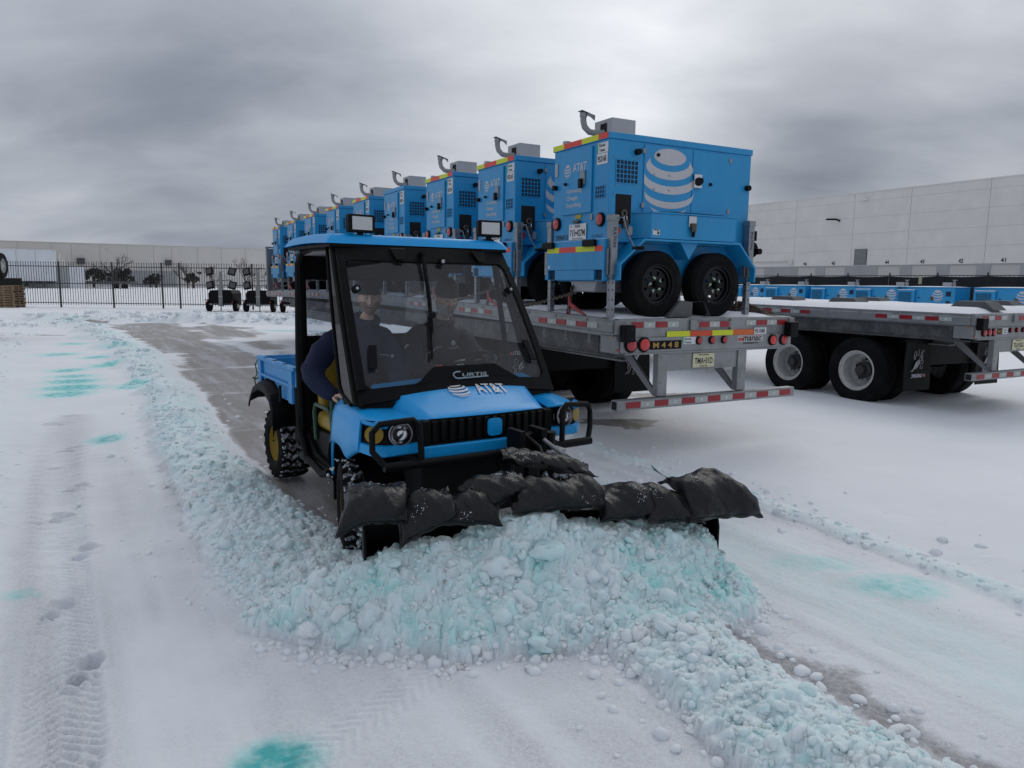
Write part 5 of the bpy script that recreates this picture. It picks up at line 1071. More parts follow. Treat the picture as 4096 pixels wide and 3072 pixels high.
def marks1(rb):
    for a, b, m_ in ((.618, .925, M_ytape), (.925, 1.235, mat('red_orange_tape', (.62, .07, .02), .4)), (1.235, 1.53, M_ytape), (1.53, 1.837, M_orange)): MB().box((a, -.0325, 1.268), (b, -.0305, 1.325)).build('stripe', m_, rb, 0)
    q = MB().box((.405, -.0335, 1.145), (.815, -.031, 1.233)).build('fleet_number_plate', M_black, rb, 0); text_mb(MB(), 'M 4 4 8', .33, .06, frame((.61, -.0345, 1.189), (1, 0, 0), (0, 0, 1))).build('lettering', M_gold, q, 0)
    q = MB().box((.825, -.0335, 1.188), (1.01, -.031, 1.262)).build('place_sticker', M_white, rb, 0); MB().box((.826, -.0342, 1.189), (.843, -.0336, 1.261)).build('sticker_edge', M_green, q, 0)
    text_mb(MB(), 'Ennis', .09, .024, frame((.90, -.0345, 1.243), (1, 0, 0), (0, 0, 1))).build('lettering', M_ink, q, 0); text_mb(MB(), 'Texas', .10, .024, frame((.90, -.0345, 1.208), (1, 0, 0), (0, 0, 1))).build('lettering', M_ink, q, 0)
    q = MB().box((1.845, -.0335, 1.268), (2.03, -.031, 1.34)).build('number_sticker', M_white, rb, 0); text_mb(MB(), '951048', .15, .05, frame((1.93, -.0345, 1.304), (1, 0, 0), (0, 0, 1))).build('lettering', M_ink, q, 0)
    q = MB().box((1.60, -.0335, 1.19), (1.98, -.031, 1.262)).build('maker_badge', mat('badge_silver', (.45, .45, .46), .5), rb, 0, .01)
    text_mb(MB(), 'manac', .27, .048, frame((1.82, -.0345, 1.222), (1, 0, 0), (0, 0, 1)), shear=.2).build('lettering', M_ink, q, 0)
    MB().disc((1.63, -.0345, 1.218), (0, -1, 0), .02, 16).disc((1.668, -.0345, 1.218), (0, -1, 0), .02, 16).box((1.62, -.0345, 1.25), (1.96, -.034, 1.254)).build('dots', mat('badge_red', (.45, .06, .05), .5), q, 0)
    text_mb(MB(), '(55900064-Y1)', .22, .025, frame((1.80, -.0335, 1.172), (1, 0, 0), (0, 0, 1))).build('serial_lettering', M_ink, rb, 0)
def marks2(rb):
    q = MB().box((.545, -.0335, 1.17), (.66, -.031, 1.25)).build('fleet_number_plate', M_black, rb, 0); text_mb(MB(), 'M 4 4 2', .10, .055, frame((.602, -.0345, 1.21), (1, 0, 0), (0, 0, 1))).build('lettering', M_gold, q, 0)
    q = MB().box((.675, -.0335, 1.17), (.80, -.031, 1.25)).build('place_sticker', M_white, rb, 0); text_mb(MB(), 'Ennis', .07, .022, frame((.735, -.0345, 1.228), (1, 0, 0), (0, 0, 1))).build('lettering', M_ink, q, 0); text_mb(MB(), 'Texas', .07, .022, frame((.735, -.0345, 1.195), (1, 0, 0), (0, 0, 1))).build('lettering', M_ink, q, 0)
f1 = empty('flatbed_semi_trailer', yw(0, 0), YA, 'loaded aluminium flatbed with fleet number M 448 carrying the row of blue generators', 'flatbed trailer', 'aluminium flatbed trailers')
flatbed(f1, 17.8, marks1, 'TMA\u202231D', 'M448', [(.163, .075, M_red), (.326, .075, M_redb), (1.047, .042, M_red), (1.227, .042, M_red), (1.403, .042, M_red), (2.129, .062, M_redb), (2.301, .062, M_red)], True)
hb = MB().box((0, 17.72, 1.28), (.06, 17.86, 2.78)).box((.06, 17.76, 1.30), (2.4, 17.82, 2.72)).box((-.01, 17.68, 2.74), (2.46, 17.86, 2.78)).build('headboard', M_grey, f1, 0, .004)
f2 = empty('flatbed_semi_trailer', yw(5.82, -.11), YA, 'empty snow-covered aluminium flatbed M 442 parked at the right with steel wheel chocks', 'flatbed trailer', 'aluminium flatbed trailers')
flatbed(f2, 15.9, marks2, 'TLE\u202232G', 'M442', [(.22, .055, M_red), (.335, .055, M_red), (.45, .055, M_red), (.86, .035, M_red), (1.02, .035, M_red), (1.18, .035, M_red), (2.13, .06, M_red), (2.30, .06, M_red)], False)
q = MB().box((-.016, .5, 1.34), (-.014, .82, 1.40)).build('label_plate', M_whtape, f2, 0)

# steel wheel chocks: on the empty bed in pairs, one under the near generator's tandem wheels
M_chock = mat('dull_grey_chock_steel', (.11, .115, .12), .6, .3, var=.15, vscale=7)
def chock(loc, label, rz=YA, sc=1.0):
    t = empty('wheel_chock', loc, rz, label, 'wheel chock', 'steel wheel chocks lying on the flatbed decks')
    MB().prism([(-.33*sc, 0), (.33*sc, 0), (.20*sc, .12), (-.20*sc, .12)], 0, -.28, .0).prism([(-.32*sc, 0), (-.21*sc, .109), (-.205*sc, .115), (-.335*sc, 0)], 0, .0, .02).build('chock_body', M_chock, t, 0, .005)
    MB().box((-.02, -.33*sc, .0), (.0, .33*sc, .006)).box((-.14, -.012, 0), (.16, .012, .118)).build('web_plate', M_chock, t, 0, .003)
    MB().prism([(-.30*sc, 0.0), (.30*sc, 0.0), (.19*sc, .10), (-.19*sc, .10)], 0, .001, .004).build('hollow', M_dark, t, 0)
    return t
def chock2(l, w_, label): return chock(yw(w_, l, 1.475), label, YA+R(0))
cn = [('nearest steel chock on the empty flatbed, beside its rear dock bumper', 6.75, .42), ('small far-side chock behind the nearest one on the empty flatbed', 7.95, .75), ('second nearest chock on the near edge of the empty flatbed', 6.65, 2.45), ('far-side chock peeking between the second and third near-edge ones', 7.9, 2.9), ('third chock along the near edge of the empty flatbed', 6.65, 3.7),
      ('fourth chock along the near edge of the empty flatbed, its left part flat', 6.65, 6.6), ('fifth chock along the near edge of the empty flatbed', 6.65, 8.6), ('farthest chock of the empty flatbed, near the loaded flatbed corner', 6.65, 12.3)]
for lb, w_, l_ in cn: chock(yw(w_, l_-.11, 1.49), lb, YA+R(90) if False else YA)
ck = empty('wheel_chock', yw(1.04, .20, 1.462), YA, 'dark folded steel chock wedged between the two near wheels of the nearest generator', 'wheel chock', 'steel wheel chocks lying on the flatbed decks')
MB().add([(-.30, -.1, 0), (-.14, -.1, .17), (.02, -.1, .15), (.02, -.1, 0), (-.30, .25, 0), (-.14, .25, .17), (.02, .25, .15), (.02, .25, 0)], [(0, 1, 2, 3)[::-1], (0, 4, 5, 1), (1, 5, 6, 2), (2, 6, 7, 3), (4, 7, 6, 5)]).build('chock_body', M_chock, ck, 0, .003)
MB().add([(.02, -.09, .15), (.20, -.09, .16), (.30, -.09, 0), (.02, .25, .15), (.20, .25, .16), (.30, .25, 0), (.02, -.09, 0), (.02, .25, 0)], [(0, 1, 4, 3), (1, 2, 5, 4), (3, 4, 5, 7)]).build('chock_flap', M_chock, ck, 0)

# chains, red load binders and tie-down bundle
def chain(pts, link=.055, r=.0075, name='tie_down_chain'):
    mb = MB(); P = [Vector(p) for p in pts]; seg = []
    for a, b in zip(P[:-1], P[1:]):
        n = max(1, int((b-a).length/(link*.72)))
        for i in range(n): seg.append((a+(b-a)*((i+.5)/n), (b-a).normalized()))
    for k, (c, d) in enumerate(seg):
        a = d.orthogonal().normalized(); b_ = d.cross(a); a, b_ = (a, b_) if k % 2 else (b_, a)
        ring = [c+d*(link*.5*math.cos(t))+a*(link*.28*math.sin(t)) for t in np.linspace(0, 2*math.pi, 9)[:-1]]; mb.tube(ring, r, 4, closed=True)
    return mb.build(name, M_chain, None)
def sagline(a, b, s, n=10): a = Vector(a); b = Vector(b); return [a+(b-a)*(i/n)-Vector((0, 0, s*4*(i/n)*(1-i/n))) for i in range(n+1)]
def tie(l0, dz, which):
    c1 = chain(sagline(yw(.20, l0+.18, 1.82+dz), yw(.03, l0+1.75, 1.50+dz), .03)); tag(c1, 'rusty tie-down chain running left along the deck edge '+which, 'chain', 'tie-down chains of the generator trailers')
    c2 = chain([yw(.16, l0+.70, 1.82+dz), yw(.08, l0+.62, 1.72+dz), yw(.03, l0+.56, 1.65+dz), yw(.0, l0+.58, 1.44+dz)]); tag(c2, 'short hanging chain at the binder '+which, 'chain', 'tie-down chains of the generator trailers')
    b_ = empty('load_binder', yw(.0, l0+.52, 1.58+dz), YA, 'red lever load binder on the chains '+which, 'load binder', 'red load binders on the tie-down chains')
    MB().tube([(0, .03, .08), (0, 0, .0), (.0, -.06, -.03), (.0, -.20, -.08), (0, -.30, -.11)], .018, 6, rad=[.012, .02, .026, .016, .01]).build('lever', M_binder, b_)
    MB().tube([(0, .03, .08), (.01, .035, .0), (0, .02, -.06), (-.005, 0.0, -.12), (0, .03, -.15), (0, .06, -.13)], .012, 6).build('hook', M_binder, b_)
tie(.30, 0, 'under the nearest generator'); tie(2.23, .02, 'under the second generator'); tie(4.06, .04, 'under the third generator'); tie(12.1, .10, 'under the seventh generator'); tie(14.1, .07, 'under the eighth generator'); tie(15.9, .05, 'under the farthest generator')
cf = chain(sagline(yw(2.14, .58, 1.95), yw(2.10, .5, 1.50), .0)); tag(cf, 'chain hanging straight down behind the nearest generator\'s right jack', 'chain', 'tie-down chains of the generator trailers')
tb_ = MB(); rr = random.Random(4)
for i in range(16):
    y0 = rr.uniform(-.1, .2); tb_.tube([(2.15+rr.uniform(-.08, .08), y0*.4+.62, 1.49+rr.uniform(0, .08)), (2.21+rr.uniform(-.05, .05), y0*.4+.48, 1.50+rr.uniform(0, .11)), (2.27, y0*.4+.34, 1.48+rr.uniform(0, .08)), (2.33+rr.uniform(-.08, .08), y0*.4+.20, 1.475)], .011, 5)
o = tb_.build('rope_bundle', mat('faded_red_strap', (.11, .04, .035), .8, var=.3, col2=(.10, .085, .07), cscale=20, cthr=(.4, .6)), None); o.location = yw(0, 0); o.rotation_euler = (0, 0, YA); tag(o, 'tangled faded red straps and chain heaped at the right edge of the loaded flatbed', 'straps')

# ---------------------------------------------------------------- ground-parked generator units along the screened fence
def small_gen():
    t = empty('ground_generator', (0, 0, 0)); Ln = 2.75
    # local x: along -l (to picture right), y: away from camera
    b = MB().prism([(0, 0), (Ln, .0), (Ln, 1.15), (0, 1.15)], 2, .45, 1.78).build('body', M_blue, t, 0, .02)
    MB().box((-.02, -.02, 1.78), (Ln+.02, 1.17, 1.815)).build('roof_cap', M_blue, t, 0, .01); MB().grid(lambda u, v: (.02+(Ln-.04)*u, .02+1.1*v, 1.817+.035*math.sin(math.pi*u)**.4*math.sin(math.pi*v)**.5), 10, 4).build('roof_snow', M_snowcap, t)
    gr = MB().box((.10, -.10, .6), (.95, 0, 1.66)).build('radiator_hood', M_blue, t, 0, .01)
    MB().box((.16, -.104, .66), (.80, -.1, 1.58)).build('grille_recess', M_dark, gr, 0); m_ = MB()
    for i in range(14): m_.box((.16+.0475*i, -.112, .66), (.172+.0475*i, -.103, 1.58))
    for i in range(20): m_.box((.16, -.110, .66+.047*i), (.80, -.104, .670+.047*i))
    m_.build('grille', M_blue, gr, 0, kind='stuff'); MB().box((.12, -.11, 1.662), (.93, -.0, 1.69)).build('hood_snow', M_snowcap, gr, 0)
    globe_mb(MB(), .27, frame((1.98, -.003, 1.42), (1, 0, 0), (0, 0, 1)), sx=.95).build('emblem', M_logo, t, 0)
    MB().box((2.35, -.004, 1.4), (2.58, 0, 1.62)).box((2.37, -.004, 1.0), (2.56, 0, 1.2)).build('vent', mat('dark_blue_recess', (.004, .02, .05)), t, 0)
    MB().box((1.68, -.05, 1.22), (1.78, 0, 1.38)).build('latch', M_chain, t, 0, .005); MB().box((1.08, -.03, 1.30), (1.13, 0, 1.35)).build('rubber_stop', M_black, t, 0)
    MB().box((1.95, .35, 1.82), (2.35, .7, 2.02)).build('exhaust_housing', M_boxgrey, t, 0, .004)
    MB().tube([(2.4, .4, 1.85), (2.45, .4, 2.0), (2.45, .4, 2.14)], .04, 8).box((2.40, .34, 2.1), (2.55, .46, 2.14)).build('exhaust_pipe', M_grey, t)
    for x in (.9, 1.7): MB().cyl((x, -.2, .34), (x, .02, .34), .34, n=20).build('wheel', M_rubber, t)
    MB().box((.3, .1, .3), (2.6, 1.0, .45)).build('chassis', M_blue, t, 0); return t
sg = small_gen(); index_kids(sg)
sl = [('blue generator parked at the fence, rightmost in the picture beyond the empty flatbed', 12.75), ('second blue generator from the right at the fence, under the cream board', 16.3), ('third blue generator from the right at the fence, a white tag on its roof edge', 18.55), ('fourth blue generator from the right at the fence, grille half hidden', 21.2), ('fifth blue generator from the right at the fence', 24.3), ('leftmost visible blue generator at the fence, beside the nearest generator\'s right jack', 27.0)]
for i, (lb, l) in enumerate(sl):
    g_ = sg if i == 0 else copy_tree(sg); g_.location = yw(28.5, l); g_.rotation_euler = (0, 0, YA-R(90)); tag(g_, lb, 'generator', 'generators parked on the ground along the screened fence')

# ---------------------------------------------------------------- utility vehicle (local: x across = picture right, y rearwards, z up)
UA = math.atan2(.544, .839); UO = Vector((-2.101, 6.455, 0.0)); CX = .64
def ug(x, y, z=0.0): return Vector((UO.x+x*math.cos(UA)-y*math.sin(UA), UO.y+x*math.sin(UA)+y*math.cos(UA), z))
ut = empty('utility_vehicle', UO, UA, 'small blue utility vehicle with a black cab pushing snow with a front plough', 'utility vehicle')
M_glass = glass('cab_glass', (.80, .84, .85), .8, .02, .07); M_glass2 = glass('side_glass', (.78, .81, .82), .12, .03, .0)
def mir(x): return 2*CX-x
def ws(s, t, push=0.0):
    """windshield surface: s -1..1 across, t 0..1 up"""
    hw = .742-.080*t+.012*math.sin(math.pi*t); y = -2.28+.61*t-.05*(1-s*s)-.02*math.sin(math.pi*t); z = 1.03+1.0*t+.045*(1-s*s)*(1-t)**3
    return (CX+s*hw, y-push*.9, z+push*.4)
# windshield glass and its rubber border
MB().grid(lambda u, v: ws(-.93+1.86*u, .07+.84*v), 12, 10).build('windshield', M_glass, ut)
fr = MB()
fr.grid(lambda u, v: ws(-1+2*u, .0+.085*v, .012), 24, 2, thick=.03)
fr.grid(lambda u, v: ws(-1+2*u, .90+.10*v, .012), 24, 2, thick=.03)
for s in (-1, 1):
    fr.grid(lambda u, v: ws(s*(.925+.075*u), .08+.84*v, .012), 2, 16, thick=.03)
    # rounded inner corners
    for t0, sg in ((.085, 1), (.90, -1)):
        pts = [(.93, t0)]+[(.93-.085*(1-math.sin(a)), t0+sg*.07*(1-math.cos(a))) for a in np.linspace(0, math.pi/2, 7)]
        vs = [ws(s*p[0], p[1], .013) for p in pts]; fr.add(vs, [(0, i, i+1) for i in range(1, len(vs)-1)])
fr.build('windshield_frame', M_plast, ut, 40)
# maker panel in the middle of the lower edge
cp = MB().add([ws(s_, t_, .02) for s_, t_ in ((-.50, .08), (.60, .08), (.36, .185), (-.26, .185), (-.31, .17), (-.44, .095))], [(0, 1, 2, 3, 4, 5)]).build('maker_panel', M_plast, ut, 0)
c0 = Vector(ws(.06, .125, .026)); axx = (Vector(ws(.3, .125))-Vector(ws(-.2, .125))).normalized(); ayy = (Vector(ws(.05, .2))-Vector(ws(.05, .05))).normalized()
def pan(x, y): return frame(c0+axx*x+ayy*y, axx, ayy)
text_mb(MB(), 'URTIS', .19, .026, pan(.035, -.012), shear=.3).build('lettering', mat('pale_silver_print', (.24, .30, .34), .4), cp, 0)
cc = MB()
cc.tube([pan(0, 0) @ Vector(p) for p in [(-.07, .012, 0), (-.10, .012, 0), (-.122, .004, 0), (-.128, -.012, 0), (-.118, -.030, 0), (-.10, -.036, 0), (-.0, -.034, 0), (.135, -.031, 0)]], .005, 5); cc.build('lettering', MATS['pale_silver_print'], cp)
# cowl below the windshield
cw = MB()
cw.grid(lambda u, v: (CX-.70+1.40*u, -2.30+.03*(1-(2*u-1)**2)*-1+.10*v, .97+.08*v), 12, 2, thick=.03)
for s in (-1, 1):
    cw.add([(CX+s*.73, -2.26, 1.05), (CX+s*.70, -2.28, .96), (CX+s*.42, -2.33, .985), (CX+s*.42, -2.33, 1.04), (CX+s*.735, -2.0, 1.05), (CX+s*.73, -1.98, .93)], [(0, 1, 2, 3)[::s], (0, 4, 5, 1)[::s], (0, 4, 5, 1)[::-s], (3, 2, 1, 0)[::s]])
cw.build('cowl', M_plast, ut, 30)
for s in (-1, 1):
    for t, n_ in ((.70, 1),):
        p = Vector(ws(s*.86, t, .02)); MB().cyl(p+Vector((0, .02, -.0)), p-Vector((0, .02, -.01)), .026, n=16).build('glass_knob', M_black, ut); MB().cyl(p-Vector((0, .02, -.01)), p-Vector((0, .026, -.012)), .011, n=10).build('knob_screw', M_boxgrey, ut)
    p = [Vector(ws(s*q_, t_, .022)) for q_, t_ in ((.80, .20), (.87, .20), (.84, .345), (.77, .345))]; MB().add(p+[x-Vector((0, .014, -.006)) for x in p], [(0, 1, 2, 3), (4, 7, 6, 5), (0, 4, 5, 1), (1, 5, 6, 2), (2, 6, 7, 3), (3, 7, 4, 0)]).build('catch_cover', M_black, ut, 0, .004)
for s_ in (-.36, .62):
    p = [Vector(ws(s_+q_, t_, .022)) for q_, t_ in ((-.09, .985), (.09, .985), (.05, .905), (-.04, .905))]; MB().add(p+[x-Vector((0, .02, -.0)) for x in p], [(0, 1, 2, 3), (4, 7, 6, 5), (0, 4, 5, 1), (1, 5, 6, 2), (2, 6, 7, 3), (3, 7, 4, 0)]).build('hinge_cover', M_black, ut, 0, .006)
p = Vector(ws(.12, .905, .018)); MB().cyl(p, p-Vector((0, .03, 0)), .024, n=14).build('washer_cap', M_black, ut); MB().cyl(p-Vector((0, .03, 0)), p-Vector((0, .035, 0)), .014, n=12).build('cap_face', M_boxgrey, ut)
# wiper
wp = [Vector(ws(-.10, .93, .045)), Vector(ws(-.155, .64, .05)), Vector(ws(-.22, .40, .045))]
wi = MB().tube(wp, .011, 6, rad=[.016, .009, .007]).build('wiper_arm', M_black, ut); MB().cyl(Vector(ws(-.10, .95, .0)), Vector(ws(-.10, .94, .07)), .02, n=10).build('wiper_pivot', M_black, wi)
MB().tube([Vector(ws(-.11, .86, .028)), Vector(ws(-.165, .60, .03)), Vector(ws(-.28, .235, .028))], .008, 5, rad=[.009, .012, .008]).build('wiper_blade', M_rubber, wi)
MB().box((-.02, -.02, -.02), (.02, .02, .02)).build('blade_clip', M_black, wi, 0, .004).location = Vector(ws(-.185, .52, .05))

# roof: shallow blue shell over a black gasket
def roof(u, v):
    x = CX-.01+(-.715+1.43*u); y = -1.72+1.0*v; e_ = min(u*1.4, (1-u)*1.4, v*1.06, (1-v)*1.06); k = min(1, e_/.06)
    return (CX+(x-CX)*(1-.0*v), y, 2.045+.065*math.sin(k*math.pi/2)+.012*math.sin(math.pi*v))
us = sorted(set([0, .012, .025, .04, .055]+list(np.linspace(.08, .92, 10))+[.945, .96, .975, .988, 1]))
rf = MB(); nu, nv = len(us)-1, len(us)-1
rf.grid(lambda u, v: roof(us[int(round(u*nu))], us[int(round(v*nv))]), nu, nv); rf.build('roof', M_blue2, ut, 50)
MB().box((CX-.705, -1.71, 2.022), (CX+.69, -.75, 2.046)).build('roof_gasket', M_plast, ut, 0, .006)
MB().box((CX-.62, -1.62, 1.985), (CX+.62, -.80, 2.022)).build('headliner', mat('grey_headliner', (.22, .225, .24), .9), ut, 0)
for x in (CX-.30, CX+.05, CX+.30): MB().lathe([(0, .012), (.012, .008), (.015, 0)], (x, -1.60, 2.108), 2, 10).build('roof_bolt', M_boxgrey, ut)
# roof work lamps
def work_lamp(x, y, z, rz, label):
    l = empty('work_lamp', (x, y, z), rz); l.parent = ut; l.scale = (.80, .80, .82)
    MB().prism([(-.115, -.075), (.115, -.075), (.125, -.06), (.125, .06), (.115, .075), (-.115, .075), (-.125, .06), (-.125, -.06)], 1, -.04, .02).prism([(-.10, -.06), (.10, -.06), (.10, .06), (-.10, .06)], 1, .02, .07).build('lamp_housing', M_black, l, 0, .006)
    lens = MB().box((-.093, -.046, -.052), (.093, -.0405, .055)).build('lamp_lens', M_lamp, l, 0)
    g = MB()
    for i in range(13): g.box((-.093+.0146*i, -.049, -.052), (-.0905+.0146*i, -.046, .055))
    for i in range(6): g.box((-.093, -.0485, -.045+.019*i), (.093, -.046, -.0435+.019*i))
    g.build('lens_ribs', M_lamp, lens, 0, kind='stuff')
    MB().cyl((0, -.0, -.075), (0, 0, -.10), .028, n=10).box((-.05, -.02, -.115), (.05, .03, -.095)).build('lamp_bracket', M_black, l, 0, .004)
    return l
work_lamp(CX-.47, -1.66, 2.185, R(6), ''); work_lamp(CX+.56, -1.66, 2.20, R(-6), '')

# side structure: A-pillars, B-posts, curved side wings with narrow glass
for s in (-1, 1):
    X_ = lambda q: CX+s*q
    wing = MB(); n = 20
    def wr(t):   # rear edge of the wing: widest low down, rounded at its foot
        w_ = .30-.16*t; w_ *= min(1, .35+.65*math.sin(min(1, (t+.005)/.09)*math.pi/2))
        p = ws(s*1.0, t); return (p[0], p[1]+w_, 1.02+1.0*t)
    edge = [wr(i/n) for i in range(n+1)]; fe = [ws(s, i/n) for i in range(n+1)]
    wing.tube(edge, .013, 6); wing.tube([(p[0], p[1]+.03, p[2]) for p in fe], .022, 6)
    wing.build('wing_frame', M_plast, ut)
    vs = []
    for a, b in zip(fe, edge): vs += [(a[0]+.001*s, a[1]+.03, a[2]), (b[0], b[1], b[2])]
    MB().add(vs, [(2*i, 2*i+1, 2*i+3, 2*i+2) for i in range(n)]).build('wing_glass', M_glass2, ut)
    # B-post and roof rail
    MB().tube([(X_(.645), -.80, .55), (X_(.655), -.80, 1.2), (X_(.64), -.80, 1.92), (X_(.61), -.86, 2.01), (X_(.60), -1.1, 2.03), (X_(.60), -1.62, 2.02)], .030, 8).build('cab_post', M_plast, ut)
    MB().box((X_(.63)-.02, -.84, 1.0), (X_(.63)+.02, -.76, 2.0)).build('post_cover', M_plast, ut, 0, .01)
    MB().tube([(X_(.66), -1.84, .98), (X_(.66), -1.76, 1.3), (X_(.63), -1.62, 1.98)], .022, 8).build('inner_pillar', M_black, ut)
# rear wall: black panel below, glass above, black header
MB().box((CX-.62, -.80, .55), (CX+.62, -.77, 1.36)).box((CX-.62, -.80, 1.80), (CX+.62, -.77, 2.02)).box((CX-.62, -.80, 1.36), (CX-.585, -.77, 1.80)).box((CX+.585, -.80, 1.36), (CX+.62, -.77, 1.80)).build('rear_wall', M_plast, ut, 0)
MB().box((CX-.585, -.787, 1.36), (CX+.585, -.783, 1.80)).build('rear_window', glass('rear_glass', (.8, .82, .85), .8), ut, 0)

# hood, grille and front body
def hood(u, v):
    # v: 0 back .. 1 crease .. front lip
    prof = [(-2.18, 1.155, .56), (-2.27, 1.128, .555), (-2.36, 1.094, .545), (-2.455, 1.052, .525), (-2.475, 1.040, .52), (-2.61, .985, .49), (-2.622, .972, .487)]
    k = v*(len(prof)-1); i = min(int(k), len(prof)-2); q = k-i; y = prof[i][0]+(prof[i+1][0]-prof[i][0])*q; z = prof[i][1]+(prof[i+1][1]-prof[i][1])*q; hw = prof[i][2]+(prof[i+1][2]-prof[i][2])*q
    s = 2*u-1; a = abs(s); drop = 0 if a < .86 else -.10*((a-.86)/.14)
    return (CX+s*hw, y+.035*s*s, z+drop*(1-.5*v)-.045*s*s*(1-v))
MB().grid(hood, 28, 12, flip=True).build('hood', M_blue2, ut, 40)
def hood_pt(x, t, off): p = Vector(hood((x/.52+1)/2, t)); return p+Vector((0, -.002, off))
hm = (Vector(hood(.5, .05))+Vector(hood(.5, .33)))/2; hx = Vector((1, 0, 0)); hy = (Vector(hood(.5, .05))-Vector(hood(.5, .36))).normalized()
hM = frame(Vector((CX+.06, -2.365, 1.09)), hx, Vector((0, 1, 0)))
# lettering follows the gentle hood curve
def wrap(mb):
    mb.v = [(p[0], p[1]+.0, Vector(hood(min(.98, max(.02, (p[0]-CX)/(2*.54)+.5)), np.interp(-p[1]+.035*((p[0]-CX)/.53)**2, [2.18, 2.27, 2.36, 2.455, 2.475], [0, 1/6, 2/6, 3/6, 4/6])))[2]+.011) for p in mb.v]; return mb
wrap(text_mb(MB(), 'AT&T', .24, .115, hM @ Matrix.Translation((.10, 0, 0)))).build('lettering', M_wlogo, ut, 0)
wrap(globe_mb(MB(), .062, hM @ Matrix.Translation((-.145, -.005, 0)) @ Matrix.Scale(1.25, 4, (0, 1, 0)), sx=1.15, tilt=23)).build('emblem', M_wlogo, ut, 0)
MB().box((CX-.10, -2.285, 1.128), (CX+.15, -2.275, 1.136)).build('hood_strip', M_wlogo, ut, 0)
# lower blue bumper, black grille with ribs, badge
MB().prism([(CX-.485, -2.60), (CX+.485, -2.60), (CX+.475, -2.645), (CX, -2.665), (CX-.475, -2.645)], 2, .735, .815).build('bumper', M_blue2, ut, 30, .012)
gr = MB().prism([(CX-.485, -2.56), (CX+.485, -2.56), (CX+.478, -2.60), (CX, -2.615), (CX-.478, -2.60)], 2, .80, .968).build('grille', M_black, ut, 30, .006)
gb = MB().box((CX-.475, -2.635, .802), (CX+.475, -2.60, .825)).box((CX-.475, -2.635, .802), (CX-.42, -2.60, .965)).box((CX+.42, -2.635, .802), (CX+.475, -2.60, .965)).build('grille_surround', M_plast, ut, 0, .006)
rb0 = MB().box((-.017, -.014, 0), (.017, .008, .128)).build('grille_rib', M_black, gr, 0, .005); rb0.location = (CX-.39, -2.612, .83)
for i in range(1, 14): inst(rb0, gr, (CX-.39+.06*i, -2.612-.012*math.sin(math.pi*i/13), .83))
bd = MB(); bd.prism([(.052*math.copysign(abs(math.cos(a))**.45, math.cos(a)), .055*math.copysign(abs(math.sin(a))**.45, math.sin(a))) for a in np.linspace(0, 2*math.pi, 33)[:-1]], 1, -.01, .0)
b = bd.build('badge', M_blue2, ut, 30); b.location = (CX+.02, -2.645, .893)
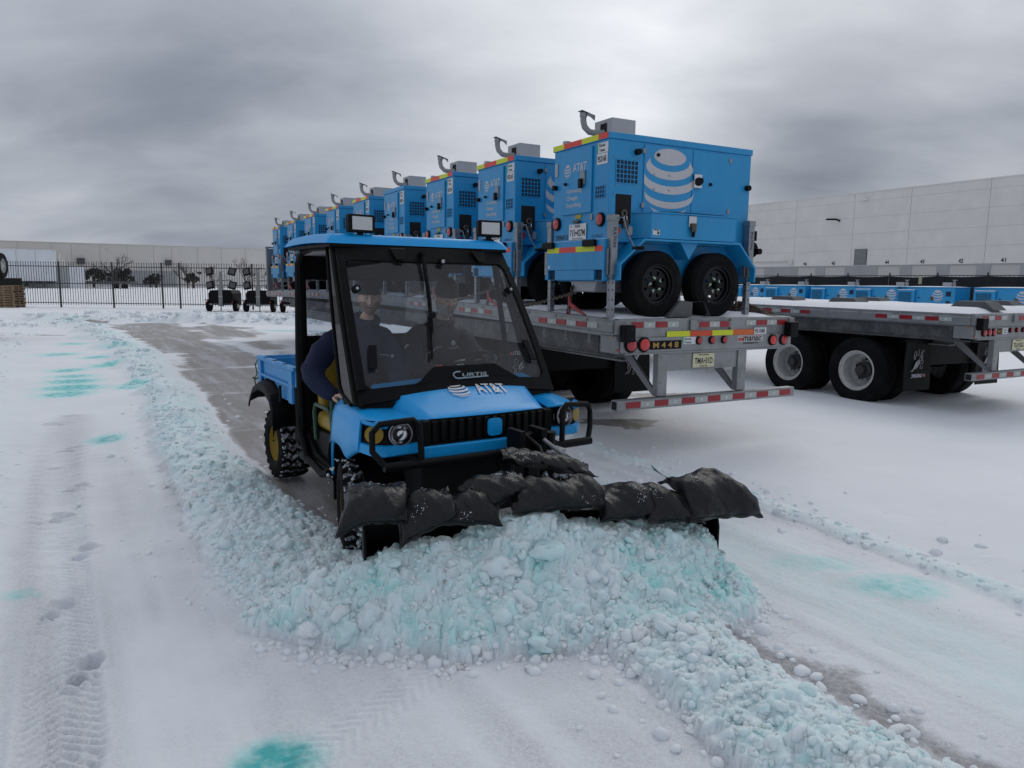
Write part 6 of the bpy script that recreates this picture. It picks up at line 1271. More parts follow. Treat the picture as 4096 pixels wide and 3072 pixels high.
# fenders with arches
def fend(s):
    X_ = lambda q: CX+s*q
    ys = list(np.linspace(-1.47, -2.60, 40)); rows = []
    for y in ys:
        f = (y+1.50)/(-1.10)
        ow = np.interp(y, [-2.62, -2.55, -2.45, -2.3, -1.9, -1.7, -1.5], [.70, .755, .79, .79, .76, .70, .635])
        zt = np.interp(y, [-2.62, -2.5, -2.35, -2.2, -1.95, -1.7, -1.5], [.975, .985, 1.0, 1.012, 1.015, .98, .87]); iw = np.interp(y, [-2.62, -2.3, -2.2, -1.5], [.46, .53, .58, .58])
        d = y+1.97; arch = .33+math.sqrt(max(0, .41**2-d*d)) if abs(d) < .41 else 0
        zb = max(arch, np.interp(y, [-2.62, -2.44, -2.43, -2.38, -1.57, -1.5], [.965, .965, .78, .765, .42, .42]))
        zb = min(zb, zt-.03)
        rows.append([(X_(iw), y, zt-.002), (X_(iw+(ow-iw)*.55), y, zt), (X_(ow-.05), y, zt-.008), (X_(ow-.018), y, zt-.035), (X_(ow), y, zt-.085 if zt-.085 > zb else (zt+zb)/2), (X_(ow+.012), y, (zt-.085+zb)/2 if zt-.085 > zb else (zt+zb*2)/3), (X_(ow+.014), y, zb+.02), (X_(ow+.0), y, zb)])
    n = len(rows[0]); vs = [p for r_ in rows for p in r_]; fs = [(i*n+j, (i+1)*n+j, (i+1)*n+j+1, i*n+j+1) for i in range(len(rows)-1) for j in range(n-1)]
    o = MB().add(vs, fs).build('front_fender', M_blue2, ut, 50)
    md = o.modifiers.new('solid', 'SOLIDIFY'); md.thickness = .012; md.offset = 0
    # front face around the lamp pod
    def ff(q): return np.interp(q, [.46, .70, .76], [-2.60, -2.585, -2.53])
    MB().add([(X_(.47), -2.625, .785), (X_(.70), -2.62, .778), (X_(.775), -2.55, .775), (X_(.80), -2.43, .78), (X_(.80), -2.43, .835), (X_(.775), -2.55, .832), (X_(.70), -2.62, .832), (X_(.47), -2.625, .835), (X_(.46), -2.58, .765), (X_(.70), -2.57, .76), (X_(.76), -2.42, .762),
              (X_(.47), -2.60, .840), (X_(.69), -2.595, .838), (X_(.76), -2.53, .838), (X_(.79), -2.43, .84)],
             [(0, 1, 6, 7), (1, 2, 5, 6), (2, 3, 4, 5), (0, 1, 9, 8), (1, 2, 10, 9), (2, 3, 10), (7, 6, 12, 11), (6, 5, 13, 12), (5, 4, 14, 13)]).build('lamp_surround', M_blue2, o, 0)
    bz = MB().add([(X_(.46), -2.585, .83), (X_(.69), -2.58, .83), (X_(.755), -2.52, .83), (X_(.79), -2.42, .835), (X_(.785), -2.42, .975), (X_(.745), -2.50, .975), (X_(.68), -2.565, .975), (X_(.46), -2.575, .975)], [(0, 1, 6, 7), (1, 2, 5, 6), (2, 3, 4, 5)]).build('lamp_bezel', M_black, o, 0)
    c = Vector((X_(.605), -2.595, .90)); nrm = Vector((s*.15, -1, .08)).normalized()
    hl = MB().cyl(c+nrm*-.035, c+nrm*-.028, .072, n=28).tube([c+nrm*.008+nrm.orthogonal().normalized()*(.069*math.cos(a))+nrm.cross(nrm.orthogonal().normalized())*(.069*math.sin(a)) for a in np.linspace(0, 2*math.pi, 29)[:-1]], .005, 6, closed=True).build('lamp_ring', M_boxgrey, o)
    dome = MB()
    for i in range(7):
        a = i/6*math.pi/2; r_ = .067*math.cos(a); h_ = .022*math.sin(a); dome.tube([c+nrm*(.010+h_)], 0, 3) if False else None
    fx = nrm.orthogonal().normalized(); fy = nrm.cross(fx); M3 = Matrix(((fx.x, fy.x, nrm.x, c.x), (fx.y, fy.y, nrm.y, c.y), (fx.z, fy.z, nrm.z, c.z), (0, 0, 0, 1)))
    MB().lathe([(.067*math.cos(a), .010+.022*math.sin(a)) for a in np.linspace(0, math.pi/2, 7)], (0, 0, 0), 2, 24, 0, M3).build('headlight', glass('headlight_glass', (.9, .92, .94), .5, .04), o)
    MB().lathe([(.064*math.cos(a), .009-.035*math.sin(a)) for a in np.linspace(0, math.pi/2, 6)], (0, 0, 0), 2, 18, 0, M3).lathe([(.018, -.02), (.02, .005), (0, .01)], (0, 0, 0), 2, 10, 0, M3).build('reflector_bowl', M_chrome, o, 20)
    c = Vector((X_(.75), -2.545, .90)); nrm = Vector((s*.55, -1, .05)).normalized()
    MB().cyl(c-nrm*.03, c+nrm*.0, .055, n=24).build('lamp_blank', M_yellow, o)
    # inner arch liner and mud flap
    MB().grid(lambda u, v: (X_(.42+.22*u+.12*u*math.sin(R(5)+R(170)*v)), -1.95+.425*math.cos(R(5)+R(170)*v), .33+.425*math.sin(R(5)+R(170)*v)), 2, 16).build('arch_liner', M_black, o)
    MB().box((min(X_(.46), X_(.645)), -1.52, .22), (max(X_(.46), X_(.645)), -1.50, .62)).build('mud_flap', M_black, o, 0, .004)
    MB().box((min(X_(.36), X_(.42)), -2.5, .45), (max(X_(.36), X_(.42)), -1.5, .95)).build('inner_panel', M_black, o, 0)
fend(-1); fend(1)
# brush guard
bg_ = MB().tube([(CX-.755, -2.70, .735), (CX-.3, -2.72, .735), (CX+.3, -2.72, .735), (CX+.755, -2.70, .735)], .027, 12).build('brush_guard', M_black, ut, 40)
for s in (-1, 1):
    X_ = lambda q: CX+s*q
    MB().tube([(X_(.745), -2.69, .745), (X_(.80), -2.64, .82), (X_(.80), -2.635, .93), (X_(.76), -2.65, .98), (X_(.56), -2.68, .995), (X_(.525), -2.69, .965), (X_(.515), -2.70, .74)], .019, 10).build('guard_loop', M_black, bg_, 60)
# belly, frame, floor, sills
MB().box((CX-.45, -2.55, .30), (CX+.45, -1.6, .72)).build('front_axle_housing', M_dark, ut, 0, .02)
MB().cyl((CX+.08, -2.69, .44), (CX+.08, -2.69, .66), .055, n=16).cyl((CX+.08, -2.69, .655), (CX+.08, -2.69, .67), .07, n=16).build('winch_motor', M_black, ut, 30)
MB().box((CX-.64, -1.52, .36), (CX+.64, -.70, .42)).build('floor', mat('dark_floor_mat', (.012, .02, .016), .8), ut, 0)
for s in (-1, 1):
    X_ = lambda q: CX+s*q
    MB().tube([(X_(.66), -.76, .95), (X_(.66), -.80, .62), (X_(.66), -.98, .42), (X_(.67), -1.35, .38), (X_(.67), -1.50, .42)], .03, 8).build('sill', M_plast, ut)
    MB().prism([(-1.50, .40), (-.72, .40), (-.72, .62), (-.9, .60), (-1.1, .48), (-1.5, .44)], 0, X_(.60), X_(.63)).build('side_panel', M_plast, ut, 0)
    MB().box((X_(.56)-.06, -1.42, .425), (X_(.56)+.06, -1.15, .43)).build('step_mat', M_dgreen, ut, 0)
# seats and cabin interior
for x in (CX-.33, CX+.33):
    se = MB().box((x-.26, -1.45, .66), (x+.26, -.98, .80)).build('seat', M_yellow, ut, 0, .05)
    bk = MB().box((-.22, -.05, 0), (.22, .05, .42)).build('seat_back', M_yellow, se, 0, .05); bk.location = (x, -.93, .78); bk.rotation_euler = (R(-8), 0, 0)
MB().box((CX-.6, -1.42, .42), (CX+.6, -.85, .66)).build('seat_base', M_black, ut, 0, .02)
MB().tube([(CX-.60, -1.42, .60), (CX-.62, -1.42, .82), (CX-.62, -1.36, .86), (CX-.62, -1.08, .86), (CX-.62, -1.04, .80), (CX-.61, -1.04, .58)], .016, 8).build('seat_rail', M_dgreen, ut)
MB().tube([(CX-.62, -1.44, .98), (CX-.64, -1.5, .60), (CX-.64, -1.5, .45)], .016, 8).build('grab_rail', M_dgreen, ut)
MB().add([(CX-.62, -2.18, 1.02), (CX+.62, -2.18, 1.02), (CX+.62, -1.88, 1.10), (CX-.62, -1.88, 1.10), (CX-.60, -1.86, .80), (CX+.60, -1.86, .80), (CX-.6, -2.15, .5), (CX+.6, -2.15, .5)], [(0, 1, 2, 3), (3, 2, 5, 4), (4, 5, 7, 6)]).build('dashboard', M_plast, ut, 0)
MB().box((CX-.62, -2.2, .4), (CX+.62, -2.15, 1.02)).build('firewall', M_black, ut, 0)
for s0, s1 in ((-.88, -.36), (.46, .84)): MB().add([ws(s0, .075, -.03), ws(s1, .085, -.03), ws(s1+(.05 if s0 < 0 else -.12), .135, -.05), ws(s0+.05, .125, -.05)], [(0, 1, 2, 3)]).build('cowl_insert', M_blue2, ut, 0)
sw = empty('steering_wheel', (CX+.36, -1.72, 1.20), 0); sw.parent = ut; sw.rotation_euler = (R(-28), 0, 0)
MB().tube([(.185*math.cos(a), .185*math.sin(a), 0) for a in np.linspace(0, 2*math.pi, 33)[:-1]], .016, 8, closed=True).build('wheel_rim', M_black, sw)
MB().cyl((0, 0, -.03), (0, 0, .01), .045, n=16).tube([(0, 0, 0), (.18, .0, 0)], .013, 6).tube([(0, 0, 0), (-.18, 0, 0)], .013, 6).tube([(0, 0, 0), (0, -.18, 0)], .013, 6).cyl((0, 0, -.3), (0, 0, 0), .025, n=10).build('wheel_hub', M_black, sw)
mr = MB().box((CX-.62, -1.78, 1.80), (CX-.36, -1.75, 1.93)).build('sun_visor', M_black, ut, 0, .02)
MB().box((CX+.02, -1.74, 1.86), (CX+.30, -1.71, 1.93)).build('mirror', M_black, ut, 0, .012)
# cargo bed
bx = MB()
for s in (-1, 1):
    x0, x1 = (CX+s*.655, CX+s*.63); bx.box((min(x0, x1), -.70, .80), (max(x0, x1), .40, 1.075))
bx.box((CX-.63, .375, .80), (CX+.63, .40, 1.075)).box((CX-.63, -.70, .80), (CX+.63, -.675, 1.075)).box((CX-.63, -.675, .80), (CX+.63, .375, .82)); bed = bx.build('cargo_bed', M_blue3, ut, 0, .004)
for s in (-1, 1):
    MB().box((CX+s*.655-.028, -.72, 1.07), (CX+s*.655+.028, .42, 1.105)).build('bed_rail', M_blue3, bed, 0, .008)
    MB().box((CX+s*.668-.014, -.60, .93), (CX+s*.668+.014, .32, .955)).build('swage', M_blue3, bed, 0, .004); MB().box((CX+s*.668-.012, .30, .80), (CX+s*.668+.012, .40, 1.07)).box((CX+s*.668-.012, -.66, .80), (CX+s*.668+.012, -.56, 1.07)).build('stake', M_blue3, bed, 0, .004)
    for i in range(3): MB().box((CX+s*.655-.022, -.45+.3*i, 1.105), (CX+s*.655+.022, -.40+.3*i, 1.108)).build('rail_slot', M_dark, bed, 0)
MB().box((CX-.66, .40, 1.06), (CX+.66, .45, 1.10)).build('tailgate_rail', M_blue3, bed, 0, .006)
MB().tube([(CX-.66, .42, 1.08), (CX-.69, .44, 1.02), (CX-.68, .43, .93), (CX-.70, .45, .88), (CX-.69, .44, .80)], .006, 5).tube([(CX-.72, .44, .90), (CX-.69, .44, .88), (CX-.66, .45, .895)], .008, 5).build('tie_cord', M_dgreen, bed)
# rear fenders
for s in (-1, 1):
    pr = [(.50, .70), (.48, .74), (.36, .84), (.16, .905), (-.06, .90), (-.22, .84), (-.28, .72), (-.30, .55)]
    n = len(pr); X_ = lambda q: CX+s*q; vs = []
    for q_, dz in ((.40, 0), (.66, 0), (.73, -.03), (.74, -.08)): vs += [(X_(q_), y, z+dz) for y, z in pr]
    o = MB().add(vs, [(k*n+i, k*n+i+1, (k+1)*n+i+1, (k+1)*n+i) for k in range(3) for i in range(n-1)]).build('rear_fender', M_plast, ut, 30); md = o.modifiers.new('solid', 'SOLIDIFY'); md.thickness = .014
    for i in range(3): MB().box((X_(.56)-.11, .28-.16*i, .872+.02*i), (X_(.56)+.11, .30-.16*i, .9+.008*i)).build('fender_rib', M_plast, o, 0)
    MB().box((min(X_(.34), X_(.56)), -.40, .42), (max(X_(.34), X_(.56)), -.30, .9)).build('inner_guard', M_plast, o, 0, .01)
    MB().tube([(X_(.69), -.36, .92), (X_(.69), -.36, .78)], .012, 6).build('bed_latch', M_black, o)
MB().box((CX-.4, -.7, .38), (CX+.4, .4, .78)).build('drivetrain', M_dark, ut, 0, .03)

# wheels with chunky lugs
def tread_wheel(c, w_, label, steer=0.0, r=.32):
    o = empty('wheel', c, steer); o.parent = ut; h = w_/2
    ty = MB().lathe([(r*.48, -h*.80), (r*.56, -h*.98), (r*.74, -h*1.05), (r*.87, -h*.95), (r*.925, -h*.75), (r*.93, 0), (r*.925, h*.75), (r*.87, h*.95), (r*.74, h*1.05), (r*.56, h*.98), (r*.48, h*.80)], (0, 0, 0), 0, 48).build('tyre', M_rubber, o, 35)
    sn = MB().lathe([(r*.91, -h*.92), (r*.958, -h*.74), (r*.966, 0), (r*.958, h*.74), (r*.91, h*.92)], (0, 0, 0), 0, 48).build('snow_filled_grooves', M_rubsnow, ty, 60)
    n = 22; lug = MB()
    def P(x, a, rr_): return (x, rr_*math.sin(a), rr_*math.cos(a))
    def blk(x0, x1, a0, a1, wd):
        # bar from (x0,a0) to (x1,a1), width wd radians
        ri, ro = r*.925, r*1.0; vs = []
        for rr_ in (ri, ro):
            for (x, a) in ((x0, a0-wd/2), (x0, a0+wd/2), (x1, a1+wd/2), (x1, a1-wd/2)): vs.append(P(x, a, rr_ if abs(x) < h*.8 else rr_*.965))
        lug.add(vs, [(0, 3, 2, 1), (4, 5, 6, 7), (0, 1, 5, 4), (1, 2, 6, 5), (2, 3, 7, 6), (3, 0, 4, 7)])
    for i in range(n):
        a = 2*math.pi*i/n; d = 2*math.pi/n
        for s in (-1, 1):
            blk(s*h*.97, s*h*.62, a+d*.15, a+d*.45, d*.42); blk(s*h*.60, s*h*.30, a+d*.45, a+d*.05, d*.36); blk(s*h*.28, s*h*.03, a+d*.10, a+d*.42, d*.36)
    lug.build('tread_lugs', M_rubber, ty, 20, kind='stuff')
    for s in (-1, 1):
        rm = MB().lathe([(r*.50, s*h*.86), (r*.47, s*h*.90), (r*.455, s*h*.6), (r*.42, s*h*.45), (r*.20, s*h*.42), (r*.17, s*h*.55), (0, s*h*.55)], (0, 0, 0), 0, 36).build('rim', M_yellow, o, 30)
        MB().tube([(s*h*.62, r*.40, 0), (s*h*.74, r*.41, 0)], .007, 6).build('valve', M_black, rm)
    return o
def tw(x, y, w_, st=0.0): return tread_wheel((x, y, .32), w_, '', st)
tw(.135, .13, .27); tw(mir(.135), .13, .27); tw(.01, -2.0, .27, R(-16)); tw(mir(-.10), -2.10, .27, R(-4))
# snow caked round the tyres
for (wx, wy, hw_) in ((.135, .13, .13), (.01, -2.0, .13), (mir(-.10), -2.10, .13)):
    rr_ = np.random.default_rng(int(abs(wx)*100)); mb = MB(); sv, sf = ico(1)
    for i in range(70):
        a = rr_.uniform(-1.6, 2.9); sx_ = -1 if rr_.random() < .75 else 1; q = .32*rr_.uniform(.93, .985); c = np.array([wx+sx_*hw_*rr_.uniform(.75, 1.0), wy-q*math.sin(a), .32+q*math.cos(a)]); s_ = rr_.uniform(.005, .013)
        mb.add([tuple(v*s_*rr_.uniform(.7, 1.3)+c) for v in sv], [tuple(f) for f in sf])
    mb.build('caked_snow', M_frost, ut, 60, kind='stuff')

# ---------------------------------------------------------------- people
M_skin = mat('skin', (.58, .37, .29), .5, var=.08, vscale=12, bump=.05, bscale=90)
M_navy = mat('navy_jacket_cloth', (.003, .009, .042), .85, var=.2, vscale=12, bump=.6, bscale=14)
M_coat = mat('black_jacket_cloth', (.007, .0075, .010), .8, var=.2, vscale=12, bump=.6, bscale=14)
M_knit = mat('black_knit', (.010, .010, .012), .9, bump=.5, bscale=120, stretch=(1, 1, .25))
M_knit2 = mat('charcoal_knit', (.045, .045, .046), .9, bump=.5, bscale=120, stretch=(1, 1, .25))
M_beard = mat('grey_beard', (.52, .51, .50), .9, bump=1.0, bscale=70, var=.3, vscale=30)
M_beard2 = mat('dark_stubble', (.24, .15, .115), .8, bump=.5, bscale=90)
M_pants = mat('dark_work_trousers', (.018, .019, .024), .9, bump=.4, bscale=20)
M_glove = mat('grey_knit_glove', (.16, .19, .18), .9, bump=.4, bscale=120)
M_pipe = mat('reflective_piping', (.45, .48, .5), .4)
def skin_mesh(nodes, edges, root=0, sub=2):
    me = bpy.data.meshes.new('s'); me.from_pydata([n[:3] for n in nodes], edges, []); o = bpy.data.objects.new('s', me); COL.objects.link(o)
    m = o.modifiers.new('skin', 'SKIN'); m.branch_smoothing = .6; m.use_smooth_shade = True
    for i, v in enumerate(me.skin_vertices[0].data): v.radius = (nodes[i][3], nodes[i][4] if len(nodes[i]) > 4 else nodes[i][3]); v.use_root = (i == root)
    s = o.modifiers.new('sub', 'SUBSURF'); s.levels = sub; s.render_levels = sub
    ev = o.evaluated_get(bpy.context.evaluated_depsgraph_get()); q = ev.to_mesh(); vs = [tuple(v.co) for v in q.vertices]; fs = [tuple(p.vertices) for p in q.polygons]; ev.to_mesh_clear()
    bpy.data.objects.remove(o); bpy.data.meshes.remove(me); return vs, fs
def g_(d, c, w_): return math.exp(-((d[0]-c[0])**2+(d[1]-c[1])**2+(d[2]-c[2])**2)/w_**2)
def head_geo(M_, openm=False, scale=1.0):
    v, f = ico(5); out = []
    for d in v:
        d = d/np.linalg.norm(d); x, y, z = .077*d[0], .098*d[1], .118*d[2]
        if d[2] < 0: x *= 1-.30*(-d[2])**1.6; y = y*(1-.12*(-d[2])) if y < 0 else y*(1-.35*(-d[2]))
        r_ = 0
        nose = .026*math.exp(-(d[0]/.13)**2)*math.exp(-((d[2]+.12)/.17)**2)*(d[1] < -.5)+.010*math.exp(-(d[0]/.26)**2)*math.exp(-((d[2]+.22)/.09)**2)*(d[1] < -.5)
        bridge = .008*math.exp(-(d[0]/.12)**2)*math.exp(-((d[2]-.08)/.15)**2)*(d[1] < -.5)
        r_ += -.011*(g_(d, (.36, -.92, .10), .19)+g_(d, (-.36, -.92, .10), .19))+.006*math.exp(-((d[2]-.27)/.09)**2)*(d[1] < -.6)+.005*(g_(d, (.5, -.82, -.25), .3)+g_(d, (-.5, -.82, -.25), .3))
        r_ += .010*g_(d, (0, -.75, -.72), .28)+.006*math.exp(-(d[0]/.26)**2)*(math.exp(-((d[2]+.40)/.05)**2)+math.exp(-((d[2]+.52)/.05)**2))*(d[1] < -.5)
        if openm: r_ -= .016*math.exp(-(d[0]/.22)**2)*math.exp(-((d[2]+.47)/.06)**2)*(d[1] < -.5)
        else: r_ -= .005*math.exp(-(d[0]/.28)**2)*math.exp(-((d[2]+.46)/.018)**2)*(d[1] < -.5)
        out.append(M_ @ Vector(((x+d[0]*r_)*scale, (y+d[1]*r_-nose-bridge)*scale, (z+d[2]*r_)*scale)))
    return out, [tuple(int(i) for i in q) for q in f]
def rotm(c, yaw, pitch_, roll_=0.0): return Matrix.Translation(c) @ Matrix.Rotation(yaw, 4, 'Z') @ Matrix.Rotation(pitch_, 4, 'X') @ Matrix.Rotation(roll_, 4, 'Y')
def hand(parent, M_, m_, curl=.9, side=1, name='glove', s=1.0):
    """palm in local xy: fingers along +y, thumb on side*x, palm faces -z"""
    mb = MB(); S = lambda p: M_ @ (Vector(p)*s)
    palm = [(0, -.015, 0, .024), (0, .02, 0, .036), (0, .055, 0, .040), (0, .085, 0, .038)]
    v, f = ico(3); 
    mb.add([S((q[0]*.043, .045+q[1]*.052, q[2]*.017)) for q in v], [tuple(int(i) for i in t) for t in f])
    for i, (x, L_, r_) in enumerate(((-.031, .068, .0095), (-.011, .078, .010), (.010, .074, .010), (.030, .058, .0088))):
        x *= side*-1; y0 = .080-abs(i-1.4)*.004; pts = [(x, y0-.02, 0)]; a = 0; p = Vector((x*1.02, y0, .002)); pts.append(tuple(p))
        for k, fr_ in enumerate((.42, .32, .26)):
            a += curl*(.75, 1.0, .7)[k]; p = p+Vector((0, math.cos(a), -math.sin(a)))*(L_*fr_); pts.append(tuple(p))
        mb.tube([S(q) for q in pts], r_*s, 8, rad=[r_*s*1.0, r_*s*1.05, r_*s, r_*s*.93, r_*s*.75])
    t = [(side*.028, .01, -.004), (side*.048, .035, -.010), (side*.052, .058, -.026), (side*.040, .074, -.045)]
    mb.tube([S(q) for q in t], .011*s, 8, rad=[.014*s, .0125*s, .011*s, .008*s])
    return mb.build(name, m_, parent, 70)
def person(label, X, jm, hatm, head_c, yaw, pit, arms, driver):
    t = empty('person', UO, UA, label, 'person')
    hx, hy, hz = head_c; pel = (X, -1.10, .86); ch = (X+(hx-X)*.5, -1.17, 1.22); up_ = (X+(hx-X)*.7, -1.20, 1.40); nk = (hx, hy+.07, hz-.17)
    R_, L_ = arms   # image-left and image-right arms: shoulder, elbow, wrist
    nodes = [(*pel, .15, .12), (*ch, .155, .11), (*up_, .13, .09), (*nk, .055, .055), (hx, hy+.02, hz-.08, .052, .055)]
    edges = [(0, 1), (1, 2), (2, 3), (3, 4)]
    for a in (R_, L_):
        k = len(nodes); nodes += [(*a[0], .058), (*a[1], .045), (*a[2], .030)]; edges += [(2, k), (k, k+1), (k+1, k+2)]
    for s in (-1, 1):
        k = len(nodes); nodes += [(X+s*.10, -1.18, .85, .085), (X+s*.13, -1.60, .90, .065), (X+s*.13, -1.66, .60, .05), (X+s*.13, -1.72, .47, .04)]; edges += [(0, k), (k, k+1), (k+1, k+2), (k+2, k+3)]
    vs, fs = skin_mesh(nodes, edges); mb = MB().add(vs, fs); HM = rotm(head_c, yaw, pit); hv, hf = head_geo(HM, openm=not driver); mb.add(hv, hf)
    for s in (-1, 1): mb.lathe([(0, .004), (.012, .006), (.020, .002), (.022, -.004)], (0, 0, 0), 0, 10, 0, HM @ Matrix.Translation((s*.079, .012, .0)) @ Matrix.Diagonal((1 if s > 0 else -1, 1, 1.4, 1)))
    body = mb.build('body', M_skin, t, 60)
    # jacket
    jn = [(X, -1.10, .90, .19, .15), (*ch, .21, .16), (*up_, .18, .135), (nk[0], nk[1], nk[2]+.0, .095, .09)]; je = [(0, 1), (1, 2), (2, 3)]
    for a in (R_, L_):
        k = len(jn); sh, el, wr_ = map(Vector, a); jn += [(*sh, .105), (*sh.lerp(el, .5), .098), (*el, .092), (*el.lerp(wr_, .55), .078), (*wr_, .055)]; je += [(2, k), (k, k+1), (k+1, k+2), (k+2, k+3), (k+3, k+4)]
    vs, fs = skin_mesh(jn, je, sub=3); rr_ = random.Random(3); V = np.array(vs); n = fbm(V[:, 0]*9+V[:, 2]*13, V[:, 1]*9-V[:, 2]*17, 4, 7); c = V.mean(0)
    dv = V-c; dv /= np.linalg.norm(dv, axis=1)[:, None]+1e-6; V = V+dv*(n*.028)[:, None]
    jk = MB().add([tuple(q) for q in V], fs).build('jacket', jm, t, 80)
    MB().tube([(nk[0]+.085*math.cos(a), nk[1]+.02+.078*math.sin(a), nk[2]+.012+.030*math.sin(a)) for a in np.linspace(0, 2*math.pi, 21)[:-1]], .030, 8, closed=True).build('collar', jm, jk, 80)
    pn = [(X, -1.10, .84, .165, .12)]; pe = []
    for s in (-1, 1):
        k = len(pn); pn += [(X+s*.11, -1.22, .86, .10), (X+s*.14, -1.58, .91, .085), (X+s*.135, -1.65, .62, .07), (X+s*.13, -1.70, .50, .065)]; pe += [(0, k), (k, k+1), (k+1, k+2), (k+2, k+3)]
    vs, fs = skin_mesh(pn, pe); MB().add(vs, fs).build('trousers', jm if not driver else M_pants, t, 80)
    for s in (-1, 1): MB().box((X+s*.13-.05, -1.90, .43), (X+s*.13+.05, -1.64, .52)).build('boot', M_black, t, 0, .02)
    # beanie
    hb = MB(); prof = [(.086, -.012), (.0895, .0), (.089, .035), (.0865, .040), (.083, .062), (.071, .090), (.050, .112), (.025, .124), (0, .127)]
    n = 40; vv = []
    for r_, h_ in prof:
        for i in range(n):
            a = 2*math.pi*i/n; rb_ = 1+(.012*math.cos(a*20) if h_ < .04 else .006*math.cos(a*20)); vv.append(HM @ Vector((r_*rb_*math.cos(a)*.99, r_*rb_*math.sin(a)*1.24+.004, h_*1.05+.047)))
    hb.add(vv, [(a*n+i, a*n+(i+1) % n, (a+1)*n+(i+1) % n, (a+1)*n+i) for a in range(len(prof)-1) for i in range(n)])
    hat = hb.build('beanie', hatm, t, 80)
    if not driver:
        MB().lathe([(0, .02), (.03, .018), (.045, 0)], (0, 0, 0), 2, 14, 0, HM @ Matrix.Translation((0, .03, .165))).build('hat_tip', hatm, hat)
        em = frame(HM @ Vector((.0835, -.045, .062)), HM.to_3x3() @ Vector((.55, .83, 0)), HM.to_3x3() @ Vector((0, 0, 1))); p_ = MB(); p_.tube([em @ Vector((.024*math.cos(a), .024*math.sin(a), 0)) for a in np.linspace(0, 2*math.pi, 17)[:-1]], .0018, 4, closed=True); globe_mb(p_, .016, em); p_.build('patch', M_boxgrey, hat, 0)
    # face details
    for s in (-1, 1):
        MB().lathe([(.0115*math.cos(a), -.0115*math.sin(a)) for a in np.linspace(0, math.pi/2, 6)], (0, 0, 0), 1, 12, 0, HM @ Matrix.Translation((s*.029, -.081, .012))).build('eye', mat('eye_white', (.5, .5, .5), .3), body)
        MB().disc((s*.029, -.0930, .012), (0, -1, 0), .0052, 10, M=HM).build('iris', M_ink, body, 0)
        MB().tube([HM @ Vector((s*.014, -.094, .030)), HM @ Vector((s*.03, -.096, .035)), HM @ Vector((s*.047, -.085, .028))], .004, 5, rad=[.0035, .0045, .002]).build('eyebrow', M_beard2 if not driver else M_beard, body)
    if not driver:
        MB().add([HM @ Vector((x, -.0905-.004*(1-(x/.026)**2), z)) for x, z in ((-.026, -.050), (-.012, -.046), (.012, -.046), (.026, -.050), (.014, -.066), (-.014, -.066))], [(0, 1, 2, 3, 4, 5)]).build('mouth', mat('mouth_dark', (.05, .012, .012), .6), body, 0)
        MB().add([HM @ Vector((x, -.0955-.004*(1-(x/.026)**2), z)) for x, z in ((-.020, -.0492), (.020, -.0492), (.017, -.0535), (-.017, -.0535))], [(0, 1, 2, 3)]).build('teeth', M_white, body, 0)
    v, f = ico(4); keep = {}; vs = []; bf = []
    hv2, _ = head_geo(HM, openm=not driver)
    v5, f5 = ico(5); vn = v5/np.linalg.norm(v5, axis=1)[:, None]
    def isb(d):
        low = d[2] < (-.30 if abs(d[0]) < .35 else -.12) and d[1] < .25 and not (abs(d[0]) < .24 and -.54 < d[2] < -.40 and d[1] < -.4) and not (abs(d[0]) < .3 and d[2] > -.33)
        return low
    for q in f5:
        if all(isb(vn[i]) for i in q):
            for i in q:
                if int(i) not in keep:
                    keep[int(i)] = len(vs); d = Vector(vn[i]); k = .016 if driver else .003
                    if driver: k *= .6+.8*max(0, -d.z)
                    vs.append(Vector(hv2[int(i)])+(HM.to_3x3() @ d)*(k+.003*math.sin(i*1.7)*driver))
            bf.append(tuple(keep[int(i)] for i in q))
    MB().add(vs, bf).build('beard', M_beard if driver else M_beard2, body, 80)
    return t, jk
pt, pj = person('passenger in navy jacket and black beanie, elbow out of the open side', .33, M_navy, M_knit, (.355, -1.36, 1.665), R(-19), R(2),
            (((.12, -1.18, 1.36), (-.09, -1.30, 1.12), (.03, -1.52, .97)), ((.53, -1.20, 1.38), (.60, -1.34, 1.10), (.50, -1.60, 1.0))), False)
hand(pt, rotm((.035, -1.53, .975), R(-175), R(18)) , M_skin, .35, 1, 'hand'); hand(pt, rotm((.49, -1.60, 1.0), R(-170), R(10)), M_glove, .4, -1, 'glove')
dt_, dj = person('driver in black jacket with grey beard, gloved hand on the steering wheel', .97, M_coat, M_knit2, (.975, -1.40, 1.655), R(-6), R(11),
            (((.75, -1.24, 1.36), (.68, -1.42, 1.10), (.83, -1.62, 1.12)), ((1.18, -1.24, 1.36), (1.27, -1.42, 1.12), (1.19, -1.64, 1.235))), True)
hand(dt_, rotm((1.19, -1.645, 1.25), R(175), R(-8), R(0)), M_glove, .95, -1, 'glove', 1.12); hand(dt_, rotm((.83, -1.62, 1.13), R(180), R(0)), M_glove, .9, 1, 'glove', 1.05)
MB().cyl((.80, -1.575, 1.12), (.83, -1.615, 1.12), .052, n=14).build('orange_cuff', mat('orange_cuff_cloth', (.5, .07, .02), .8), dj)
for pts in (((.82, -1.385, 1.24), (.87, -1.395, 1.26), (.90, -1.40, 1.285), (.95, -1.40, 1.29)), ((1.0, -1.40, 1.28), (1.05, -1.40, 1.27), (1.09, -1.39, 1.285), (1.12, -1.37, 1.26)), ((.82, -1.385, 1.24), (.81, -1.38, 1.18), (.83, -1.38, 1.12))):
    MB().tube([Vector(p)+Vector((0, .018, 0)) for p in pts], .0025, 4).build('piping', M_pipe, dj)
globe_mb(MB(), .022, frame((1.04, -1.395, 1.315), (1, 0, 0), (0, .1, 1))).build('emblem', M_pipe, dj, 0)
em_ = empty('sleeve_badge', (.665, -1.345, 1.27), R(-22)); em_.parent = dj
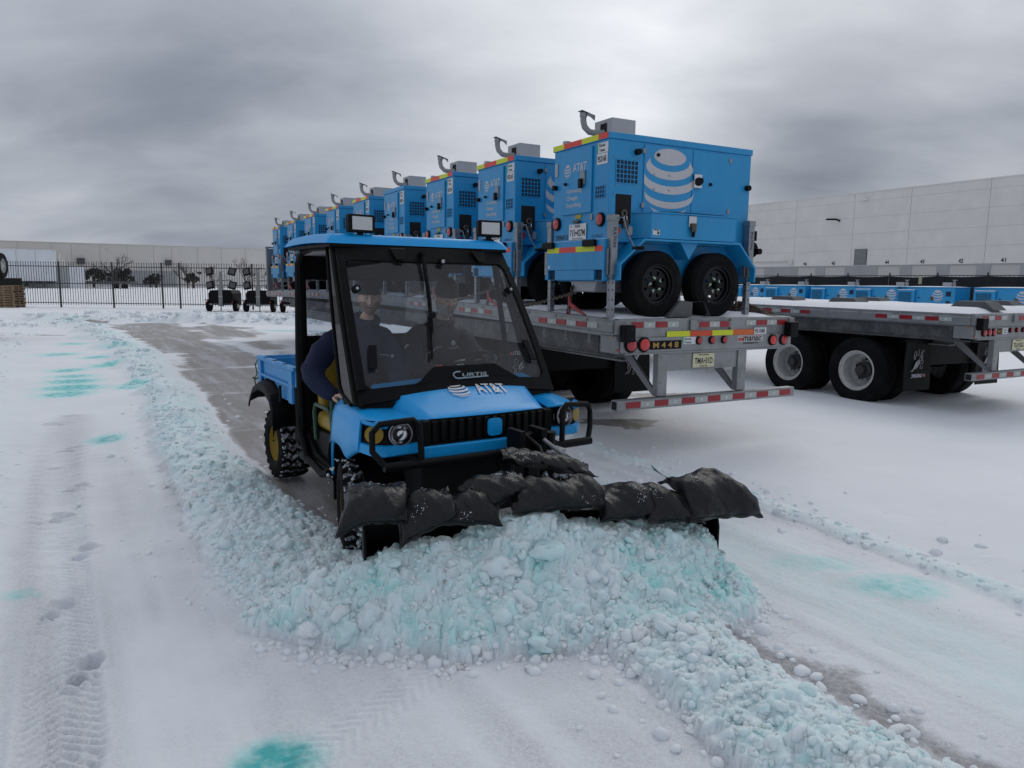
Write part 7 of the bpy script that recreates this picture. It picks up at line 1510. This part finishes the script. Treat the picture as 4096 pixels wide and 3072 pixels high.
globe_mb(MB(), .024, frame((0, 0, .02), (1, 0, 0), (0, 0, 1))).build('emblem', M_pipe, em_, 0); text_mb(MB(), 'AT&T', .05, .016, frame((0, 0, -.02), (1, 0, 0), (0, 0, 1))).build('lettering', M_pipe, em_, 0)
MB().tube([(.42, -1.385, 1.25), (.47, -1.385, 1.245), (.50, -1.375, 1.24)], .0025, 4).disc((.52, -1.385, 1.235), (0, -1, 0), .012, 14).build('badge_cord', M_pipe, pj)
MB().add([(1.0, -1.55, 1.0), (1.10, -1.55, 1.02), (1.08, -1.52, 1.2), (1.0, -1.52, 1.19)], [(0, 1, 2, 3)]).build('paper_slip', M_white, dj, 0)

# ---------------------------------------------------------------- front plough and the black bags draped on it
def bl(s, n, z): return Vector((PL[0]+PD[0]*s+PN[0]*n, PL[1]+PD[1]*s+PN[1]*n, z))
pw = empty('snow_plough', bl(0, 0, 0), 0, 'black front snow plough blade and lift mount almost hidden by bags and snow', 'snow plough')
def rel(p): return Vector(p)-Vector(pw.location)
MB().grid(lambda u, v: rel(bl(2.09*u, -.02-.10*math.sin(v*math.pi), .03+.47*v)), 4, 8, thick=.012).build('blade', M_black, pw, 40)
for s in (.0, 2.085):
    MB().add([rel(bl(s+d, n_, z)) for d in (0, .012) for n_, z in ((.03, .02), (.03, .36), (-.02, .50), (-.14, .5), (-.16, .02))], [(4, 3, 2, 1, 0), (5, 6, 7, 8, 9)]+[(i, (i+1) % 5, 5+(i+1) % 5, 5+i) for i in range(5)]).build('end_plate', M_black, pw, 0)
for s in (.35, .8, 1.3, 1.75): MB().add([rel(bl(s+d, n_, z)) for d in (0, .012) for n_, z in ((-.14, .04), (-.14, .47), (-.26, .2))], [(0, 1, 2), (5, 4, 3), (0, 3, 4, 1), (1, 4, 5, 2), (2, 5, 3, 0)]).build('blade_rib', M_black, pw, 0)
c0_ = ug(CX+.02, -2.75); mm = lambda x, y, z: rel(ug(x, y, z))
for s in (-1, 1):
    MB().tube([mm(CX+s*.28, -2.60, .42), mm(CX+s*.22, -3.05, .34), mm(CX+s*.1, -3.25, .25)], .03, 8).build('push_arm', M_black, pw)
    MB().tube([mm(CX+.14+s*.07, -2.74, .52), mm(CX+.14+s*.07, -2.76, .80), mm(CX+.14+s*.05, -2.80, .86)], .022, 6).build('lift_frame', M_black, pw)
mt = MB()
for x0, x1, y0, y1, z0, z1 in ((.06, .24, -2.82, -2.76, .72, .86), (.05, .09, -2.90, -2.74, .68, .90), (.21, .25, -2.90, -2.74, .68, .90), (.0, .3, -2.80, -2.74, .50, .56)):
    mt.add([mm(CX+x, y, z) for z in (z0, z1) for x, y in ((x0, y0), (x1, y0), (x1, y1), (x0, y1))], [(3, 2, 1, 0), (4, 5, 6, 7), (0, 1, 5, 4), (1, 2, 6, 5), (2, 3, 7, 6), (3, 0, 4, 7)])
mt.build('mount_head', M_black, pw, 0, .006)
MB().cyl(mm(CX+.30, -2.86, .74), mm(CX+.30, -2.86, .86), .034, n=14).cyl(mm(CX+.30, -2.86, .855), mm(CX+.30, -2.86, .87), .038, n=14).build('reservoir', M_black, pw)
MB().add([mm(CX+x, y, z) for z in (.68, .76) for x, y in ((.24, -2.92), (.40, -2.90), (.40, -2.80), (.24, -2.80))], [(3, 2, 1, 0), (4, 5, 6, 7), (0, 1, 5, 4), (1, 2, 6, 5), (2, 3, 7, 6), (3, 0, 4, 7)]).build('pump_block', M_boxgrey, pw, 0, .006)
MB().tube([mm(CX+.20, -2.93, .845), mm(CX+.26, -2.96, .79), mm(CX+.33, -2.98, .735)], .012, 8, rad=[.012, .015, .010]).build('hose_fitting', M_grey, pw)
MB().tube([mm(CX+.14, -2.80, .86), mm(CX+.12, -3.0, .82), mm(CX+.10, -3.2, .62)], .012, 6).build('hydraulic_hose', M_black, pw)
MB().add([mm(CX-.2, -2.66, .5), mm(CX-.17, -2.66, .5), mm(CX-.185, -2.66, .54)], [(0, 1, 2)]).build('ice_flake', M_frost, pw, 0)

def bag(s0, s1, z0, z1, wd, th, phi, label, nc=.0, seed=1, psi=0.0, back=.35, corner=0.0):
    """filled bag folded over the blade edge: a rectangular pillow, back part flat, front part hanging by angle phi"""
    rr_ = np.random.default_rng(seed); t = empty('filled_bag', bl((s0+s1)/2, nc, (z0+z1)/2), math.atan2(PD[1], PD[0]), label, 'bag', 'black filled bags draped along the plough blade')
    Ln = s1-s0; ph = rr_.uniform(0, 9, 8); cps, sps = math.cos(psi), math.sin(psi); tilt = (z1-z0)/Ln; Rr = .085
    def mid(a, b):   # sheet coordinates (a along, b down the front) -> local point and normal
        x = a*cps-b*sps; q = a*sps+b*cps; L1 = Rr*phi; q0 = wd*(back-.5)*.6
        if q < q0: y, z, an = -(q-q0), 0.0, 0.0
        elif q < q0+L1: an = (q-q0)/Rr; y, z = -Rr*math.sin(an), -Rr*(1-math.cos(an))
        else: an = phi; e_ = q-q0-L1; y, z = -Rr*math.sin(phi)-e_*math.cos(phi), -Rr*(1-math.cos(phi))-e_*math.sin(phi)
        return Vector((x, y, z+tilt*x)), Vector((0, -math.sin(an), math.cos(an)))
    def f(u, v, side):
        U_, V_ = 2*u-1, 2*v-1; pin = 1-.07*(1-abs(V_)**2)*abs(U_)**6; pin2 = 1-.07*(1-abs(U_)**2)*abs(V_)**6
        a, b = U_*Ln/2*pin, V_*wd/2*pin2
        if corner and U_ < -.2 and V_ > .2: k = ((-U_-.2)/.8*(V_-.2)/.8)**1.5; a -= corner*.35*k; b += corner*k
        p, n_ = mid(a, b); e_ = (max(0, 1-abs(U_)**2.6)*max(0, 1-abs(V_)**2.6))**.5
        edge = max(abs(U_), abs(V_)); lump = .75+.35*math.sin(a*11+ph[0])*math.sin(b*13+ph[1])+.18*math.sin(a*23-b*17+ph[2])
        cre = (.0045*math.sin(b*78+ph[3]+6*U_)*abs(U_)**2+.0045*math.sin(a*74+ph[4]+5*V_)*abs(V_)**2+.003*math.sin(a*52+b*60+ph[5])+.0022*math.sin(a*95-b*84+ph[6]))*(1 if edge < .999 else 0)
        h_ = th/2*e_*lump+cre*e_**.3
        flat = .010*math.sin(a*40+b*36+ph[7])*(edge > .93)
        return p+n_*((h_ if side > 0 else -h_*.8)+flat)
    b = MB(); b.grid(lambda u, v: f(u, v, 1), 44, 40); b.grid(lambda u, v: f(u, v, -1), 16, 14, flip=True)
    o = b.build('bag_film', M_bag, t, 75)
    sm = MB()   # flat welded seams outside the filled part
    for e_, (ua, ub, va, vb) in enumerate(((0, 0, 0, 1), (1, 1, 0, 1), (0, 1, 1, 1))):
        def g2(p, q):
            u, v = ua+(ub-ua)*p, va+(vb-va)*p; c_ = f(u, v, 1); c2 = f(.5+(u-.5)*.9, .5+(v-.5)*.9, 1); d_ = (c_-c2).normalized(); return c_+d_*(.022*q)+Vector((0, 0, .004*math.sin(p*26+seed+e_)*q))
        sm.grid(g2, 24, 2, thick=.002)
    sm.build('welded_seam', M_bag, t, 75)
    mb = MB(); sv, sf = ico(1)
    for k in range(2):
        cu, cv = rr_.uniform(.15, .85), rr_.uniform(.1, .9)
        for j in range(int(rr_.integers(10, 34))):
            u, v = cu+rr_.normal()*.06, cv+rr_.normal()*.05
            if not (0 < u < 1 and 0 < v < 1): continue
            p = f(u, v, 1); s_ = rr_.uniform(.0012, .0034); mb.add([tuple(Vector(q)*s_*rr_.uniform(.7, 1.3)+p) for q in sv], [tuple(int(z) for z in w_) for w_ in sf])
    if mb.v: mb.build('snow_crumbs', M_frost, t, 60, kind='stuff')
    return t
bag(-.10, .24, .665, .69, .31, .20, 1.0, 'leftmost black bag on the plough, its pointed corner hanging low over the front wheel', .02, 1, .10, .4, .05)
bag(.17, .47, .575, .665, .28, .15, 1.0, 'second black bag from the left on the plough, slanting with a long drooping edge', .05, 2, -.10, .35, .01)
bag(.38, .72, .60, .61, .22, .14, .8, 'third black bag from the left on the plough, flat and dusted with snow crumbs', .05, 3, .08)
bag(.56, .88, .69, .715, .24, .16, .8, 'fourth black bag, crumpled up against the bag pile at the centre of the plough', -.01, 4, -.3)
bag(.80, 1.33, .835, .715, .20, .10, .35, 'long black bag lying on top of the central pile below the lift mount', -.15, 5, .05, .6)
bag(.79, 1.34, .67, .65, .26, .17, .9, 'large central black bag beneath the long top bag, snow stuck on it', .02, 6, -.04)
bag(1.30, 1.63, .60, .60, .28, .18, 1.0, 'black bag with frosty streaks just right of the plough centre', .04, 7, .04)
bag(1.55, 1.90, .60, .545, .28, .14, 1.0, 'black bag second from the right end of the plough', .06, 8, -.08)
bag(1.78, 2.28, .635, .55, .36, .21, .9, 'biggest black bag, hanging past the right end of the plough blade', .04, 9, -.16, .45)
# torn corner standing up on the right-hand bag, loose flap under the centre
tc_ = empty('torn_film', bl(1.78, .0, .66), math.atan2(PD[1], PD[0]), 'torn pointed strip of black film standing up behind the biggest bag', 'plastic film')
MB().grid(lambda u, v: (-.10+.22*u, .02+.05*v*(1-u), .06*(1-u)**2-.03*u+.02*v*(1-u)-.04*v*u), 10, 5, thick=.003).build('film', M_bag, tc_, 60)
